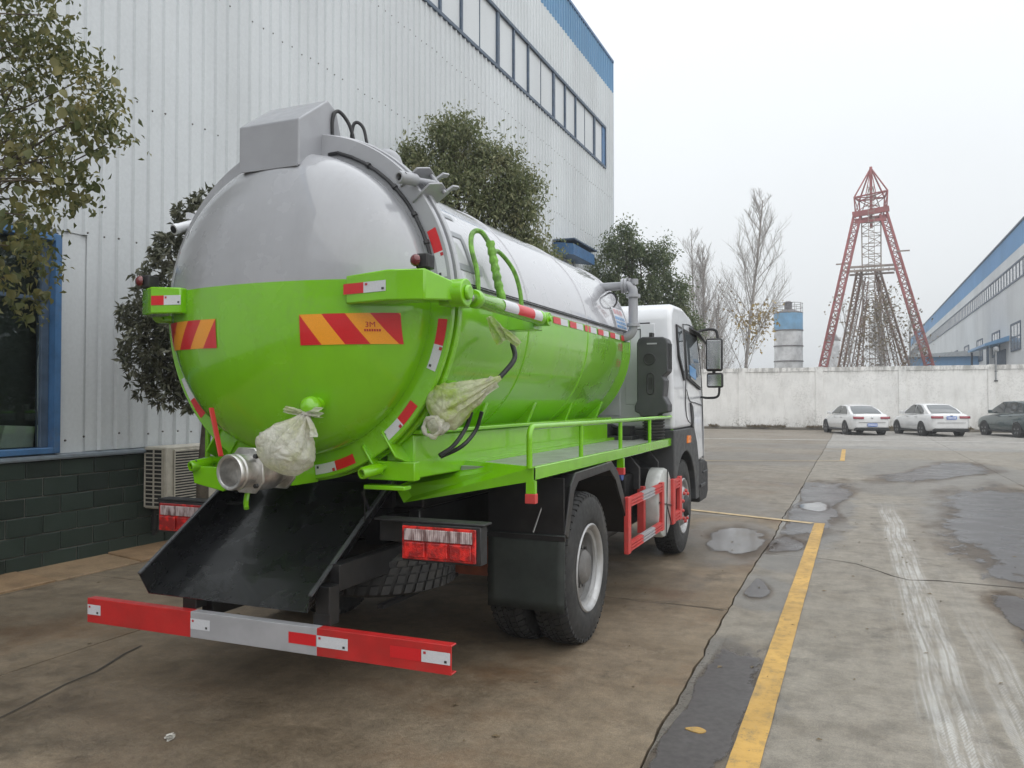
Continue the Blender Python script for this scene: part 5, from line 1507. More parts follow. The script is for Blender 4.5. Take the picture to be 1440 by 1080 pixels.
for s in (1, -1):
    qw = [(8.60, 2.44), (8.64, 2.14), (8.87, 1.93), (8.83, 2.43)]
    dw = [(9.01, 2.42), (9.07, 1.93), (9.86, 1.82), (9.70, 2.40)]
    for w in (qw, dw):
        fr = sidepoly(grow(w, 0.028), 0.006, 0.02, M['blackmat'], 'window_frame', cab, s)
        sidepoly(w, 0.009, 0.02, M['cab_glass'], 'window', cab, s)
    st = sidepoly([(9.16, 2.06), (9.17, 1.945), (9.55, 1.895), (9.55, 2.02)], 0.011, 0.002, M['ink_blue'], 'window_sticker', cab, s)
    # door outline, crease and handle
    dl = MB()
    def SP(y, z, o=0.0): return (CX + s * (cab_side(1, y, z) + o), y, z)
    dl.tube([SP(*p) for p in smoothpath([(8.95, 2.50, 0), (8.97, 2.0, 0), (9.0, 1.5, 0), (9.45, 1.37, 0)], 6) for p in [(p[0], p[1])]], 0.006, 6)
    dl.tube([SP(p[0], p[1]) for p in smoothpath([(8.95, 2.50, 0), (9.4, 2.52, 0), (9.74, 2.43, 0), (9.98, 1.85, 0), (10.06, 1.3, 0), (10.06, 0.95, 0)], 6)], 0.006, 6)
    dl.tube([SP(p[0], p[1]) for p in smoothpath([(9.02, 1.78, 0), (9.2, 1.66, 0), (9.6, 1.63, 0), (10.0, 1.60, 0)], 6)], 0.005, 6)
    dl.build('door_gap', M['fender'], cab, smooth=None)
    sidepoly([(9.22, 1.64), (9.30, 1.36), (9.38, 1.34), (9.40, 1.46), (9.34, 1.60)], 0.016, 0.03, M['fender'], 'door_handle', cab, s, bevel=0.008)
    # mudguard arch, amber lamp, step and bumper corner
    arcp = [(8.93 + 0.60 * math.cos(R(a)), 0.51 + 0.60 * math.sin(R(a))) for a in range(0, 181, 12)]
    poly = [(8.30, 1.355), (9.44, 1.355), (9.62, 1.175), (9.735, 0.935), (9.735, 0.51)] + arcp[0:1] + arcp[1:] + [(8.30, 0.62)]
    fm = MB().prism(poly, 'x', CX + s * 0.80, CX + s * 1.258)
    fd = fm.build('front_mudguard', M['fender'], TR, bevel=0.012, smooth=None)
    MB().prism([(8.96, 1.19), (9.14, 1.19), (9.15, 1.27), (8.99, 1.275)], 'x', CX + s * 1.250, CX + s * 1.276).build('amber_lamp', M['orange'], fd, bevel=0.008, smooth=None)
    bp = [(9.74, 0.932), (10.19, 0.932), (10.36, 0.90), (10.42, 0.78), (10.42, 0.52), (10.30, 0.44), (9.85, 0.44), (9.78, 0.55), (9.74, 0.7)]
    MB().prism(bp, 'x', CX + s * 0.85, CX + s * 1.25).build('step_panel', M['blackmat'], TR, bevel=0.02, smooth=None)
    stp = MB(); stp.box(CX + s * 1.251, CX + s * 1.27, 9.82, 10.12, 0.62, 0.66); stp.box(CX + s * 1.251, CX + s * 1.265, 10.0, 10.35, 0.78, 0.80); stp.build('step', M['fender'], TR, bevel=0.006, smooth=None)
    # mirrors
    def X(v): return CX + s * (v - CX)
    mh = MB().box(X(-1.610), X(-1.415), 9.72, 9.81, 2.005, 2.395)
    mir = mh.build('mirror', M['blackmat'], TR, bevel=0.03, seg=3)
    MB().box(X(-1.592), X(-1.435), 9.713, 9.721, 2.03, 2.37).build('mirror_glass', M['mirror'] if 'mirror' in M else M['chrome'], mir, bevel=0.003, smooth=None)
    m2 = MB().box(X(-1.600), X(-1.410), 9.72, 9.80, 1.810, 1.985).build('wide_mirror', M['blackmat'], TR, bevel=0.025, seg=3)
    MB().box(X(-1.585), X(-1.428), 9.713, 9.721, 1.83, 1.965).build('mirror_glass', M['chrome'], m2, smooth=None)
    ma = MB()
    ma.tube(smoothpath([SP(9.70, 2.46, -0.01), (X(-1.62), 9.76, 2.50), (X(-1.50), 9.78, 2.49), (X(-1.47), 9.77, 2.38)], 6), 0.016, 8)
    ma.tube(smoothpath([SP(9.95, 1.70, 0.0), (X(-1.60), 9.86, 1.69), (X(-1.48), 9.80, 1.71), (X(-1.455), 9.775, 1.83)], 6), 0.014, 8)
    ma.box(X(-1.75), X(-1.715), 9.90, 10.0, 1.58, 1.71)
    ma.tube([(X(-1.52), 9.77, 1.97), (X(-1.52), 9.77, 2.02)], 0.02, 8)
    ma.build('mirror_arm', M['blackmat'], mir)
    vz = MB().add([SP(9.32, 2.485, 0.0), SP(9.84, 2.42, 0.0), (X(-1.60), 9.86, 2.30), (X(-1.62), 9.40, 2.43), SP(9.32, 2.505, 0.0), SP(9.84, 2.44, 0.0), (X(-1.60), 9.86, 2.315), (X(-1.62), 9.40, 2.445)],
        [(3, 2, 1, 0), (4, 5, 6, 7), (0, 1, 5, 4), (1, 2, 6, 5), (2, 3, 7, 6), (3, 0, 4, 7)])
    vz.build('rain_visor', M['fender'], cab, smooth=None)
# windscreen, grille and front bumper (seen from other sides)
ws = MB().add([(CX - 1.02, 9.815, 2.40), (CX + 1.02, 9.815, 2.40), (CX + 1.10, 10.090, 1.80), (CX - 1.10, 10.090, 1.80)], [(0, 1, 2, 3)])
ws.build('windscreen', M['cab_glass'], cab, smooth=None)
MB().box(CX - 0.84, CX + 0.84, 10.19, 10.44, 0.42, 0.90).build('front_bumper', M['blackmat'], TR, bevel=0.04, seg=3)
# pressed panels on the rear of the cab
rp = MB()
rp.box(CX - 0.95, CX + 0.68, 8.328, 8.339, 1.50, 2.42); rp.box(CX + 0.74, CX + 1.05, 8.330, 8.339, 1.62, 2.46)
rp.build('rear_panel', M['white_cab'], cab, bevel=0.008, seg=2)
gp_ = MB()
gp_.box(CX - 1.0, CX + 1.0, 8.332, 8.3385, 2.462, 2.475); gp_.box(CX + 0.895, CX + 0.905, 8.3265, 8.3295, 2.10, 2.40); gp_.box(CX + 0.84, CX + 0.905, 8.3265, 8.3295, 2.40, 2.41)
gp_.build('panel_groove', M['fender'], cab, smooth=None)

# air intake stack behind the cab with bellows below
ip = [(-2.005, 1.66), (-2.005, 2.24), (-1.985, 2.285), (-1.945, 2.300), (-1.745, 2.295), (-1.705, 2.275), (-1.690, 2.23), (-1.690, 1.95), (-1.745, 1.90), (-1.720, 1.86), (-1.735, 1.70), (-1.690, 1.62), (-1.690, 1.545), (-1.78, 1.53), (-1.80, 1.50), (-1.97, 1.50), (-1.985, 1.53), (-2.03, 1.55), (-2.03, 1.60)]
itk = tp('air_intake', MB().prism(ip, 'y', 7.99, 8.20), M['fender'], bevel=0.014, seg=3, smooth=None)
dt = MB()
dt.tube(arc((-1.875, 7.988, 2.075), 0.055, 0, 360, 24, 'xz'), 0.007, 6, False)
dt.lathe([(0.0, 0.0), (0.05, 0.0), (0.05, 0.004)], (-1.875, 7.990, 2.075), (0, -1, 0), 24)
dt.tube([(-1.905, 7.988, 1.90)] + arc((-1.865, 7.988, 1.90), 0.035, 180, 0, 8, 'xz')[::-1][::-1] + [(-1.83, 7.988, 1.76)] + arc((-1.865, 7.988, 1.76), 0.035, 0, -180, 8, 'xz') + [(-1.90, 7.988, 1.90)], 0.007, 6)
dt.box(-1.885, -1.845, 7.986, 7.991, 1.77, 1.89)
dt.build('intake_dimple', M['blackmat'], itk)
MB().box(-1.90, -1.80, 7.987, 7.991, 2.222, 2.236).build('lettering_plate', M['silver'], itk, smooth=None)
lv = MB()
for k in range(30): lv.box(-1.694, -1.684, 8.01, 8.18, 1.98 + k * 0.0085, 1.983 + k * 0.0085)
lv.build('louvres', M['blackmat'], itk, smooth=None)
lv = MB().box(-1.88, -1.85, 8.0, 8.1, 2.29, 2.34); lv.build('intake_clip', M['blackmat'], itk, smooth=None)
bw = MB()
pr = []
for k in range(9): pr += [(0.095, -k * 0.03), (0.112, -k * 0.03 - 0.008), (0.112, -k * 0.03 - 0.018), (0.095, -k * 0.03 - 0.026)]
bw.lathe(pr, (-1.86, 8.10, 1.51), (0, 0, 1), 28)
bw.build('bellows', M['rubber'], itk)
# cab lift and engine bits seen between tank and cab
eb = MB(); eb.box(CX - 0.5, CX + 0.9, 7.98, 8.26, 1.05, 1.30); eb.cyl((CX + 0.55, 8.12, 1.3), (CX + 0.55, 8.12, 1.42), 0.10, 16); eb.box(CX + 0.72, CX + 0.86, 8.05, 8.25, 1.30, 1.40)
eb.tube(smoothpath([(CX + 0.3, 8.15, 1.3), (CX + 0.4, 8.1, 1.44), (CX + 0.6, 8.1, 1.42), (CX + 0.75, 8.15, 1.36)], 5), 0.02, 8)
tp('engine_bay', eb, M['blackmat'], bevel=0.02)

# ------------------------------------------------------------------ plastic bags tied over the outlets
def plastic(name, tint, yellow):
    g = G(name); p = g.obj()
    n = g.noise(p, 9, 5, .6); n2 = g.noise(p, 34, 4, .65, dist=1.0)
    c = g.mix(g.map(n, 0.42, 0.66), tint, yellow)
    rd1 = g.math('ABSOLUTE', g.math('SUBTRACT', g.noise(p, 10, 2, .5, dist=1.2), 0.5)); rd2 = g.math('ABSOLUTE', g.math('SUBTRACT', g.noise(p, 23, 2, .5, dist=0.8), 0.5))
    g.set(color=c, rough=0.30, trans=0.0, spec=0.5, sss=0.0, coat=0.6, coatr=0.12, normal=g.bump(g.math('ADD', g.map(rd1, 0, .12, 0, 1), g.math('MULTIPLY', g.map(rd2, 0, .1, 0, 1), 0.4)), 0.55, 0.012))
    tl = g.n('ShaderNodeBsdfTranslucent'); g.put(tl.inputs['Color'], c)
    ad = g.n('ShaderNodeMixShader'); ad.inputs[0].default_value = 0.5
    tp_ = g.n('ShaderNodeBsdfTransparent'); tp_.inputs[0].default_value = (0.95, 0.95, 0.88, 1)
    m2 = g.n('ShaderNodeMixShader'); g.put(m2.inputs[0], g.map(n2, .35, .7, 0.10, 0.30))
    g.t.links.new(g.b.outputs[0], ad.inputs[1]); g.t.links.new(tl.outputs[0], ad.inputs[2])
    g.t.links.new(ad.outputs[0], m2.inputs[1]); g.t.links.new(tp_.outputs[0], m2.inputs[2])
    g.t.links.new(m2.outputs[0], g.out.inputs['Surface'])
    return g.m
M['bag'] = plastic('bag_plastic', (0.78, 0.76, 0.70), (0.70, 0.70, 0.50))
M['bag_green'] = plastic('bag_plastic_green', (0.72, 0.73, 0.52), (0.50, 0.64, 0.12))
def fold(p, ax, k, amp, seed):
    return amp * (mnoise.noise(Vector((p.x * k + seed, p.y * k, p.z * k))) )
def pouch(mb, base, apex, r, neck, nu=72, nv=44, seed=0.0, folds=9, droop=0.0, mi=0):
    """a bag: round at the base, gathered into folds towards the apex"""
    base, apex = Vector(base), Vector(apex)
    a = (apex - base).normalized(); L = (apex - base).length
    x = a.orthogonal().normalized(); y = a.cross(x)
    vs = []
    for i in range(nv + 1):
        t = i / nv
        # profile: 0 bottom pole .. 1 apex
        if t < 0.5:
            q = t / 0.5; rr = r * math.sin(q * math.pi / 2) ** 0.8; h = -r * 0.92 * math.cos(q * math.pi / 2)
        else:
            q = (t - 0.5) / 0.5; rr = r * (1 - q) ** 1.25 * (1 + 0.35 * q) + neck * q; h = (L) * q
        for j in range(nu):
            th = 2 * math.pi * j / nu
            d = x * math.cos(th) + y * math.sin(th)
            gather = max(0.0, (t - 0.30) / 0.70)
            ph = th * folds + 2.2 * mnoise.noise(Vector((th * 0.9, t * 2.0, seed)))
            f = 1 + gather * 0.20 * math.sin(ph) + gather * 0.09 * math.sin(ph * 2.3 + seed)
            p = d * rr
            w = mnoise.noise(Vector((p.x * 11 + seed, p.y * 11, (h + p.z) * 11))) * 0.16 + abs(mnoise.noise(Vector((p.x * 24 + seed, p.y * 24, h * 24)))) * 0.16
            rr2 = rr * (f + w * (0.4 + 0.6 * math.sin(t * math.pi)))
            vs.append(base + a * (h + 0.02 * w) + d * rr2 + Vector((0, 0, -droop * math.sin(t * math.pi))))
    fs = [(i * nu + j, i * nu + (j + 1) % nu, (i + 1) * nu + (j + 1) % nu, (i + 1) * nu + j) for i in range(nv) for j in range(nu)]
    return mb.add(vs, fs, mi)
def ear(mb, p0, p1, w, seed, mi=0):
    """a crumpled tail of film"""
    p0, p1 = Vector(p0), Vector(p1); d = p1 - p0
    s_ = d.cross(Vector((0.2, 1, 0.1))).normalized(); up_ = s_.cross(d).normalized()
    vs = []; nu, nv = 8, 10
    for i in range(nv + 1):
        t = i / nv
        for j in range(nu + 1):
            u = j / nu - .5
            ww = w * (0.25 + 0.75 * math.sin(min(1, t * 1.15) * math.pi * 0.62))
            vs.append(p0 + d * t + s_ * u * ww + up_ * (0.022 * math.sin(u * 14 + seed + t * 2) + 0.012 * mnoise.noise(Vector((u * 8, t * 6, seed)))))
    fs = [(i * (nu + 1) + j, i * (nu + 1) + j + 1, (i + 1) * (nu + 1) + j + 1, (i + 1) * (nu + 1) + j) for i in range(nv) for j in range(nu)]
    return mb.add(vs, fs, mi)
b1_ = MB()
pouch(b1_, (-2.685, 3.40, 1.425), (-2.605, 3.455, 1.600), 0.150, 0.016, seed=2.0, folds=8)
ear(b1_, (-2.605, 3.45, 1.60), (-2.505, 3.44, 1.605), 0.060, 1.0); ear(b1_, (-2.61, 3.45, 1.60), (-2.72, 3.42, 1.625), 0.035, 3.0); ear(b1_, (-2.60, 3.45, 1.595), (-2.56, 3.42, 1.47), 0.075, 5.0)
b1_.tube(arc((-2.605, 3.453, 1.597), 0.020, 0, 360, 12, 'xy'), 0.010, 6, False)
bag = b1_.build('plastic_bag', M['bag'], None, smooth=75)
tag(bag, 'crumpled white plastic bag tied in a knot over the rear outlet of the tank', 'plastic bag')
b2_ = MB()
pouch(b2_, (-2.035, 3.92, 1.655), (-1.768, 4.04, 1.790), 0.120, 0.010, seed=7.0, folds=11, droop=0.02)
bag2 = b2_.build('plastic_bag', [M['bag_green']], None, smooth=75)
rs = MB()
pouch(rs, (-2.045, 3.835, 1.535), (-2.015, 3.93, 1.63), 0.058, 0.045, 48, 30, seed=4.0, folds=7)
rs.tube([Vector(p) + Vector((0, 0, 0.006 * math.sin(i * 1.9))) for i, p in enumerate(arc((-2.055, 3.79, 1.525), 0.050, 0, 360, 20, 'xz'))], [0.012 + 0.004 * math.sin(i * 1.3) for i in range(21)], 8, False)
rs.build('gathered_end', M['bag'], bag2, smooth=75)
ear(MB(), (0, 0, 0), (1, 0, 0), 1, 1)
sl = MB(); ear(sl, (-2.035, 3.86, 1.58), (-1.79, 4.01, 1.775), 0.085, 6.0); sl.build('bag_side', M['bag'], bag2, smooth=75)
tag(bag2, 'green stained plastic bag stretched over the side outlet of the tank', 'plastic bag')
b3_ = MB()
ear(b3_, (-1.985, 4.36, 2.16), (-1.90, 4.38, 2.01), 0.10, 2.0); ear(b3_, (-1.93, 4.38, 2.10), (-1.815, 4.42, 1.995), 0.05, 8.0)
bag3 = b3_.build('plastic_bag', M['bag_green'], None, smooth=75)
tag(bag3, 'torn scrap of greenish plastic film hanging under the hydraulic ram', 'plastic bag')
# ------------------------------------------------------------------ trees
def leaf_mat(name, ca, cb, cc, rough=0.5):
    g = G(name); P = g.pos()
    n = g.noise(P, 1.9, 4); v = g.voro(P, 9.0, out='Color')
    vx = g.xyz(v)[0]
    c = g.mix(g.map(vx, 0.2, 0.8), ca, cb)
    c = g.mix(g.map(n, 0.56, 0.72), c, cc)
    geo = g.n('ShaderNodeNewGeometry').outputs['Backfacing']
    c = g.mix(g.math('MULTIPLY', geo, 0.35), c, g.mul(cc, 1.35))
    g.set(color=c, rough=rough, spec=0.4)
    tl = g.n('ShaderNodeBsdfTranslucent'); g.put(tl.inputs['Color'], g.mul(c, 1.2))
    ms = g.n('ShaderNodeMixShader'); ms.inputs[0].default_value = 0.32
    g.t.links.new(g.b.outputs[0], ms.inputs[1]); g.t.links.new(tl.outputs[0], ms.inputs[2]); g.t.links.new(ms.outputs[0], g.out.inputs['Surface'])
    return g.m
M['leaf_olive'] = leaf_mat('olive_leaves', (0.118, 0.130, 0.048), (0.085, 0.102, 0.038), (0.22, 0.185, 0.065))
M['leaf_dark'] = leaf_mat('dark_glossy_leaves', (0.085, 0.092, 0.058), (0.13, 0.134, 0.088), (0.19, 0.185, 0.13), 0.30)
M['leaf_camphor'] = leaf_mat('camphor_leaves', (0.135, 0.165, 0.070), (0.185, 0.21, 0.105), (0.28, 0.26, 0.14))
M['leaf_green'] = leaf_mat('mid_green_leaves', (0.090, 0.130, 0.062), (0.125, 0.165, 0.085), (0.20, 0.21, 0.11))
M['leaf_yellow'] = leaf_mat('yellow_leaves', (0.30, 0.20, 0.045), (0.22, 0.16, 0.05), (0.36, 0.27, 0.09))
M['leaf_brown'] = leaf_mat('withered_leaves', (0.18, 0.13, 0.07), (0.13, 0.105, 0.06), (0.22, 0.17, 0.10))
M['bark'] = simple('bark', (0.085, 0.068, 0.050), 0.85, var=0.35, vs_=12, bump=0.8, bscale=40)
M['bark_pale'] = simple('pale_bark', (0.20, 0.175, 0.150), 0.85, var=0.3, vs_=6, bump=0.5, bscale=30)
M['twig'] = simple('twigs', (0.29, 0.265, 0.245), 0.85, var=0.3)

def fast_mesh(name, V, Fq, matl, smooth=False):
    me = bpy.data.meshes.new(name)
    V = np.asarray(V, dtype=np.float32); Fq = np.asarray(Fq, dtype=np.int32)
    k = Fq.shape[1]
    me.vertices.add(len(V)); me.vertices.foreach_set('co', V.ravel())
    me.loops.add(Fq.size); me.loops.foreach_set('vertex_index', Fq.ravel())
    me.polygons.add(len(Fq)); me.polygons.foreach_set('loop_start', np.arange(0, Fq.size, k, dtype=np.int32))
    me.polygons.foreach_set('loop_total', np.full(len(Fq), k, dtype=np.int32))
    me.update(calc_edges=True); me.validate()
    me.materials.append(matl)
    return me

def leaf_cloud(P, size, asp=0.45, droop=0.3, out=None, curl=0.18, rng=RNG):
    """folded pointed leaves at points P; returns verts, tris"""
    N = len(P)
    d = rng.normal(size=(N, 3)); d[:, 2] -= droop
    if out is not None: d = d * 0.75 + out * 0.9
    d /= np.linalg.norm(d, axis=1)[:, None] + 1e-9
    r = rng.normal(size=(N, 3)); r[:, 2] += 1.2
    s = np.cross(d, r); s /= np.linalg.norm(s, axis=1)[:, None] + 1e-9
    n = np.cross(s, d)
    L = (size * rng.uniform(0.65, 1.25, N))[:, None]
    b = P; t = P + d * L + n * L * -curl
    mid = P + d * L * 0.45
    l = mid + s * L * asp / 2 + n * L * 0.10; q = mid - s * L * asp / 2 + n * L * 0.10
    V = np.stack([b, q, t, l], 1).reshape(-1, 3)
    i = np.arange(N) * 4
    F_ = np.concatenate([np.stack([i, i + 1, i + 2], 1), np.stack([i, i + 2, i + 3], 1)])
    return V, F_

def clump_points(clumps, per, sub, spread, rng=RNG):
    """clumps: (x,y,z,r). Leaves gather in sub-clumps near each clump's shell, leaving gaps."""
    out, dirs = [], []
    for x, y, z, r in clumps:
        k = max(3, int(sub * (r ** 2)))
        d = rng.normal(size=(k, 3)); d /= np.linalg.norm(d, axis=1)[:, None]
        c = np.array([x, y, z]) + d * r * (rng.uniform(0.25, 1.0, k) ** 0.45)[:, None]
        for cc, dd in zip(c, d):
            m_ = int(per * rng.uniform(0.6, 1.4))
            p = cc + rng.normal(size=(m_, 3)) * spread * np.array([1, 1, 0.8])
            out.append(p); dirs.append(np.repeat(dd[None, :], m_, 0))
    return np.concatenate(out), np.concatenate(dirs)

def limb(mb, a, b, r0, r1, n=6, bend=0.12, seg=5, seed=0):
    a, b = Vector(a), Vector(b); L = (b - a).length
    pts = []
    for i in range(seg + 1):
        t = i / seg
        p = a.lerp(b, t)
        w = math.sin(t * math.pi) * bend * L
        p += Vector((mnoise.noise(Vector((seed, t * 1.7, 1))), mnoise.noise(Vector((seed, t * 1.7, 7))), 0.5 * mnoise.noise(Vector((seed, t * 1.7, 13))))) * w * 1.6 + Vector((0, 0, w * 0.35))
        pts.append(p)
    mb.tube(pts, [r0 + (r1 - r0) * i / seg for i in range(seg + 1)], n)
    return pts

def leafy_tree(name, label, base, fork, clumps, trunk_r, matl, per, sub, spread, size, asp, droop, bark='bark', outw=False, cat='tree', group=None, twigs=True):
    t = thing(name, base, label, cat, group)
    tr_ = MB()
    b = Vector(base); f = Vector(fork)
    pts = [b + Vector((0, 0, -0.05)), b.lerp(f, 0.35) + Vector((0.03, 0.02, 0)), b.lerp(f, 0.7) + Vector((-0.03, 0.02, 0)), f]
    tr_.tube(smoothpath(pts, 5), [trunk_r * (1.35 - 0.55 * i / 15) if i > 1 else trunk_r * 1.6 for i in range(16)], 12)
    trunk = tr_.build('trunk', M[bark], t, smooth=60)
    br_ = MB()
    for i, (x, y, z, r) in enumerate(clumps):
        pp_ = limb(br_, f, (x, y, z), trunk_r * 0.40, trunk_r * 0.10, 6, 0.24, 7, i * 3.7)
        if twigs:
            for k in range(4):
                s0 = pp_[3 + k % 3]; d = Vector(RNG.normal(size=3)) * r * 0.6
                limb(br_, s0, s0.lerp(Vector((x, y, z)), 0.6) + d, trunk_r * 0.16, trunk_r * 0.04, 4, 0.1, 3, i + k * 0.3)
    br_.build('branches', M[bark], t, smooth=60)
    P, D = clump_points(clumps, per, sub, spread)
    V, F_ = leaf_cloud(P, size, asp, droop, D if outw else None)
    me = fast_mesh('crown', V, F_, M[matl])
    o = link('crown', me, t)
    o['kind'] = 'stuff'
    return t

# the tree at the left edge: loose olive crown, its largest leaves built one by one
FC = [(-4.94, 3.51, 4.1, .34), (-4.62, 3.45, 4.05, .26), (-4.74, 3.39, 3.65, .26), (-4.83, 3.67, 3.89, .24), (-4.50, 3.61, 3.67, .22), (-4.27, 3.53, 3.40, .15), (-4.26, 3.64, 3.26, .14), (-4.28, 3.4, 3.32, .18),
      (-4.96, 3.73, 3.53, .26), (-4.80, 3.39, 3.26, .28), (-4.27, 3.31, 3.10, .15), (-4.55, 3.39, 3.08, .22), (-4.33, 3.5, 2.98, .12), (-4.93, 3.54, 2.96, .28), (-4.42, 3.22, 2.74, .17), (-4.80, 3.39, 2.62, .24), (-4.80, 3.25, 2.35, .16), (-5.03, 3.65, 2.42, .22),
      (-5.08, 3.25, 3.48, .3), (-5.37, 3.36, 2.86, .3), (-5.5, 3.6, 4.19, .4), (-5.4, 3.2, 4.9, .5), (-4.9, 3.6, 4.7, .4), (-6.0, 2.9, 3.8, .6), (-6.2, 3.2, 4.9, .6)]
ft = leafy_tree('broadleaf_tree', 'olive leaved tree at the left edge reaching over the blue framed window', (-6.55, 2.55, 0), (-6.1, 2.8, 2.1), FC, 0.036, 'leaf_olive', 25, 185, 0.062, 0.052, 0.46, 0.75)
lv_me = []
for k in range(3):
    L = 0.066 + 0.010 * k; wv_ = 0.031
    vs = [(0, 0, 0), (-wv_ * 0.7, L * .25, .006), (-wv_, L * .5, .010), (-wv_ * 0.6, L * .8, .002), (0, L, -.014), (wv_ * .6, L * .8, .004), (wv_, L * .5, .012), (wv_ * .7, L * .25, .006), (0, L * .5, -.003)]
    lv_me.append(MB().add(vs, [(0, 8, 2, 1), (8, 4, 3, 2), (0, 7, 6, 8), (8, 6, 5, 4)]).mesh('leaf', M['leaf_olive'], 60))
fl_c = [c for c in FC if c[1] < 3.7 and c[2] < 4.3 and c[0] > -5.1]
for k in range(260):
    c = fl_c[k % len(fl_c)]
    d = RNG.normal(size=3); d /= np.linalg.norm(d)
    p = np.array(c[:3]) + d * c[3] * RNG.uniform(0.5, 1.15)
    o = link('leaf', lv_me[k % 3], ft, loc=tuple(p))
    o.rotation_euler = (R(RNG.uniform(-120, -30)), R(RNG.uniform(-40, 40)), RNG.uniform(0, 6.28))

# round evergreen between the truck and the wall, leaves in whorls
def whorl_tree():
    t = thing('evergreen_tree', (-6.15, 6.35, 0), 'small round evergreen with dark glossy leaves behind the left side of the tank', 'tree')
    MB().tube(smoothpath([(-6.15, 6.45, -0.05), (-6.17, 6.46, 0.8), (-6.12, 6.47, 1.6), (-6.15, 6.5, 2.4)], 5), [0.075 - 0.003 * i for i in range(16)], 10).build('trunk', M['bark'], t, smooth=60)
    lobes = [(-6.15, 6.45, 2.60, .78), (-6.40, 6.25, 2.25, .52), (-6.55, 6.25, 2.05, .42), (-6.62, 6.28, 2.55, .42), (-6.45, 6.4, 2.95, .42), (-6.15, 6.5, 3.25, .42), (-6.25, 6.35, 3.55, .22), (-6.5, 6.3, 3.20, .22), (-6.0, 6.4, 3.6, .25), (-6.45, 6.28, 1.84, .30), (-6.2, 6.3, 1.85, .35), (-5.7, 6.5, 2.6, .7), (-5.6, 6.5, 3.1, .5), (-6.75, 6.25, 2.25, .28)]
    br_ = MB()
    tips = []
    for i, (x, y, z, r) in enumerate(lobes):
        limb(br_, (-6.14, 6.47, 1.45 + 0.08 * i), (x, y, z), 0.03, 0.01, 5, 0.1, 4, i)
        k = int(210 * r ** 1.6) + 12
        d = RNG.normal(size=(k, 3)); d /= np.linalg.norm(d, axis=1)[:, None]
        for q in d:
            p = np.array([x, y, z]) + q * r * RNG.uniform(0.35, 1.0) ** 0.5
            if p[0] < -7.25: continue
            tips.append((p, q))
    br_.build('branches', M['bark'], t, smooth=60)
    P, O = [], []
    for p, q in tips:
        m_ = RNG.integers(9, 15)
        for k in range(m_):
            a = 2 * math.pi * k / m_ + RNG.uniform(-.3, .3)
            ax_ = np.array(q) + np.array([0, 0, 0.35]); ax_ /= np.linalg.norm(ax_)
            u_ = np.cross(ax_, [0.3, 0.2, 1]); u_ /= np.linalg.norm(u_); v_ = np.cross(ax_, u_)
            dd_ = u_ * math.cos(a) + v_ * math.sin(a) + ax_ * RNG.uniform(-0.1, 0.7)
            P.append(p + dd_ * 0.008 - ax_ * RNG.uniform(0, 0.05)); O.append(dd_ * 3.2)
    V, F_ = leaf_cloud(np.array(P), 0.085, 0.36, 0.15, np.array(O))
    o = link('crown', fast_mesh('crown', V, F_, M['leaf_dark']), t); o['kind'] = 'stuff'
whorl_tree()

def big_tree(name, label, base, fork, blobs, r, matl, n_per, size, asp, droop, seed):
    """denser crown: many small clumps on overlapping lobes"""
    rng = np.random.default_rng(seed)
    t = thing(name, base, label, 'tree', 'evergreen trees along the factory wall')
    b, f = Vector(base), Vector(fork)
    MB().tube(smoothpath([b + Vector((0, 0, -.1)), b.lerp(f, .4) + Vector((.06, .03, 0)), f], 6), [r * (1.4 - 0.05 * i) for i in range(13)], 10).build('trunk', M['bark'], t, smooth=60)
    br_ = MB(); Ps = []
    for i, (x, y, z, rr) in enumerate(blobs):
        rr *= rng.uniform(0.78, 1.02)
        limb(br_, f, (x, y, z), r * .5, r * .1, 5, 0.1, 5, i * 2.3)
        k = int(38 * rr ** 2) + 5
        d = rng.normal(size=(k, 3)); d /= np.linalg.norm(d, axis=1)[:, None]
        c = np.array([x, y, z]) + d * rr * (rng.uniform(0.15, 1.12, k) ** 0.5)[:, None] * np.array([1, 1, 0.95])
        for q in c:
            m_ = int(n_per * rng.uniform(.5, 1.5))
            p = rng.normal(size=(m_, 3)) * np.array([0.12, 0.12, 0.14]) * rng.uniform(.6, 1.35)
            Ps.append(q + p)
            if rng.random() < 0.25: limb(br_, Vector((x, y, z)), Vector(q), r * .10, r * .03, 3, .1, 2, i + float(q[0]))
    br_.build('branches', M['bark'], t, smooth=60)
    V, F_ = leaf_cloud(np.concatenate(Ps), size, asp, droop, None, rng=rng)
    o = link('crown', fast_mesh('crown', V, F_, M[matl]), t); o['kind'] = 'stuff'
    return t
big_tree('broadleaf_tree', 'tall evergreen with drooping olive leaves rising behind the middle of the tank', (-5.95, 12.3, 0), (-5.9, 12.3, 2.6),
    [(-6.08, 12.0, 5.85, .48), (-6.41, 11.9, 5.55, .5), (-6.55, 11.85, 5.3, .55), (-5.85, 12.14, 5.35, .5), (-5.32, 12.37, 5.35, .40), (-5.35, 12.36, 4.95, .5), (-6.1, 12.1, 4.95, .7), (-5.6, 12.3, 4.3, .75), (-5.02, 12.58, 4.45, .42), (-4.88, 12.65, 4.05, .42), (-6.5, 12.0, 4.6, .7), (-6.75, 11.8, 5.75, .22), (-5.15, 12.47, 4.9, .32), (-6.1, 12.2, 3.9, .9), (-5.3, 12.4, 3.6, .8), (-6.15, 12.05, 6.15, .30), (-6.3, 12.0, 5.9, .5), (-5.6, 12.2, 5.2, .6), (-5.1, 12.5, 5.1, .4), (-5.3, 12.35, 5.68, .16), (-5.7, 12.2, 5.75, .2)],
    0.13, 'leaf_camphor', 128, 0.076, 0.40, 0.7, 21)
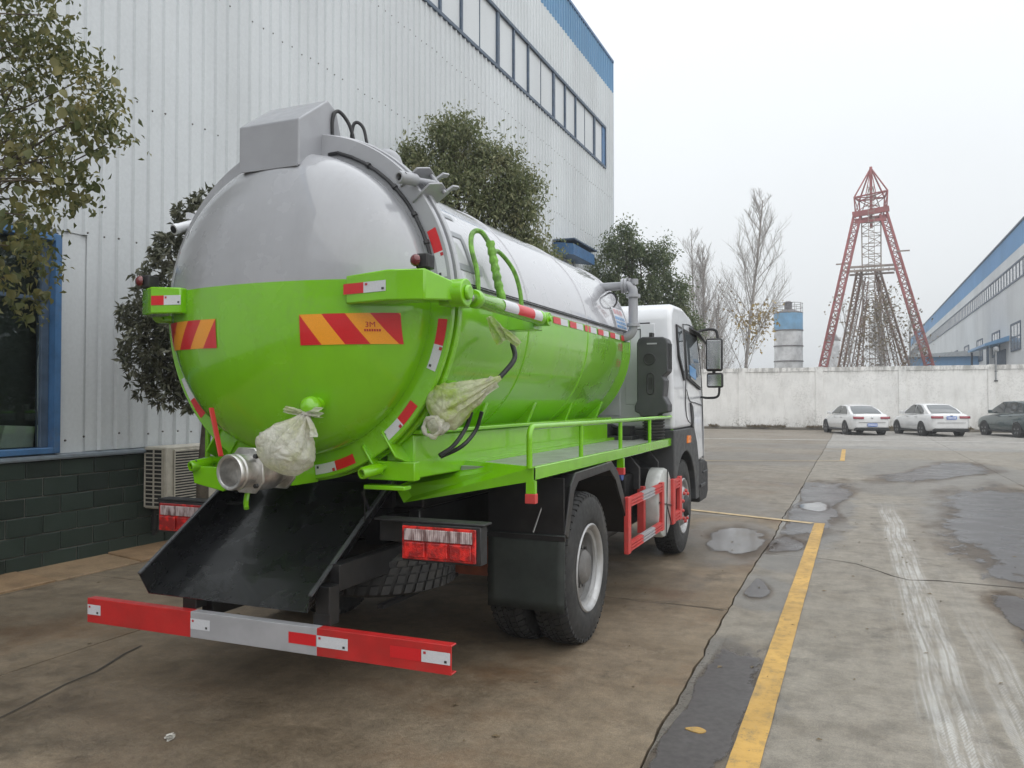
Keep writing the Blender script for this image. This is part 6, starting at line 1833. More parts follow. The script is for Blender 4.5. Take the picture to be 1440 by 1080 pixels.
big_tree('broadleaf_tree', 'dense mid green evergreen between the cab and the far factory corner', (-6.0, 24.2, 0), (-5.9, 24.2, 2.8),
    [(-6.3, 23.83, 6.3, .6), (-6.7, 23.67, 5.95, .6), (-6.95, 23.56, 5.4, .55), (-5.91, 24.01, 5.7, .7), (-5.38, 24.25, 6.0, .5), (-5.45, 24.23, 5.2, .7), (-6.51, 23.9, 4.9, .9), (-4.95, 24.48, 5.0, .5), (-4.75, 24.58, 4.3, .55), (-4.5, 24.71, 3.85, .5), (-5.92, 24.1, 4.4, 1.0), (-5.2, 24.37, 4.3, .8), (-5.2, 24.4, 3.4, .8), (-6.35, 23.8, 6.75, .25)],
    0.14, 'leaf_green', 92, 0.100, 0.45, 0.5, 22)

# bare winter trees: recursive twigs
def bare_tree(name, label, base, height, spread, r0, levels, matl, group, seed, dense=1.0, leaves=None, leafmat='leaf_yellow', lean=0.0, stems=1, upward=0.6, nleaf=0, leafbox=None, leafsize=0.2, first=0.22):
    rng = random.Random(seed)
    t = thing(name, base, label, 'tree', group)
    mb = MB(); ends = []; trunk = MB()
    def grow_(p, d, L, r, lev):
        n = 4 if lev < 2 else 2
        pts = [p]; q = p
        for i in range(n):
            jj = .035 if lev == 0 else .13
            d = (d + Vector((rng.uniform(-jj, jj), rng.uniform(-jj, jj), rng.uniform(-.03, .10)))).normalized()
            q = q + d * L / n; pts.append(q)
        (trunk if lev == 0 else mb).tube(pts, [r * (1 - 0.65 * i / n) for i in range(n + 1)], 7 if lev == 0 else 4 if lev == 1 else 3, caps=False)
        if lev >= levels: ends.append(q); return
        k = max(3, int({0: 34, 1: 10, 2: 6, 3: 3}[lev] * dense))
        for j in range(k):
            f_ = first + (1 - first) * ((j + rng.random()) / k) if lev == 0 else 0.25 + 0.75 * ((j + rng.random()) / k)
            i = min(n - 1, int(f_ * n)); b_ = pts[i].lerp(pts[i + 1], f_ * n - i)
            a = rng.uniform(0, 6.28)
            s_ = Vector((math.cos(a), math.sin(a), 0))
            nd = (d * upward + s_ * (1.0 - 0.3 * upward) * rng.uniform(.5, 1.0) + Vector((0, 0, 0.25))).normalized()
            taper_ = (1.0 - 0.80 * (f_ - first) / (1 - first)) if lev == 0 else (1 - 0.4 * f_)
            grow_(b_, nd, L * (spread if lev == 0 else 0.52) * taper_ * rng.uniform(.7, 1.15), max(r * (0.22 if lev == 0 else .42), 0.0040), lev + 1)
    for s in range(stems):
        d = Vector((rng.uniform(-.05, .05) + lean, rng.uniform(-.05, .05), 1)).normalized()
        grow_(Vector(base) + Vector((0.25 * s, 0.1 * s, -0.1)), d, height * (1 if s == 0 else .9), r0, 0)
    trunk.build('trunk', M[matl], t, smooth=60)
    mb.build('branches', M[matl if matl == 'bark_pale' else matl], t, smooth=60)
    if nleaf:
        P = []
        for i in range(nleaf):
            e = ends[rng.randrange(len(ends))]
            if leafbox is None or (leafbox[0] < e.z < leafbox[1] and e.x > leafbox[2]):
                P.append(np.array(e) + np.array([rng.gauss(0, .35), rng.gauss(0, .35), rng.gauss(0, .3)]))
        if P:
            V, F_ = leaf_cloud(np.array(P), leafsize, 0.7, 0.3)
            o = link('leaves', fast_mesh('leaves', V, F_, M[leafmat]), t); o['kind'] = 'stuff'
    return t
GB = 'bare winter trees beyond the white wall'
bare_tree('bare_tree', 'tallest bare tree beyond the white wall with a few yellow leaves low on its right', (-6.75, 54.7, 0), 14.9, 0.37, 0.13, 3, 'twig', GB, 5, dense=1.25, nleaf=5200, leafbox=(2.8, 7.6, -7.0), leafsize=0.26, lean=0.04, stems=1, upward=0.72, first=0.2)
bare_tree('bare_tree', 'bare tree partly hidden by the cab and the green evergreen', (-9.6, 54.4, 0), 12.6, 0.36, 0.09, 3, 'twig', GB, 9, dense=1.0, stems=3, upward=0.85, first=0.25)
bare_tree('bare_tree', 'thin bare sapling behind the mirror of the cab', (-8.0, 53.0, 0), 8.5, 0.34, 0.07, 3, 'twig', GB, 12, stems=2, upward=0.7, nleaf=120, leafmat='leaf_brown', leafsize=.16)
GS = 'scrubby bare trees under the steel tower'
bare_tree('bare_tree', 'scrubby bare tree with withered leaves under the left legs of the tower', (0.1, 62.5, 0), 8.6, 0.40, 0.06, 3, 'twig', GS, 31, dense=.6, stems=1, upward=0.7, nleaf=160, leafmat='leaf_brown', leafsize=.2)
bare_tree('bare_tree', 'tangled bare tree in the middle of the tower base', (1.7, 62.9, 0), 9.2, 0.40, 0.06, 3, 'twig', GS, 33, dense=.8, stems=2, upward=0.75, nleaf=900, leafmat='leaf_brown', leafsize=.2)
bare_tree('bare_tree', 'bare tree with sparse leaves inside the right legs of the tower', (3.6, 64.0, 0), 8.2, 0.42, 0.06, 3, 'twig', GS, 37, dense=.6, stems=2, upward=0.65, nleaf=200, leafmat='leaf_brown', leafsize=.2)
# ------------------------------------------------------------------ white boundary wall
def whitewash(name, col):
    g = G(name); P = g.pos(); X, Y, Z = g.xyz(P)
    n = g.noise(P, 0.9, 6, .65); n2 = g.noise(g.scalev(P, 1, 1, .25), 3.2, 6, .7); f = g.noise(P, 12, 5, .7)
    c = g.mul(col, g.map(n, .3, .7, .9, 1.05))
    low = g.map(Z, 0.9, 0.05)
    pe = g.math('MULTIPLY', g.map(f, .50, .60), g.map(g.noise(P, 0.55, 4), .46, .60))
    pe = g.math('MULTIPLY', pe, g.math('ADD', 0.22, low))
    c = g.mix(pe, c, (0.27, 0.25, 0.22))
    c = g.mix(g.math('MULTIPLY', g.map(n2, .45, .7), g.math('ADD', 0.25, g.math('MULTIPLY', low, .55))), c, (0.40, 0.375, 0.335))
    top = g.map(Z, 3.0, 3.35)
    c = g.mix(g.math('MULTIPLY', g.map(n2, .42, .6), g.math('MULTIPLY', top, .7)), c, (0.30, 0.29, 0.27))
    c = g.mix(g.map(Z, 0.22, 0.02, 0, .75), c, (0.12, 0.105, 0.08))
    g.set(color=c, rough=0.85, normal=g.bump(f, .35, .02)); return g.m
M['whitewash'] = whitewash('white_washed_render', (0.80, 0.785, 0.755))
YW = 47.8
bw = thing('boundary_wall', (0, YW, 0), 'long white washed boundary wall with piers behind the parked cars', 'wall')
ps = [-5.87 + 4.14 * k for k in range(-7, 10)]
for k, x in enumerate(ps):
    MB().box(x - 0.19, x + 0.19, YW - 0.06, YW + 0.30, 0, 3.46 + 0.01 * (k % 3)).build('pier', M['whitewash'], bw, bevel=0.015, seg=1, smooth=None)
    if k < len(ps) - 1:
        MB().box(x + 0.191, ps[k + 1] - 0.191, YW, YW + 0.24, 0, 3.22 + 0.008 * (k % 2)).build('wall_panel', M['whitewash'], bw, smooth=None)
        cp_ = MB(); nx_ = 14
        a, b_ = x + 0.191, ps[k + 1] - 0.191
        top = [(a + (b_ - a) * i / nx_, 3.455 + 0.014 * mnoise.noise(Vector((i * .7 + k * 9, 1, 1)))) for i in range(nx_ + 1)]
        cp_.prism([(a, 3.235)] + [(b_, 3.235)] + list(reversed(top)), 'y', YW - 0.035, YW + 0.275)
        cp_.build('coping', M['whitewash'], bw, smooth=None)
# kerb at the foot of the wall and weeds
M['kerb'] = simple('kerb_concrete', (0.13, 0.115, 0.09), 0.9, var=0.35, vs_=2)
kb = MB().prism([(YW - 0.42, -0.02), (YW - 0.42, 0.10), (YW - 0.40, 0.125), (YW - 0.065, 0.135), (YW - 0.065, -0.02)], 'x', -30, 40).build('kerb', M['kerb'], None, smooth=None, kind='structure')
N = 5200
xs = RNG.uniform(-14, 12, N)
dens = np.array([mnoise.noise(Vector((x * 0.55, 0, 4))) for x in xs])
xs = xs[dens > -0.05]
P = np.stack([xs, YW - RNG.uniform(0.07, 0.5, len(xs)), RNG.uniform(0.08, 0.14, len(xs))], 1)
up_ = np.tile(np.array([[0, 0, 1.4]]), (len(P), 1)) + RNG.normal(size=(len(P), 3)) * .4
V, F_ = leaf_cloud(P, 0.17, 0.16, -0.5, up_)
wd_ = link('weeds', fast_mesh('weeds', V, F_, M['leaf_brown'])); wd_['kind'] = 'stuff'; wd_['label'] = 'dry weeds along the foot of the white boundary wall'; wd_['category'] = 'weeds'

# lamp post fixed to the wall
M['galv'] = simple('galvanised_steel', (0.30, 0.31, 0.32), 0.5, 0.5, var=0.15)
lp = thing('wall_lamp', (6.72, YW - 0.08, 2.6), 'thin grey lamp post bracketed to the white wall above the dark car', 'lamp')
MB().cyl((6.72, YW - 0.10, 2.62), (6.72, YW - 0.10, 4.15), 0.035, 10).build('pole', M['galv'], lp)
MB().lathe([(0.0, 0.22), (0.10, 0.20), (0.13, 0.12), (0.11, 0.0), (0.04, -0.03), (0, -0.03)], (6.72, YW - 0.10, 4.16), (0, 0, 1), 16).build('lamp_head', M['galv'], lp)
b_ = MB(); b_.box(6.64, 6.80, YW - 0.14, YW + 0.0 - 0.001, 2.60, 2.66); b_.box(6.66, 6.78, YW - 0.13, YW - 0.001, 3.1, 3.14); b_.build('bracket', M['steel_dark'], lp, smooth=None)

# ------------------------------------------------------------------ cars
M['car_white'] = simple('car_white_paint', (0.68, 0.68, 0.68), 0.2, coat=0.8, var=0.03, dirt=0.35, dirtcol=(0.36, 0.32, 0.26))
M['car_dark'] = simple('car_grey_green_paint', (0.075, 0.105, 0.108), 0.22, 0.3, coat=0.9, var=0.06, dirt=0.35, dirtcol=(0.16, 0.15, 0.13))
M['car_glass'] = glassmat('car_glass', (0.05, 0.058, 0.062), 0.03)
M['lamp_red'] = simple('car_lamp_red', (0.25, 0.012, 0.03), 0.12, coat=0.8)
M['plate_blue'] = simple('plate_blue', (0.05, 0.15, 0.50), 0.4)
M['plate_white'] = simple('plate_print', (0.75, 0.75, 0.75), 0.5)
M['car_trim'] = simple('car_black_trim', (0.02, 0.02, 0.021), 0.5)
def make_car(label, cat, loc, heading, paint, style):
    c = thing(style['name'], loc, label, cat, None, heading)
    L, Wd, H = style['L'], style['W'], style['H']
    belt = style['belt']
    # lower body: stations (y, half width, bottom, belt)
    st = style['stations']
    mb = MB(); rows = []
    for y, w, zb, zt in st:
        rows.append([(w * q, y, zb + (zt - zb) * h) for q, h in ((0, 0), (.80, 0.0), (.93, .04), (.985, .22), (1.0, .48), (.985, .70), (.955, .86), (.90, .965), (.80, 1.0), (.45, 1.015), (0, 1.02))])
    n = len(rows[0])
    vs = []
    for r_ in rows: vs += r_ + [(-x, y, z) for x, y, z in reversed(r_[1:-1])]
    m_ = 2 * n - 2
    mb.v = vs
    for i in range(len(rows) - 1):
        for j in range(m_): mb.f.append((i * m_ + j, i * m_ + (j + 1) % m_, (i + 1) * m_ + (j + 1) % m_, (i + 1) * m_ + j)); mb.mi.append(0)
    mb.f += [tuple(range(m_)), tuple(reversed(range((len(rows) - 1) * m_, len(rows) * m_)))]; mb.mi += [0, 0]
    body = local('body', mb, M[paint], c, smooth=60)
    body.modifiers.new('sub', 'SUBSURF').levels = 1
    body.modifiers['sub'].render_levels = 2
    # greenhouse: side profile at the base and roof
    gh = style['house']   # (y_base_rear, y_roof_rear, y_roof_front, y_base_front, z_base, z_roof_r, z_roof_f, wb, wr)
    yb0, yr0, yr1, yb1, zb, zr0, zr1, wb, wr = gh
    prof = [(yb0, zb, wb * .96), (yb0 + (yr0 - yb0) * .5, zb + (zr0 - zb) * .56, wb * .90), (yr0, zr0, wr), ((yr0 + yr1) / 2, max(zr0, zr1) + .025, wr * 1.03), (yr1, zr1, wr), (yr1 + (yb1 - yr1) * .5, zb + (zr1 - zb) * .52, wb * .90), (yb1, zb, wb * .94)]
    mb = MB(); rows = []
    for y, z, w in prof:
        rows.append([(-w, y, z), (-w * .55, y, z + .018), (0, y, z + .025), (w * .55, y, z + .018), (w, y, z)])
    mb.v = [p for r_ in rows for p in r_]
    for i in range(len(rows) - 1):
        for j in range(4): mb.f.append((i * 5 + j, i * 5 + j + 1, (i + 1) * 5 + j + 1, (i + 1) * 5 + j)); mb.mi.append(0)
    b0 = len(mb.v); mb.v += [(s * wb, y, zb - .03) for s in (-1, 1) for y in [p[0] for p in prof]]
    for i in range(len(prof) - 1):
        mb.f += [(b0 + i, i * 5, (i + 1) * 5, b0 + i + 1), (b0 + 7 + i + 1, (i + 1) * 5 + 4, i * 5 + 4, b0 + 7 + i)]; mb.mi += [0, 0]
    local('roof', mb, M[paint], c, bevel=0.02, seg=2, smooth=50)
    # windows, slightly proud of the painted shell
    def quad(pts, off, name, matl): 
        P = [Vector(p) for p in pts]; nn = (P[1] - P[0]).cross(P[-1] - P[0]).normalized()
        if nn.dot(P[0] - Vector((0, L / 2, 0.9))) < 0: nn = -nn
        k = len(P); m2 = MB().add([p + nn * off for p in P] + [p - nn * .02 for p in P], [tuple(range(k)), tuple(reversed(range(k, 2 * k)))] + [(i, k + i, k + (i + 1) % k, (i + 1) % k) for i in range(k)])
        return local(name, m2, matl, c, smooth=None)
    def onrear(u, v):
        a = prof[0]; b = prof[1]; d = prof[2]
        if v < .5: q = v / .5; y, z, w = [a[i] + (b[i] - a[i]) * q for i in range(3)]
        else: q = (v - .5) / .5; y, z, w = [b[i] + (d[i] - b[i]) * q for i in range(3)]
        return Vector((u * w, y, z + .025 * (1 - u * u)))
    def onfront(u, v):
        a = prof[6]; b = prof[5]; d = prof[4]
        if v < .5: q = v / .5; y, z, w = [a[i] + (b[i] - a[i]) * q for i in range(3)]
        else: q = (v - .5) / .5; y, z, w = [b[i] + (d[i] - b[i]) * q for i in range(3)]
        return Vector((u * w, y, z + .025 * (1 - u * u)))
    g1 = MB().grid(lambda u, v: onrear((u - .5) * 2 * (.86 - .04 * v), .08 + .82 * v) + Vector((0, -.016, .016)), 8, 6)
    local('rear_window', g1, M['car_glass'], c, smooth=60)
    g1 = MB().grid(lambda u, v: onfront((u - .5) * 2 * .88, .06 + .86 * v) + Vector((0, .016, .016)), 8, 6)
    local('windscreen', g1, M['car_glass'], c, smooth=60)
    def sidew(y, z, s):
        # lerp half width between the belt and the roof edge
        t = (z - zb) / (max(zr0, zr1) - zb)
        return Vector((s * (wb + (wr - wb) * t), y, z))
    for s in (-1, 1):
        for poly in style['side_windows']:
            quad([sidew(y, z, s) for y, z in poly], 0.022, 'side_window', M['car_glass'])
    # wheels with arches
    for s in (-1, 1):
        for yy in style['axles']:
            arch = MB().lathe([(0.0, 0.0), (.365, 0.0), (.365, -.22), (0, -.22)], (s * (Wd / 2 + .004), yy, .335), (s, 0, 0), 28)
            local('wheel_arch', arch, M['car_trim'], c)
            ty = MB().lathe([(.215, -.02), (.225, 0.0), (.29, .006), (.318, -.012), (.325, -.04), (.325, -.17), (.31, -.2), (.215, -.2)], (s * (Wd / 2 + .008), yy, .325), (s, 0, 0), 32, close=True)
            wh = local('wheel', ty, M['rubber'], c)
            rm = MB().lathe([(.218, -.005), (.205, -.012), (.20, -.045), (.06, -.05), (0, -.05)], (s * (Wd / 2 + .008), yy, .325), (s, 0, 0), 28, caps=False)
            for k in range(5):
                a = 2 * math.pi * k / 5 + .3
                for o_ in (-.13, .13):
                    rm.bar((s * (Wd / 2 - .012), yy + .04 * math.cos(a), .325 + .04 * math.sin(a)), (s * (Wd / 2 - .006), yy + .20 * math.cos(a + o_), .325 + .20 * math.sin(a + o_)), .028, .02)
            local('rim', rm, M['rim'], wh)
        # mirror, tail lamp, handles
        mm = MB().box(s * (Wd / 2 - .02), s * (Wd / 2 + .15), style['mirror_y'], style['mirror_y'] + .09, belt + .03, belt + .16)
        mm.box(s * (Wd / 2 - .1), s * (Wd / 2 + .0), style['mirror_y'] + .02, style['mirror_y'] + .07, belt + .02, belt + .06)
        local('mirror', mm, M[style.get('mirror_paint', paint)], c, bevel=.025, seg=2)
        tl = style['tail']
        pts = []
        lampm = MB().grid(lambda u, v: Vector((s * (tl[0] + (tl[1] - tl[0]) * u), -0.012 + (0.22 * max(0, u - .45) ** 1.6) + .02 * v, tl[2] + (tl[3] - tl[2]) * v + tl[4] * u)), 10, 3)
        for q_ in list(range(len(lampm.v))): pass
        lo_ = local('tail_lamp', lampm, M['lamp_red'], c, smooth=60); so_ = lo_.modifiers.new('thick', 'SOLIDIFY'); so_.thickness = 0.03; so_.offset = 0
        hl = MB()
        for yy in style['handles']: hl.box(s * (Wd / 2 - .02), s * (Wd / 2 + .018), yy, yy + .16, belt - .12, belt - .09)
        local('door_handle', hl, M['rim' if paint == 'car_white' else 'car_trim'], c, bevel=.006, smooth=None)
        sk = MB().box(s * (Wd / 2 - .06), s * (Wd / 2 - .005), style['axles'][0] + .36, style['axles'][1] - .36, .20, .29)
        local('sill_trim', sk, M['car_trim'], c, bevel=.01, smooth=None)
    # rear: plate, dark lower bumper, badge, exhaust line
    pz_ = style['plate_z']
    bmp = MB().grid(lambda u, v: Vector(((u - .5) * 2 * (Wd / 2 - .10), -.022 + .16 * abs(u - .5) ** 2 * 2 + .03 * (1 - v), .215 + .16 * v - (.06 if abs(u - .5) > .46 else 0) * v)), 16, 3)
    bo_ = local('rear_bumper_trim', bmp, M['car_trim'], c, smooth=60); so_ = bo_.modifiers.new('thick', 'SOLIDIFY'); so_.thickness = 0.03; so_.offset = 0
    pl_ = local('licence_plate', MB().box(-.22, .22, -.045, -.030, pz_, pz_ + .14), M['plate_blue'], c, smooth=None)
    ch_ = MB()
    for k in range(7): ch_.box(-.19 + k * .056, -.155 + k * .056, -.048, -.0455, pz_ + .035, pz_ + .105)
    local('plate_print', ch_, M['plate_white'], pl_, smooth=None)
    bd = MB().lathe([(.05, -.004), (.05, .012), (.04, .018), (0, .018)], (0, -.012, style['badge_z']), (0, -1, 0), 20)
    local('badge', bd, M['chrome'], c)
    local('trunk_gap', MB().box(-.62, .62, -.020, -.004, style['gap_z'], style['gap_z'] + .012), M['car_trim'], c, smooth=None)
    if style.get('antenna'): local('antenna', MB().prism([(yr0 + .25, zr0 + .02), (yr0 + .38, zr0 + .035), (yr0 + .22, zr0 + .10)], 'x', -.02, .02), M[paint], c)
    return c
SED = dict(name='parked_car', L=4.75, W=1.82, H=1.42, belt=.93,
    stations=[(-.0, .60, .40, .80), (.03, .74, .30, .92), (.14, .84, .24, .99), (.45, .895, .22, 1.01), (1.0, .91, .20, .98), (2.0, .915, .20, .945), (3.0, .91, .20, .93), (3.7, .90, .22, .87), (4.3, .86, .24, .76), (4.62, .72, .28, .64), (4.75, .50, .34, .56)],
    house=(.50, 1.52, 2.45, 3.55, .965, 1.365, 1.40, .80, .585), side_windows=[[(1.02, .985), (1.95, .985), (1.98, 1.36), (1.66, 1.34), (1.22, 1.16)], [(2.03, .985), (3.10, .985), (2.62, 1.29), (2.40, 1.365), (2.05, 1.365)]],
    axles=(1.02, 3.72), mirror_y=2.95, tail=(.38, .845, .76, .87, .01), handles=(1.45, 2.35), plate_z=.42, badge_z=.83, gap_z=.60, antenna=True)
SED2 = dict(SED, stations=[(-.0, .62, .40, .84), (.03, .76, .32, .97), (.14, .85, .26, 1.03), (.45, .895, .22, 1.05), (1.0, .91, .20, 1.02), (2.0, .915, .20, .975), (3.0, .91, .20, .95), (3.7, .90, .22, .90), (4.25, .86, .24, .80), (4.55, .72, .28, .68), (4.68, .50, .34, .60)],
    house=(.42, 1.42, 2.40, 3.45, 1.0, 1.43, 1.46, .80, .60), side_windows=[[(1.0, 1.02), (1.88, 1.02), (1.92, 1.42), (1.56, 1.40), (1.12, 1.19)], [(1.96, 1.02), (3.02, 1.02), (2.55, 1.34), (2.34, 1.425), (1.98, 1.425)]],
    belt=.98, tail=(.36, .86, .82, .93, .0), plate_z=.78, badge_z=.96, gap_z=.62, antenna=False, mirror_y=2.85, axles=(1.0, 3.62))
SUV = dict(SED, name='parked_car', L=4.6, W=1.84, stations=[(-.0, .66, .42, .95), (.04, .80, .32, 1.06), (.16, .88, .26, 1.10), (.5, .90, .23, 1.09), (1.0, .915, .22, 1.07), (2.0, .92, .22, 1.03), (3.0, .915, .22, 1.0), (3.7, .90, .24, .95), (4.2, .87, .26, .85), (4.48, .74, .30, .74), (4.6, .52, .36, .66)],
    house=(.16, .62, 2.35, 3.42, 1.05, 1.53, 1.58, .82, .64), side_windows=[[(.52, 1.10), (.98, 1.08), (1.0, 1.50), (.80, 1.49)], [(1.04, 1.08), (1.95, 1.075), (1.98, 1.54), (1.06, 1.53)], [(2.03, 1.075), (3.02, 1.07), (2.50, 1.44), (2.36, 1.54), (2.05, 1.545)]],
    belt=1.04, tail=(.50, .88, .86, 1.10, .0), plate_z=.80, badge_z=1.0, gap_z=.56, antenna=False, mirror_y=2.82, axles=(.86, 3.55), handles=(1.35, 2.28))
make_car('white saloon with its blue plate low on the rear bumper, nearest the truck cab', 'car', (0.80, 41.35, 0), R(20), 'car_white', SED)
make_car('white saloon with a blue plate between its tail lamps and a dark bumper', 'car', (4.05, 41.2, 0), R(20), 'car_white', SED2)
make_car('dark grey green estate car cut off by the right edge', 'car', (7.75, 41.0, 0), R(20), 'car_dark', SUV)

# ------------------------------------------------------------------ red steel headframe tower
M['tower_red'] = simple('faded_red_steel', (0.30, 0.085, 0.085), 0.6, var=0.2, vs_=1.2, dirt=0.4, dirtcol=(0.20, 0.14, 0.12))
M['tower_brown'] = simple('rusty_steel', (0.27, 0.175, 0.135), 0.7, var=0.25, vs_=1.0)
M['tower_grey'] = simple('grey_steel', (0.27, 0.22, 0.19), 0.65, var=0.2, vs_=1.0)
TX, TY = 1.36, 67.7
tw = thing('headframe_tower', (TX, TY, 0), 'red steel lattice tower with splayed legs and pointed top behind the white wall', 'tower')
ey_ = Vector((TX, TY, 0)).normalized(); ex = Vector((ey_.y, -ey_.x, 0))
def TP(x, y, z): return Vector((TX, TY, 0)) + ex * x + ey_ * y + Vector((0, 0, z))
def lattice(p0, p1, w0, w1, n, tb, td, double=True):
    mb = MB(); p0, p1 = Vector(p0), Vector(p1)
    a = (p1 - p0).normalized(); x = a.cross(ey_).normalized(); y = x.cross(a).normalized()
    def K(i, sx, sy):
        t = i / n; w = (w0 + (w1 - w0) * t) / 2
        return p0.lerp(p1, t) + x * sx * w + y * sy * w
    for sx, sy in ((-1, -1), (1, -1), (1, 1), (-1, 1)): mb.bar(K(0, sx, sy), K(n, sx, sy), tb)
    for i in range(n):
        for (ax_, ay_), (bx_, by_) in (((-1, -1), (1, -1)), ((1, -1), (1, 1)), ((1, 1), (-1, 1)), ((-1, 1), (-1, -1))):
            if i % 2: mb.bar(K(i, ax_, ay_), K(i + 1, bx_, by_), td)
            else: mb.bar(K(i, bx_, by_), K(i + 1, ax_, ay_), td)
            if double: mb.bar(K(i, ax_, ay_), K(i, bx_, by_), td)
    return mb
# heights read from the ground up; half widths in metres at the tower
zt_plat = 15.75
for s in (-1, 1):
    x_ft = 4.85 if s > 0 else -4.35; x_tp = 0.86 if s > 0 else -0.98
    lattice(TP(x_ft, -1.5, 0), TP(x_tp, -0.4, zt_plat), 0.52, 0.48, 26, 0.16, 0.06).build('front_leg', M['tower_red'], tw, smooth=None)
    lattice(TP(3.65 if s > 0 else -3.2, 4.5, 0), TP(0.38 if s > 0 else -0.85, 1.2, 11.8), 0.42, 0.36, 20, 0.11, 0.05).build('rear_leg', M['tower_brown'], tw, smooth=None)
    lattice(TP(2.0 * s - .15, 2.8, 0), TP(0.30 * s - .1, 0.4, 9.4), 0.36, 0.30, 18, 0.075, 0.04).build('inner_leg', M['tower_brown'], tw, smooth=None)
for s in (-1, 1):
    lattice(TP(1.15 * s - .1, 1.6, 0), TP(0.35 * s - .05, 0.3, 10.8), 0.34, 0.28, 22, 0.07, 0.04).build('inner_leg', M['tower_brown'], tw, smooth=None)
    lattice(TP(2.75 * s - .1, 3.6, 0), TP(0.45 * s - .1, 0.9, 11.2), 0.30, 0.26, 20, 0.07, 0.04).build('rear_leg', M['tower_brown'], tw, smooth=None)
sh = lattice(TP(0, 0.2, 0), TP(0, 0.2, zt_plat + .2), 1.25, 1.35, 20, 0.075, 0.04)
sh.build('shaft', M['tower_grey'], tw, smooth=None)
for p0_, p1_, w_, h_ in ((TP(-1.32, -.7, zt_plat + .05), TP(1.25, -.7, zt_plat + .30), .20, .42), (TP(-1.2, 1.0, zt_plat - .1), TP(1.2, 1.0, zt_plat + .1), .16, .3), (TP(-1.15, -.7, zt_plat - .55), TP(1.05, -.7, zt_plat - .45), .12, .22)):
    MB().bar(p0_, p1_, w_, h_).build('head_beam', M['tower_red'], tw, smooth=None)
gp2 = MB()
for dz in (11.75, 11.45): gp2.bar(TP(-1.9, -.9, dz), TP(1.9, -.9, dz), .14, .16); gp2.bar(TP(-1.6, 1.1, dz), TP(1.6, 1.1, dz), .12, .14)
for x in np.linspace(-1.6, 1.6, 9): gp2.bar(TP(x, -.9, 11.6), TP(x, 1.1, 11.6), .06)
gp2.build('platform', M['tower_grey'], tw, smooth=None)
for p0_, p1_, w_ in ((TP(-2.5, -.9, 12.05), TP(-1.4, -.9, 12.05), .10), (TP(1.7, -.9, 12.75), TP(2.6, -.9, 12.75), .10), (TP(-3.6, -.8, 3.75), TP(3.2, -.8, 3.75), .14)):
    MB().bar(p0_, p1_, w_).build('outrigger', M['tower_grey'], tw, smooth=None)
# spire: ring of posts, cross braces, pyramid
sp_ = MB(); apex = TP(0.0, 0.0, 19.45); zr = 17.25; q = []
for x, y, dz in ((-1.18, -.8, -.15), (1.15, -.8, 0.15), (0.95, 1.0, .05), (-.85, 1.0, -.05)): q.append((TP(x, y, zr + dz), TP(x * .93, y * .8, zt_plat + .2)))
for k in range(4):
    a, b_ = q[k], q[(k + 1) % 4]
    sp_.bar(a[0], b_[0], .10); sp_.bar(a[0], a[1], .10); sp_.bar(a[0], apex, .085); sp_.bar(a[0], b_[1], .05); sp_.bar(b_[0], a[1], .05)
for f_ in (.35, .65): sp_.bar(q[0][0].lerp(q[1][0], f_), apex, .05)
sp_.bar(q[0][0], q[2][0], .07); sp_.bar(q[1][0], q[3][0], .07)
sp_.build('spire', M['tower_red'], tw, smooth=None)
mp = MB(); mp.bar(TP(0, -.3, zt_plat - 1), TP(0, -.05, 19.5), .22, .2)
mp.build('king_post', M['tower_red'], tw, smooth=None)
sg = MB()
for x, y in ((-.7, .3), (.75, .3), (-.1, 1.0)): sg.bar(TP(x, y, zt_plat + .2), TP(x * .1, y, 18.1), .07)
sg.bar(TP(-.55, .3, 16.6), TP(.55, .3, 16.6), .06); sg.bar(TP(-.35, .3, 17.3), TP(.35, .3, 17.3), .06)
for k in range(60): sg.bar(TP(-.18 + .0, -1.05, .3 * k), TP(.18, -1.05, .3 * k), .035)
sg.bar(TP(-.2, -1.05, 0), TP(-.2, -1.05, 18), .04); sg.bar(TP(.2, -1.05, 0), TP(.2, -1.05, 18), .04)
sg.build('ladder', M['tower_grey'], tw, smooth=None)

# ------------------------------------------------------------------ silo with a blue band, small far silo
M['silo'] = simple('weathered_silo', (0.56, 0.56, 0.56), 0.7, var=0.22, vs_=1.1, dirt=0.6, dirtcol=(0.20, 0.18, 0.17))
M['silo_blue'] = simple('silo_blue', (0.16, 0.34, 0.52), 0.55, var=0.15, vs_=1.5, dirt=0.4, dirtcol=(0.25, 0.24, 0.24))
M['silo_dark'] = simple('silo_cap', (0.14, 0.13, 0.13), 0.7)
sx_, sy_ = -5.5, 79.0
si = thing('silo', (sx_, sy_, 0), 'round concrete silo with a blue band and railed top beyond the white wall', 'silo')
MB().lathe([(1.26, 0), (1.26, 8.05)], (sx_, sy_, 0), (0, 0, 1), 40).build('shell', M['silo'], si)
MB().lathe([(1.28, 8.052), (1.28, 9.62)], (sx_, sy_, 0), (0, 0, 1), 40).build('blue_band', M['silo_blue'], si)
MB().lathe([(1.30, 9.63), (1.25, 9.72), (0.5, 9.98), (0, 9.98)], (sx_, sy_, 0), (0, 0, 1), 40).build('roof', M['silo_dark'], si)
MB().lathe([(0.34, 9.97), (0.34, 10.6), (0.42, 10.62), (0.2, 10.78), (0, 10.8)], (sx_, sy_, 0), (0, 0, 1), 20).build('vent', M['silo_dark'], si)
hoops = MB()
for z in (3.6, 5.2, 6.6, 8.05): hoops.lathe([(1.27, z - .05), (1.32, z - .05), (1.32, z + .05), (1.27, z + .05)], (sx_, sy_, 0), (0, 0, 1), 40, close=True)
hoops.build('hoop', M['silo_dark'], si)
rr = MB()
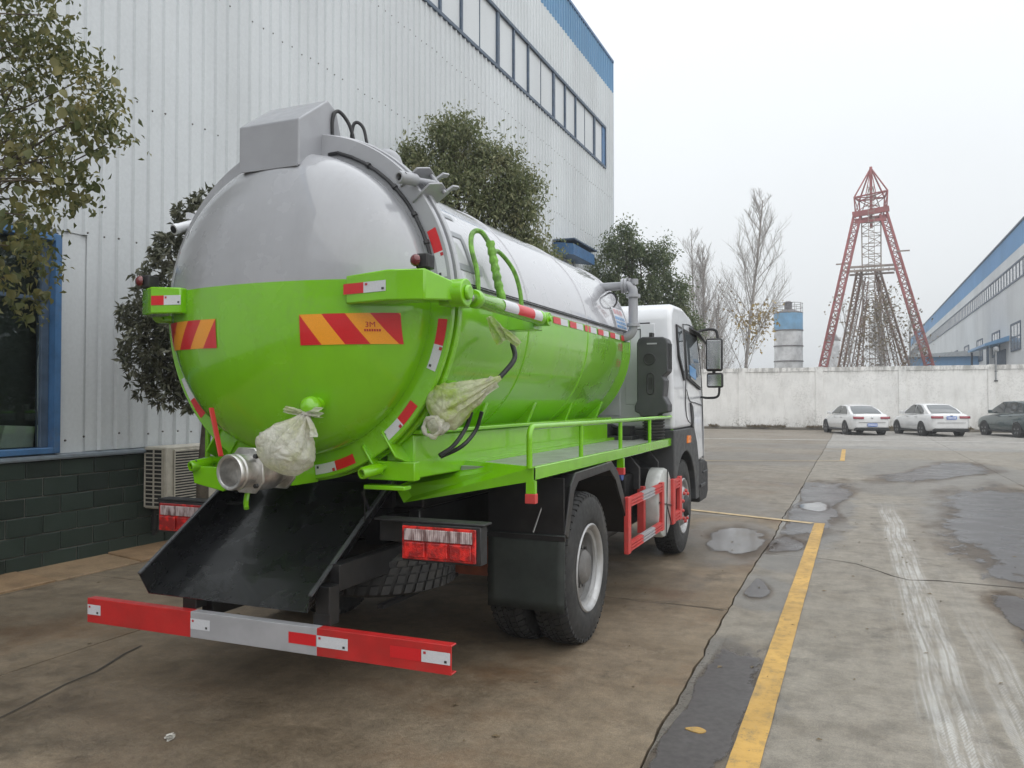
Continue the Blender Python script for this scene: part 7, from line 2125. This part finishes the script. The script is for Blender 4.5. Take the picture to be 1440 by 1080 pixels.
for z in (10.15, 10.55): rr.tube([(sx_ + 1.26 * math.cos(R(a)), sy_ + 1.26 * math.sin(R(a)), z) for a in range(0, 361, 15)], .022, 5, False)
for a in range(0, 360, 30): rr.bar((sx_ + 1.26 * math.cos(R(a)), sy_ + 1.26 * math.sin(R(a)), 9.65), (sx_ + 1.26 * math.cos(R(a)), sy_ + 1.26 * math.sin(R(a)), 10.55), .035)
rr.build('roof_railing', M['silo_dark'], si, smooth=None)
s2 = thing('silo', (-2.6, 118.0, 0), 'small pale tank far away behind the left legs of the tower', 'silo')
MB().lathe([(0.95, 0), (0.95, 9.6)], (-2.6, 118.0, 0), (0, 0, 1), 24).build('shell', M['silo'], s2)
MB().lathe([(1.0, 9.61), (0.9, 9.9), (0.3, 10.6), (0, 10.6)], (-2.6, 118.0, 0), (0, 0, 1), 24).build('roof', M['silo_dark'], s2)

# ------------------------------------------------------------------ factory on the right, shed and porch
M['clad_far'] = cladding('far_grey_cladding', (0.64, 0.66, 0.67), 0.2)
M['blue_far'] = cladding('far_blue_cladding', (0.17, 0.34, 0.56), 0.1)
XR = 10.1
f2 = thing('factory_building', (XR, 100, 0), 'long grey factory with a blue eaves band and window strip along the right edge', 'factory', 'steel clad factory halls')
Ya, Yb = 52.0, 172.0
MB().box(XR + .02, XR + 22, Ya, Yb, 0, 13.1).build('hall_core', M['clad_far'], f2, smooth=None)
pf_ = {}
def fpanel(y, z0, z1, matl, w=2.4):
    key = (z0, z1, matl.name)
    if key not in pf_:
        mb = MB(); n = 8; vs = []
        for k in range(n):
            a = k * w / n
            vs += [(0, a), (0, a + w / n * .72), (-.03, a + w / n * .78), (-.03, a + w / n * .94)]
        vs.append((0, w)); m_ = len(vs)
        mb.add([(x, yy, z0) for x, yy in vs] + [(x, yy, z1) for x, yy in vs], [(i + 1, i, m_ + i, m_ + i + 1) for i in range(m_ - 1)])
        pf_[key] = mb.mesh('wall_panel', matl, None)
    return link('wall_panel', pf_[key], f2, loc=(XR, y, 0))
y = Ya
while y < Yb - .1:
    fpanel(y, 0, 9.6, M['clad_far']); fpanel(y, 10.82, 11.64, M['clad_far']); fpanel(y, 11.645, 13.15, M['blue_far'])
    y += 2.4
fr = MB(); fr.box(XR - .06, XR + .05, Ya, Yb, 9.58, 9.70); fr.box(XR - .06, XR + .05, Ya, Yb, 10.72, 10.84)
wf = fr.build('window_band_frame', M['dark_trim'], f2, smooth=None)
y = Ya
while y < Yb - .1:
    MB().box(XR - .05, XR + .04, y - .035, y + .035, 9.701, 10.719).build('mullion', M['dark_trim'], wf, smooth=None)
    MB().box(XR - .02, XR + .01, y + .036, y + 1.164, 9.701, 10.719).build('pane', M['pane'], wf, smooth=None)
    y += 1.2
MB().box(XR - .09, XR + .1, Ya, Yb, 13.15, 13.27).build('edge_trim', M['dark_trim'], f2, smooth=None)
for y0_, y1_, z0_, z1_ in ((61.3, 64.9, 4.95, 6.85), (69.5, 73.1, 4.95, 6.85), (78.2, 81.6, 4.95, 6.85), (87, 90.4, 4.95, 6.85), (96, 99.4, 4.95, 6.85)):
    fr = MB(); fr.box(XR - .08, XR + .03, y0_, y1_, z0_, z0_ + .12); fr.box(XR - .08, XR + .03, y0_, y1_, z1_ - .12, z1_)
    for yy in (y0_, y1_ - .12): fr.box(XR - .08, XR + .03, yy, yy + .12, z0_ + .12, z1_ - .12)
    for k in (1, 2): fr.box(XR - .06, XR + .03, y0_ + (y1_ - y0_) * k / 3 - .05, y0_ + (y1_ - y0_) * k / 3 + .05, z0_ + .12, z1_ - .12)
    fr.box(XR - .055, XR + .03, y0_ + .12, y1_ - .12, (z0_ + z1_) / 2 - .05, (z0_ + z1_) / 2 + .05)
    wn = fr.build('window', M['dark_trim'], f2, smooth=None)
    MB().box(XR - .045, XR - .032, y0_ + .12, y1_ - .12, z0_ + .12, z1_ - .12).build('pane', M['pane'], wn, smooth=None)
for y0_ in np.arange(104, 160, 7.5):
    wn = MB().box(XR - .08, XR + .03, y0_, y0_ + 2.2, 5.3, 6.9).build('window', M['dark_trim'], f2, smooth=None)
# door porch with a blue roof
pc = MB().prism([(XR - .04, 6.15), (XR - 1.55, 5.62), (XR - 1.55, 5.45), (XR - .04, 5.78)], 'y', 65.5, 74.6).build('porch_roof', M['blue_far'], f2, smooth=None)
pp_ = MB(); pp_.box(XR - 1.4, XR - 1.25, 65.8, 65.95, 0, 5.44); pp_.box(XR - 1.4, XR - 1.25, 74.1, 74.25, 0, 5.44); pp_.box(XR - .06, XR + .0, 67, 72, 0, 5.3)
pp_.build('porch_post', M['dark_trim'], pc, smooth=None)
sd = thing('blue_shed', (7.4, 81, 0), 'low blue steel shed with a pale flat roof between the tower and the right factory', 'shed')
def SX(u): return u
for k in range(9):
    x0_ = 4.72 + k * .6
    MB().box(x0_ + .004, x0_ + .596, 80.6 + .004 * (k % 2), 85, 0, 5.45).build('wall_panel', M['blue_far'], sd, smooth=None)
M['shed_roof'] = simple('shed_roof', (0.42, 0.45, 0.47), 0.5, var=0.1)
MB().prism([(4.5, 5.455), (10.06, 5.455), (10.06, 5.98), (9.6, 5.95), (4.5, 5.62)], 'y', 80.2, 85.4).build('roof', M['shed_roof'], sd, smooth=None)

# ------------------------------------------------------------------ small litter on the concrete
M['paper'] = simple('paper_scrap', (0.55, 0.53, 0.48), 0.8)
l1 = MB(); ear(l1, (-3.13, 3.06, 0.012), (-3.09, 3.04, 0.016), 0.035, 2.0)
o = l1.build('paper_scrap', M['paper'], None, smooth=60); tag(o, 'small pale paper scrap on the concrete below the bumper', 'litter')
l2 = MB(); vs = []
ys_ = wobbly([(-0.80, 4.16), (-0.74, 4.20), (-0.69, 4.17), (-0.72, 4.13)], 4, 0.02, 5)
MB().prism(ys_, 'z', -.002, .0085).build('paint_spill', M['yellow_line'], None, smooth=None, kind='structure')
lt_ = MB()
for k in range(170):
    x = RNG.uniform(-6.4, 2.6); y = RNG.uniform(2.6, 12)
    w = RNG.uniform(.006, .02); a = RNG.uniform(0, 6.28)
    lt_.add([(x + w * 1.6 * math.cos(a), y + w * 1.6 * math.sin(a), .006), (x - w * .7 * math.sin(a), y + w * .7 * math.cos(a), .012), (x - w * 1.4 * math.cos(a), y - w * 1.4 * math.sin(a), .005), (x + w * .7 * math.sin(a), y - w * .7 * math.cos(a), .008)], [(0, 1, 2, 3)])
o = lt_.build('leaf_litter', M['leaf_brown'], None, smooth=None); o['kind'] = 'stuff'; o['label'] = 'scattered crumbs of dry leaf on the concrete yard'; o['category'] = 'litter'

# ------------------------------------------------------------------ name haze: even air round the whole yard
hm_ = bpy.data.materials.new('haze_air'); hm_.use_nodes = True
ht = hm_.node_tree; ht.nodes.clear()
ho = ht.nodes.new('ShaderNodeOutputMaterial'); hv = ht.nodes.new('ShaderNodeVolumePrincipled')
hv.inputs['Color'].default_value = (0.93, 0.95, 0.97, 1); hv.inputs['Density'].default_value = 0.0019; hv.inputs['Anisotropy'].default_value = 0.2
ht.links.new(hv.outputs[0], ho.inputs['Volume'])
hz_ = MB().box(-740, 740, -100, 940, -1.1, 22).build('haze', hm_, None, smooth=None, kind='stuff')
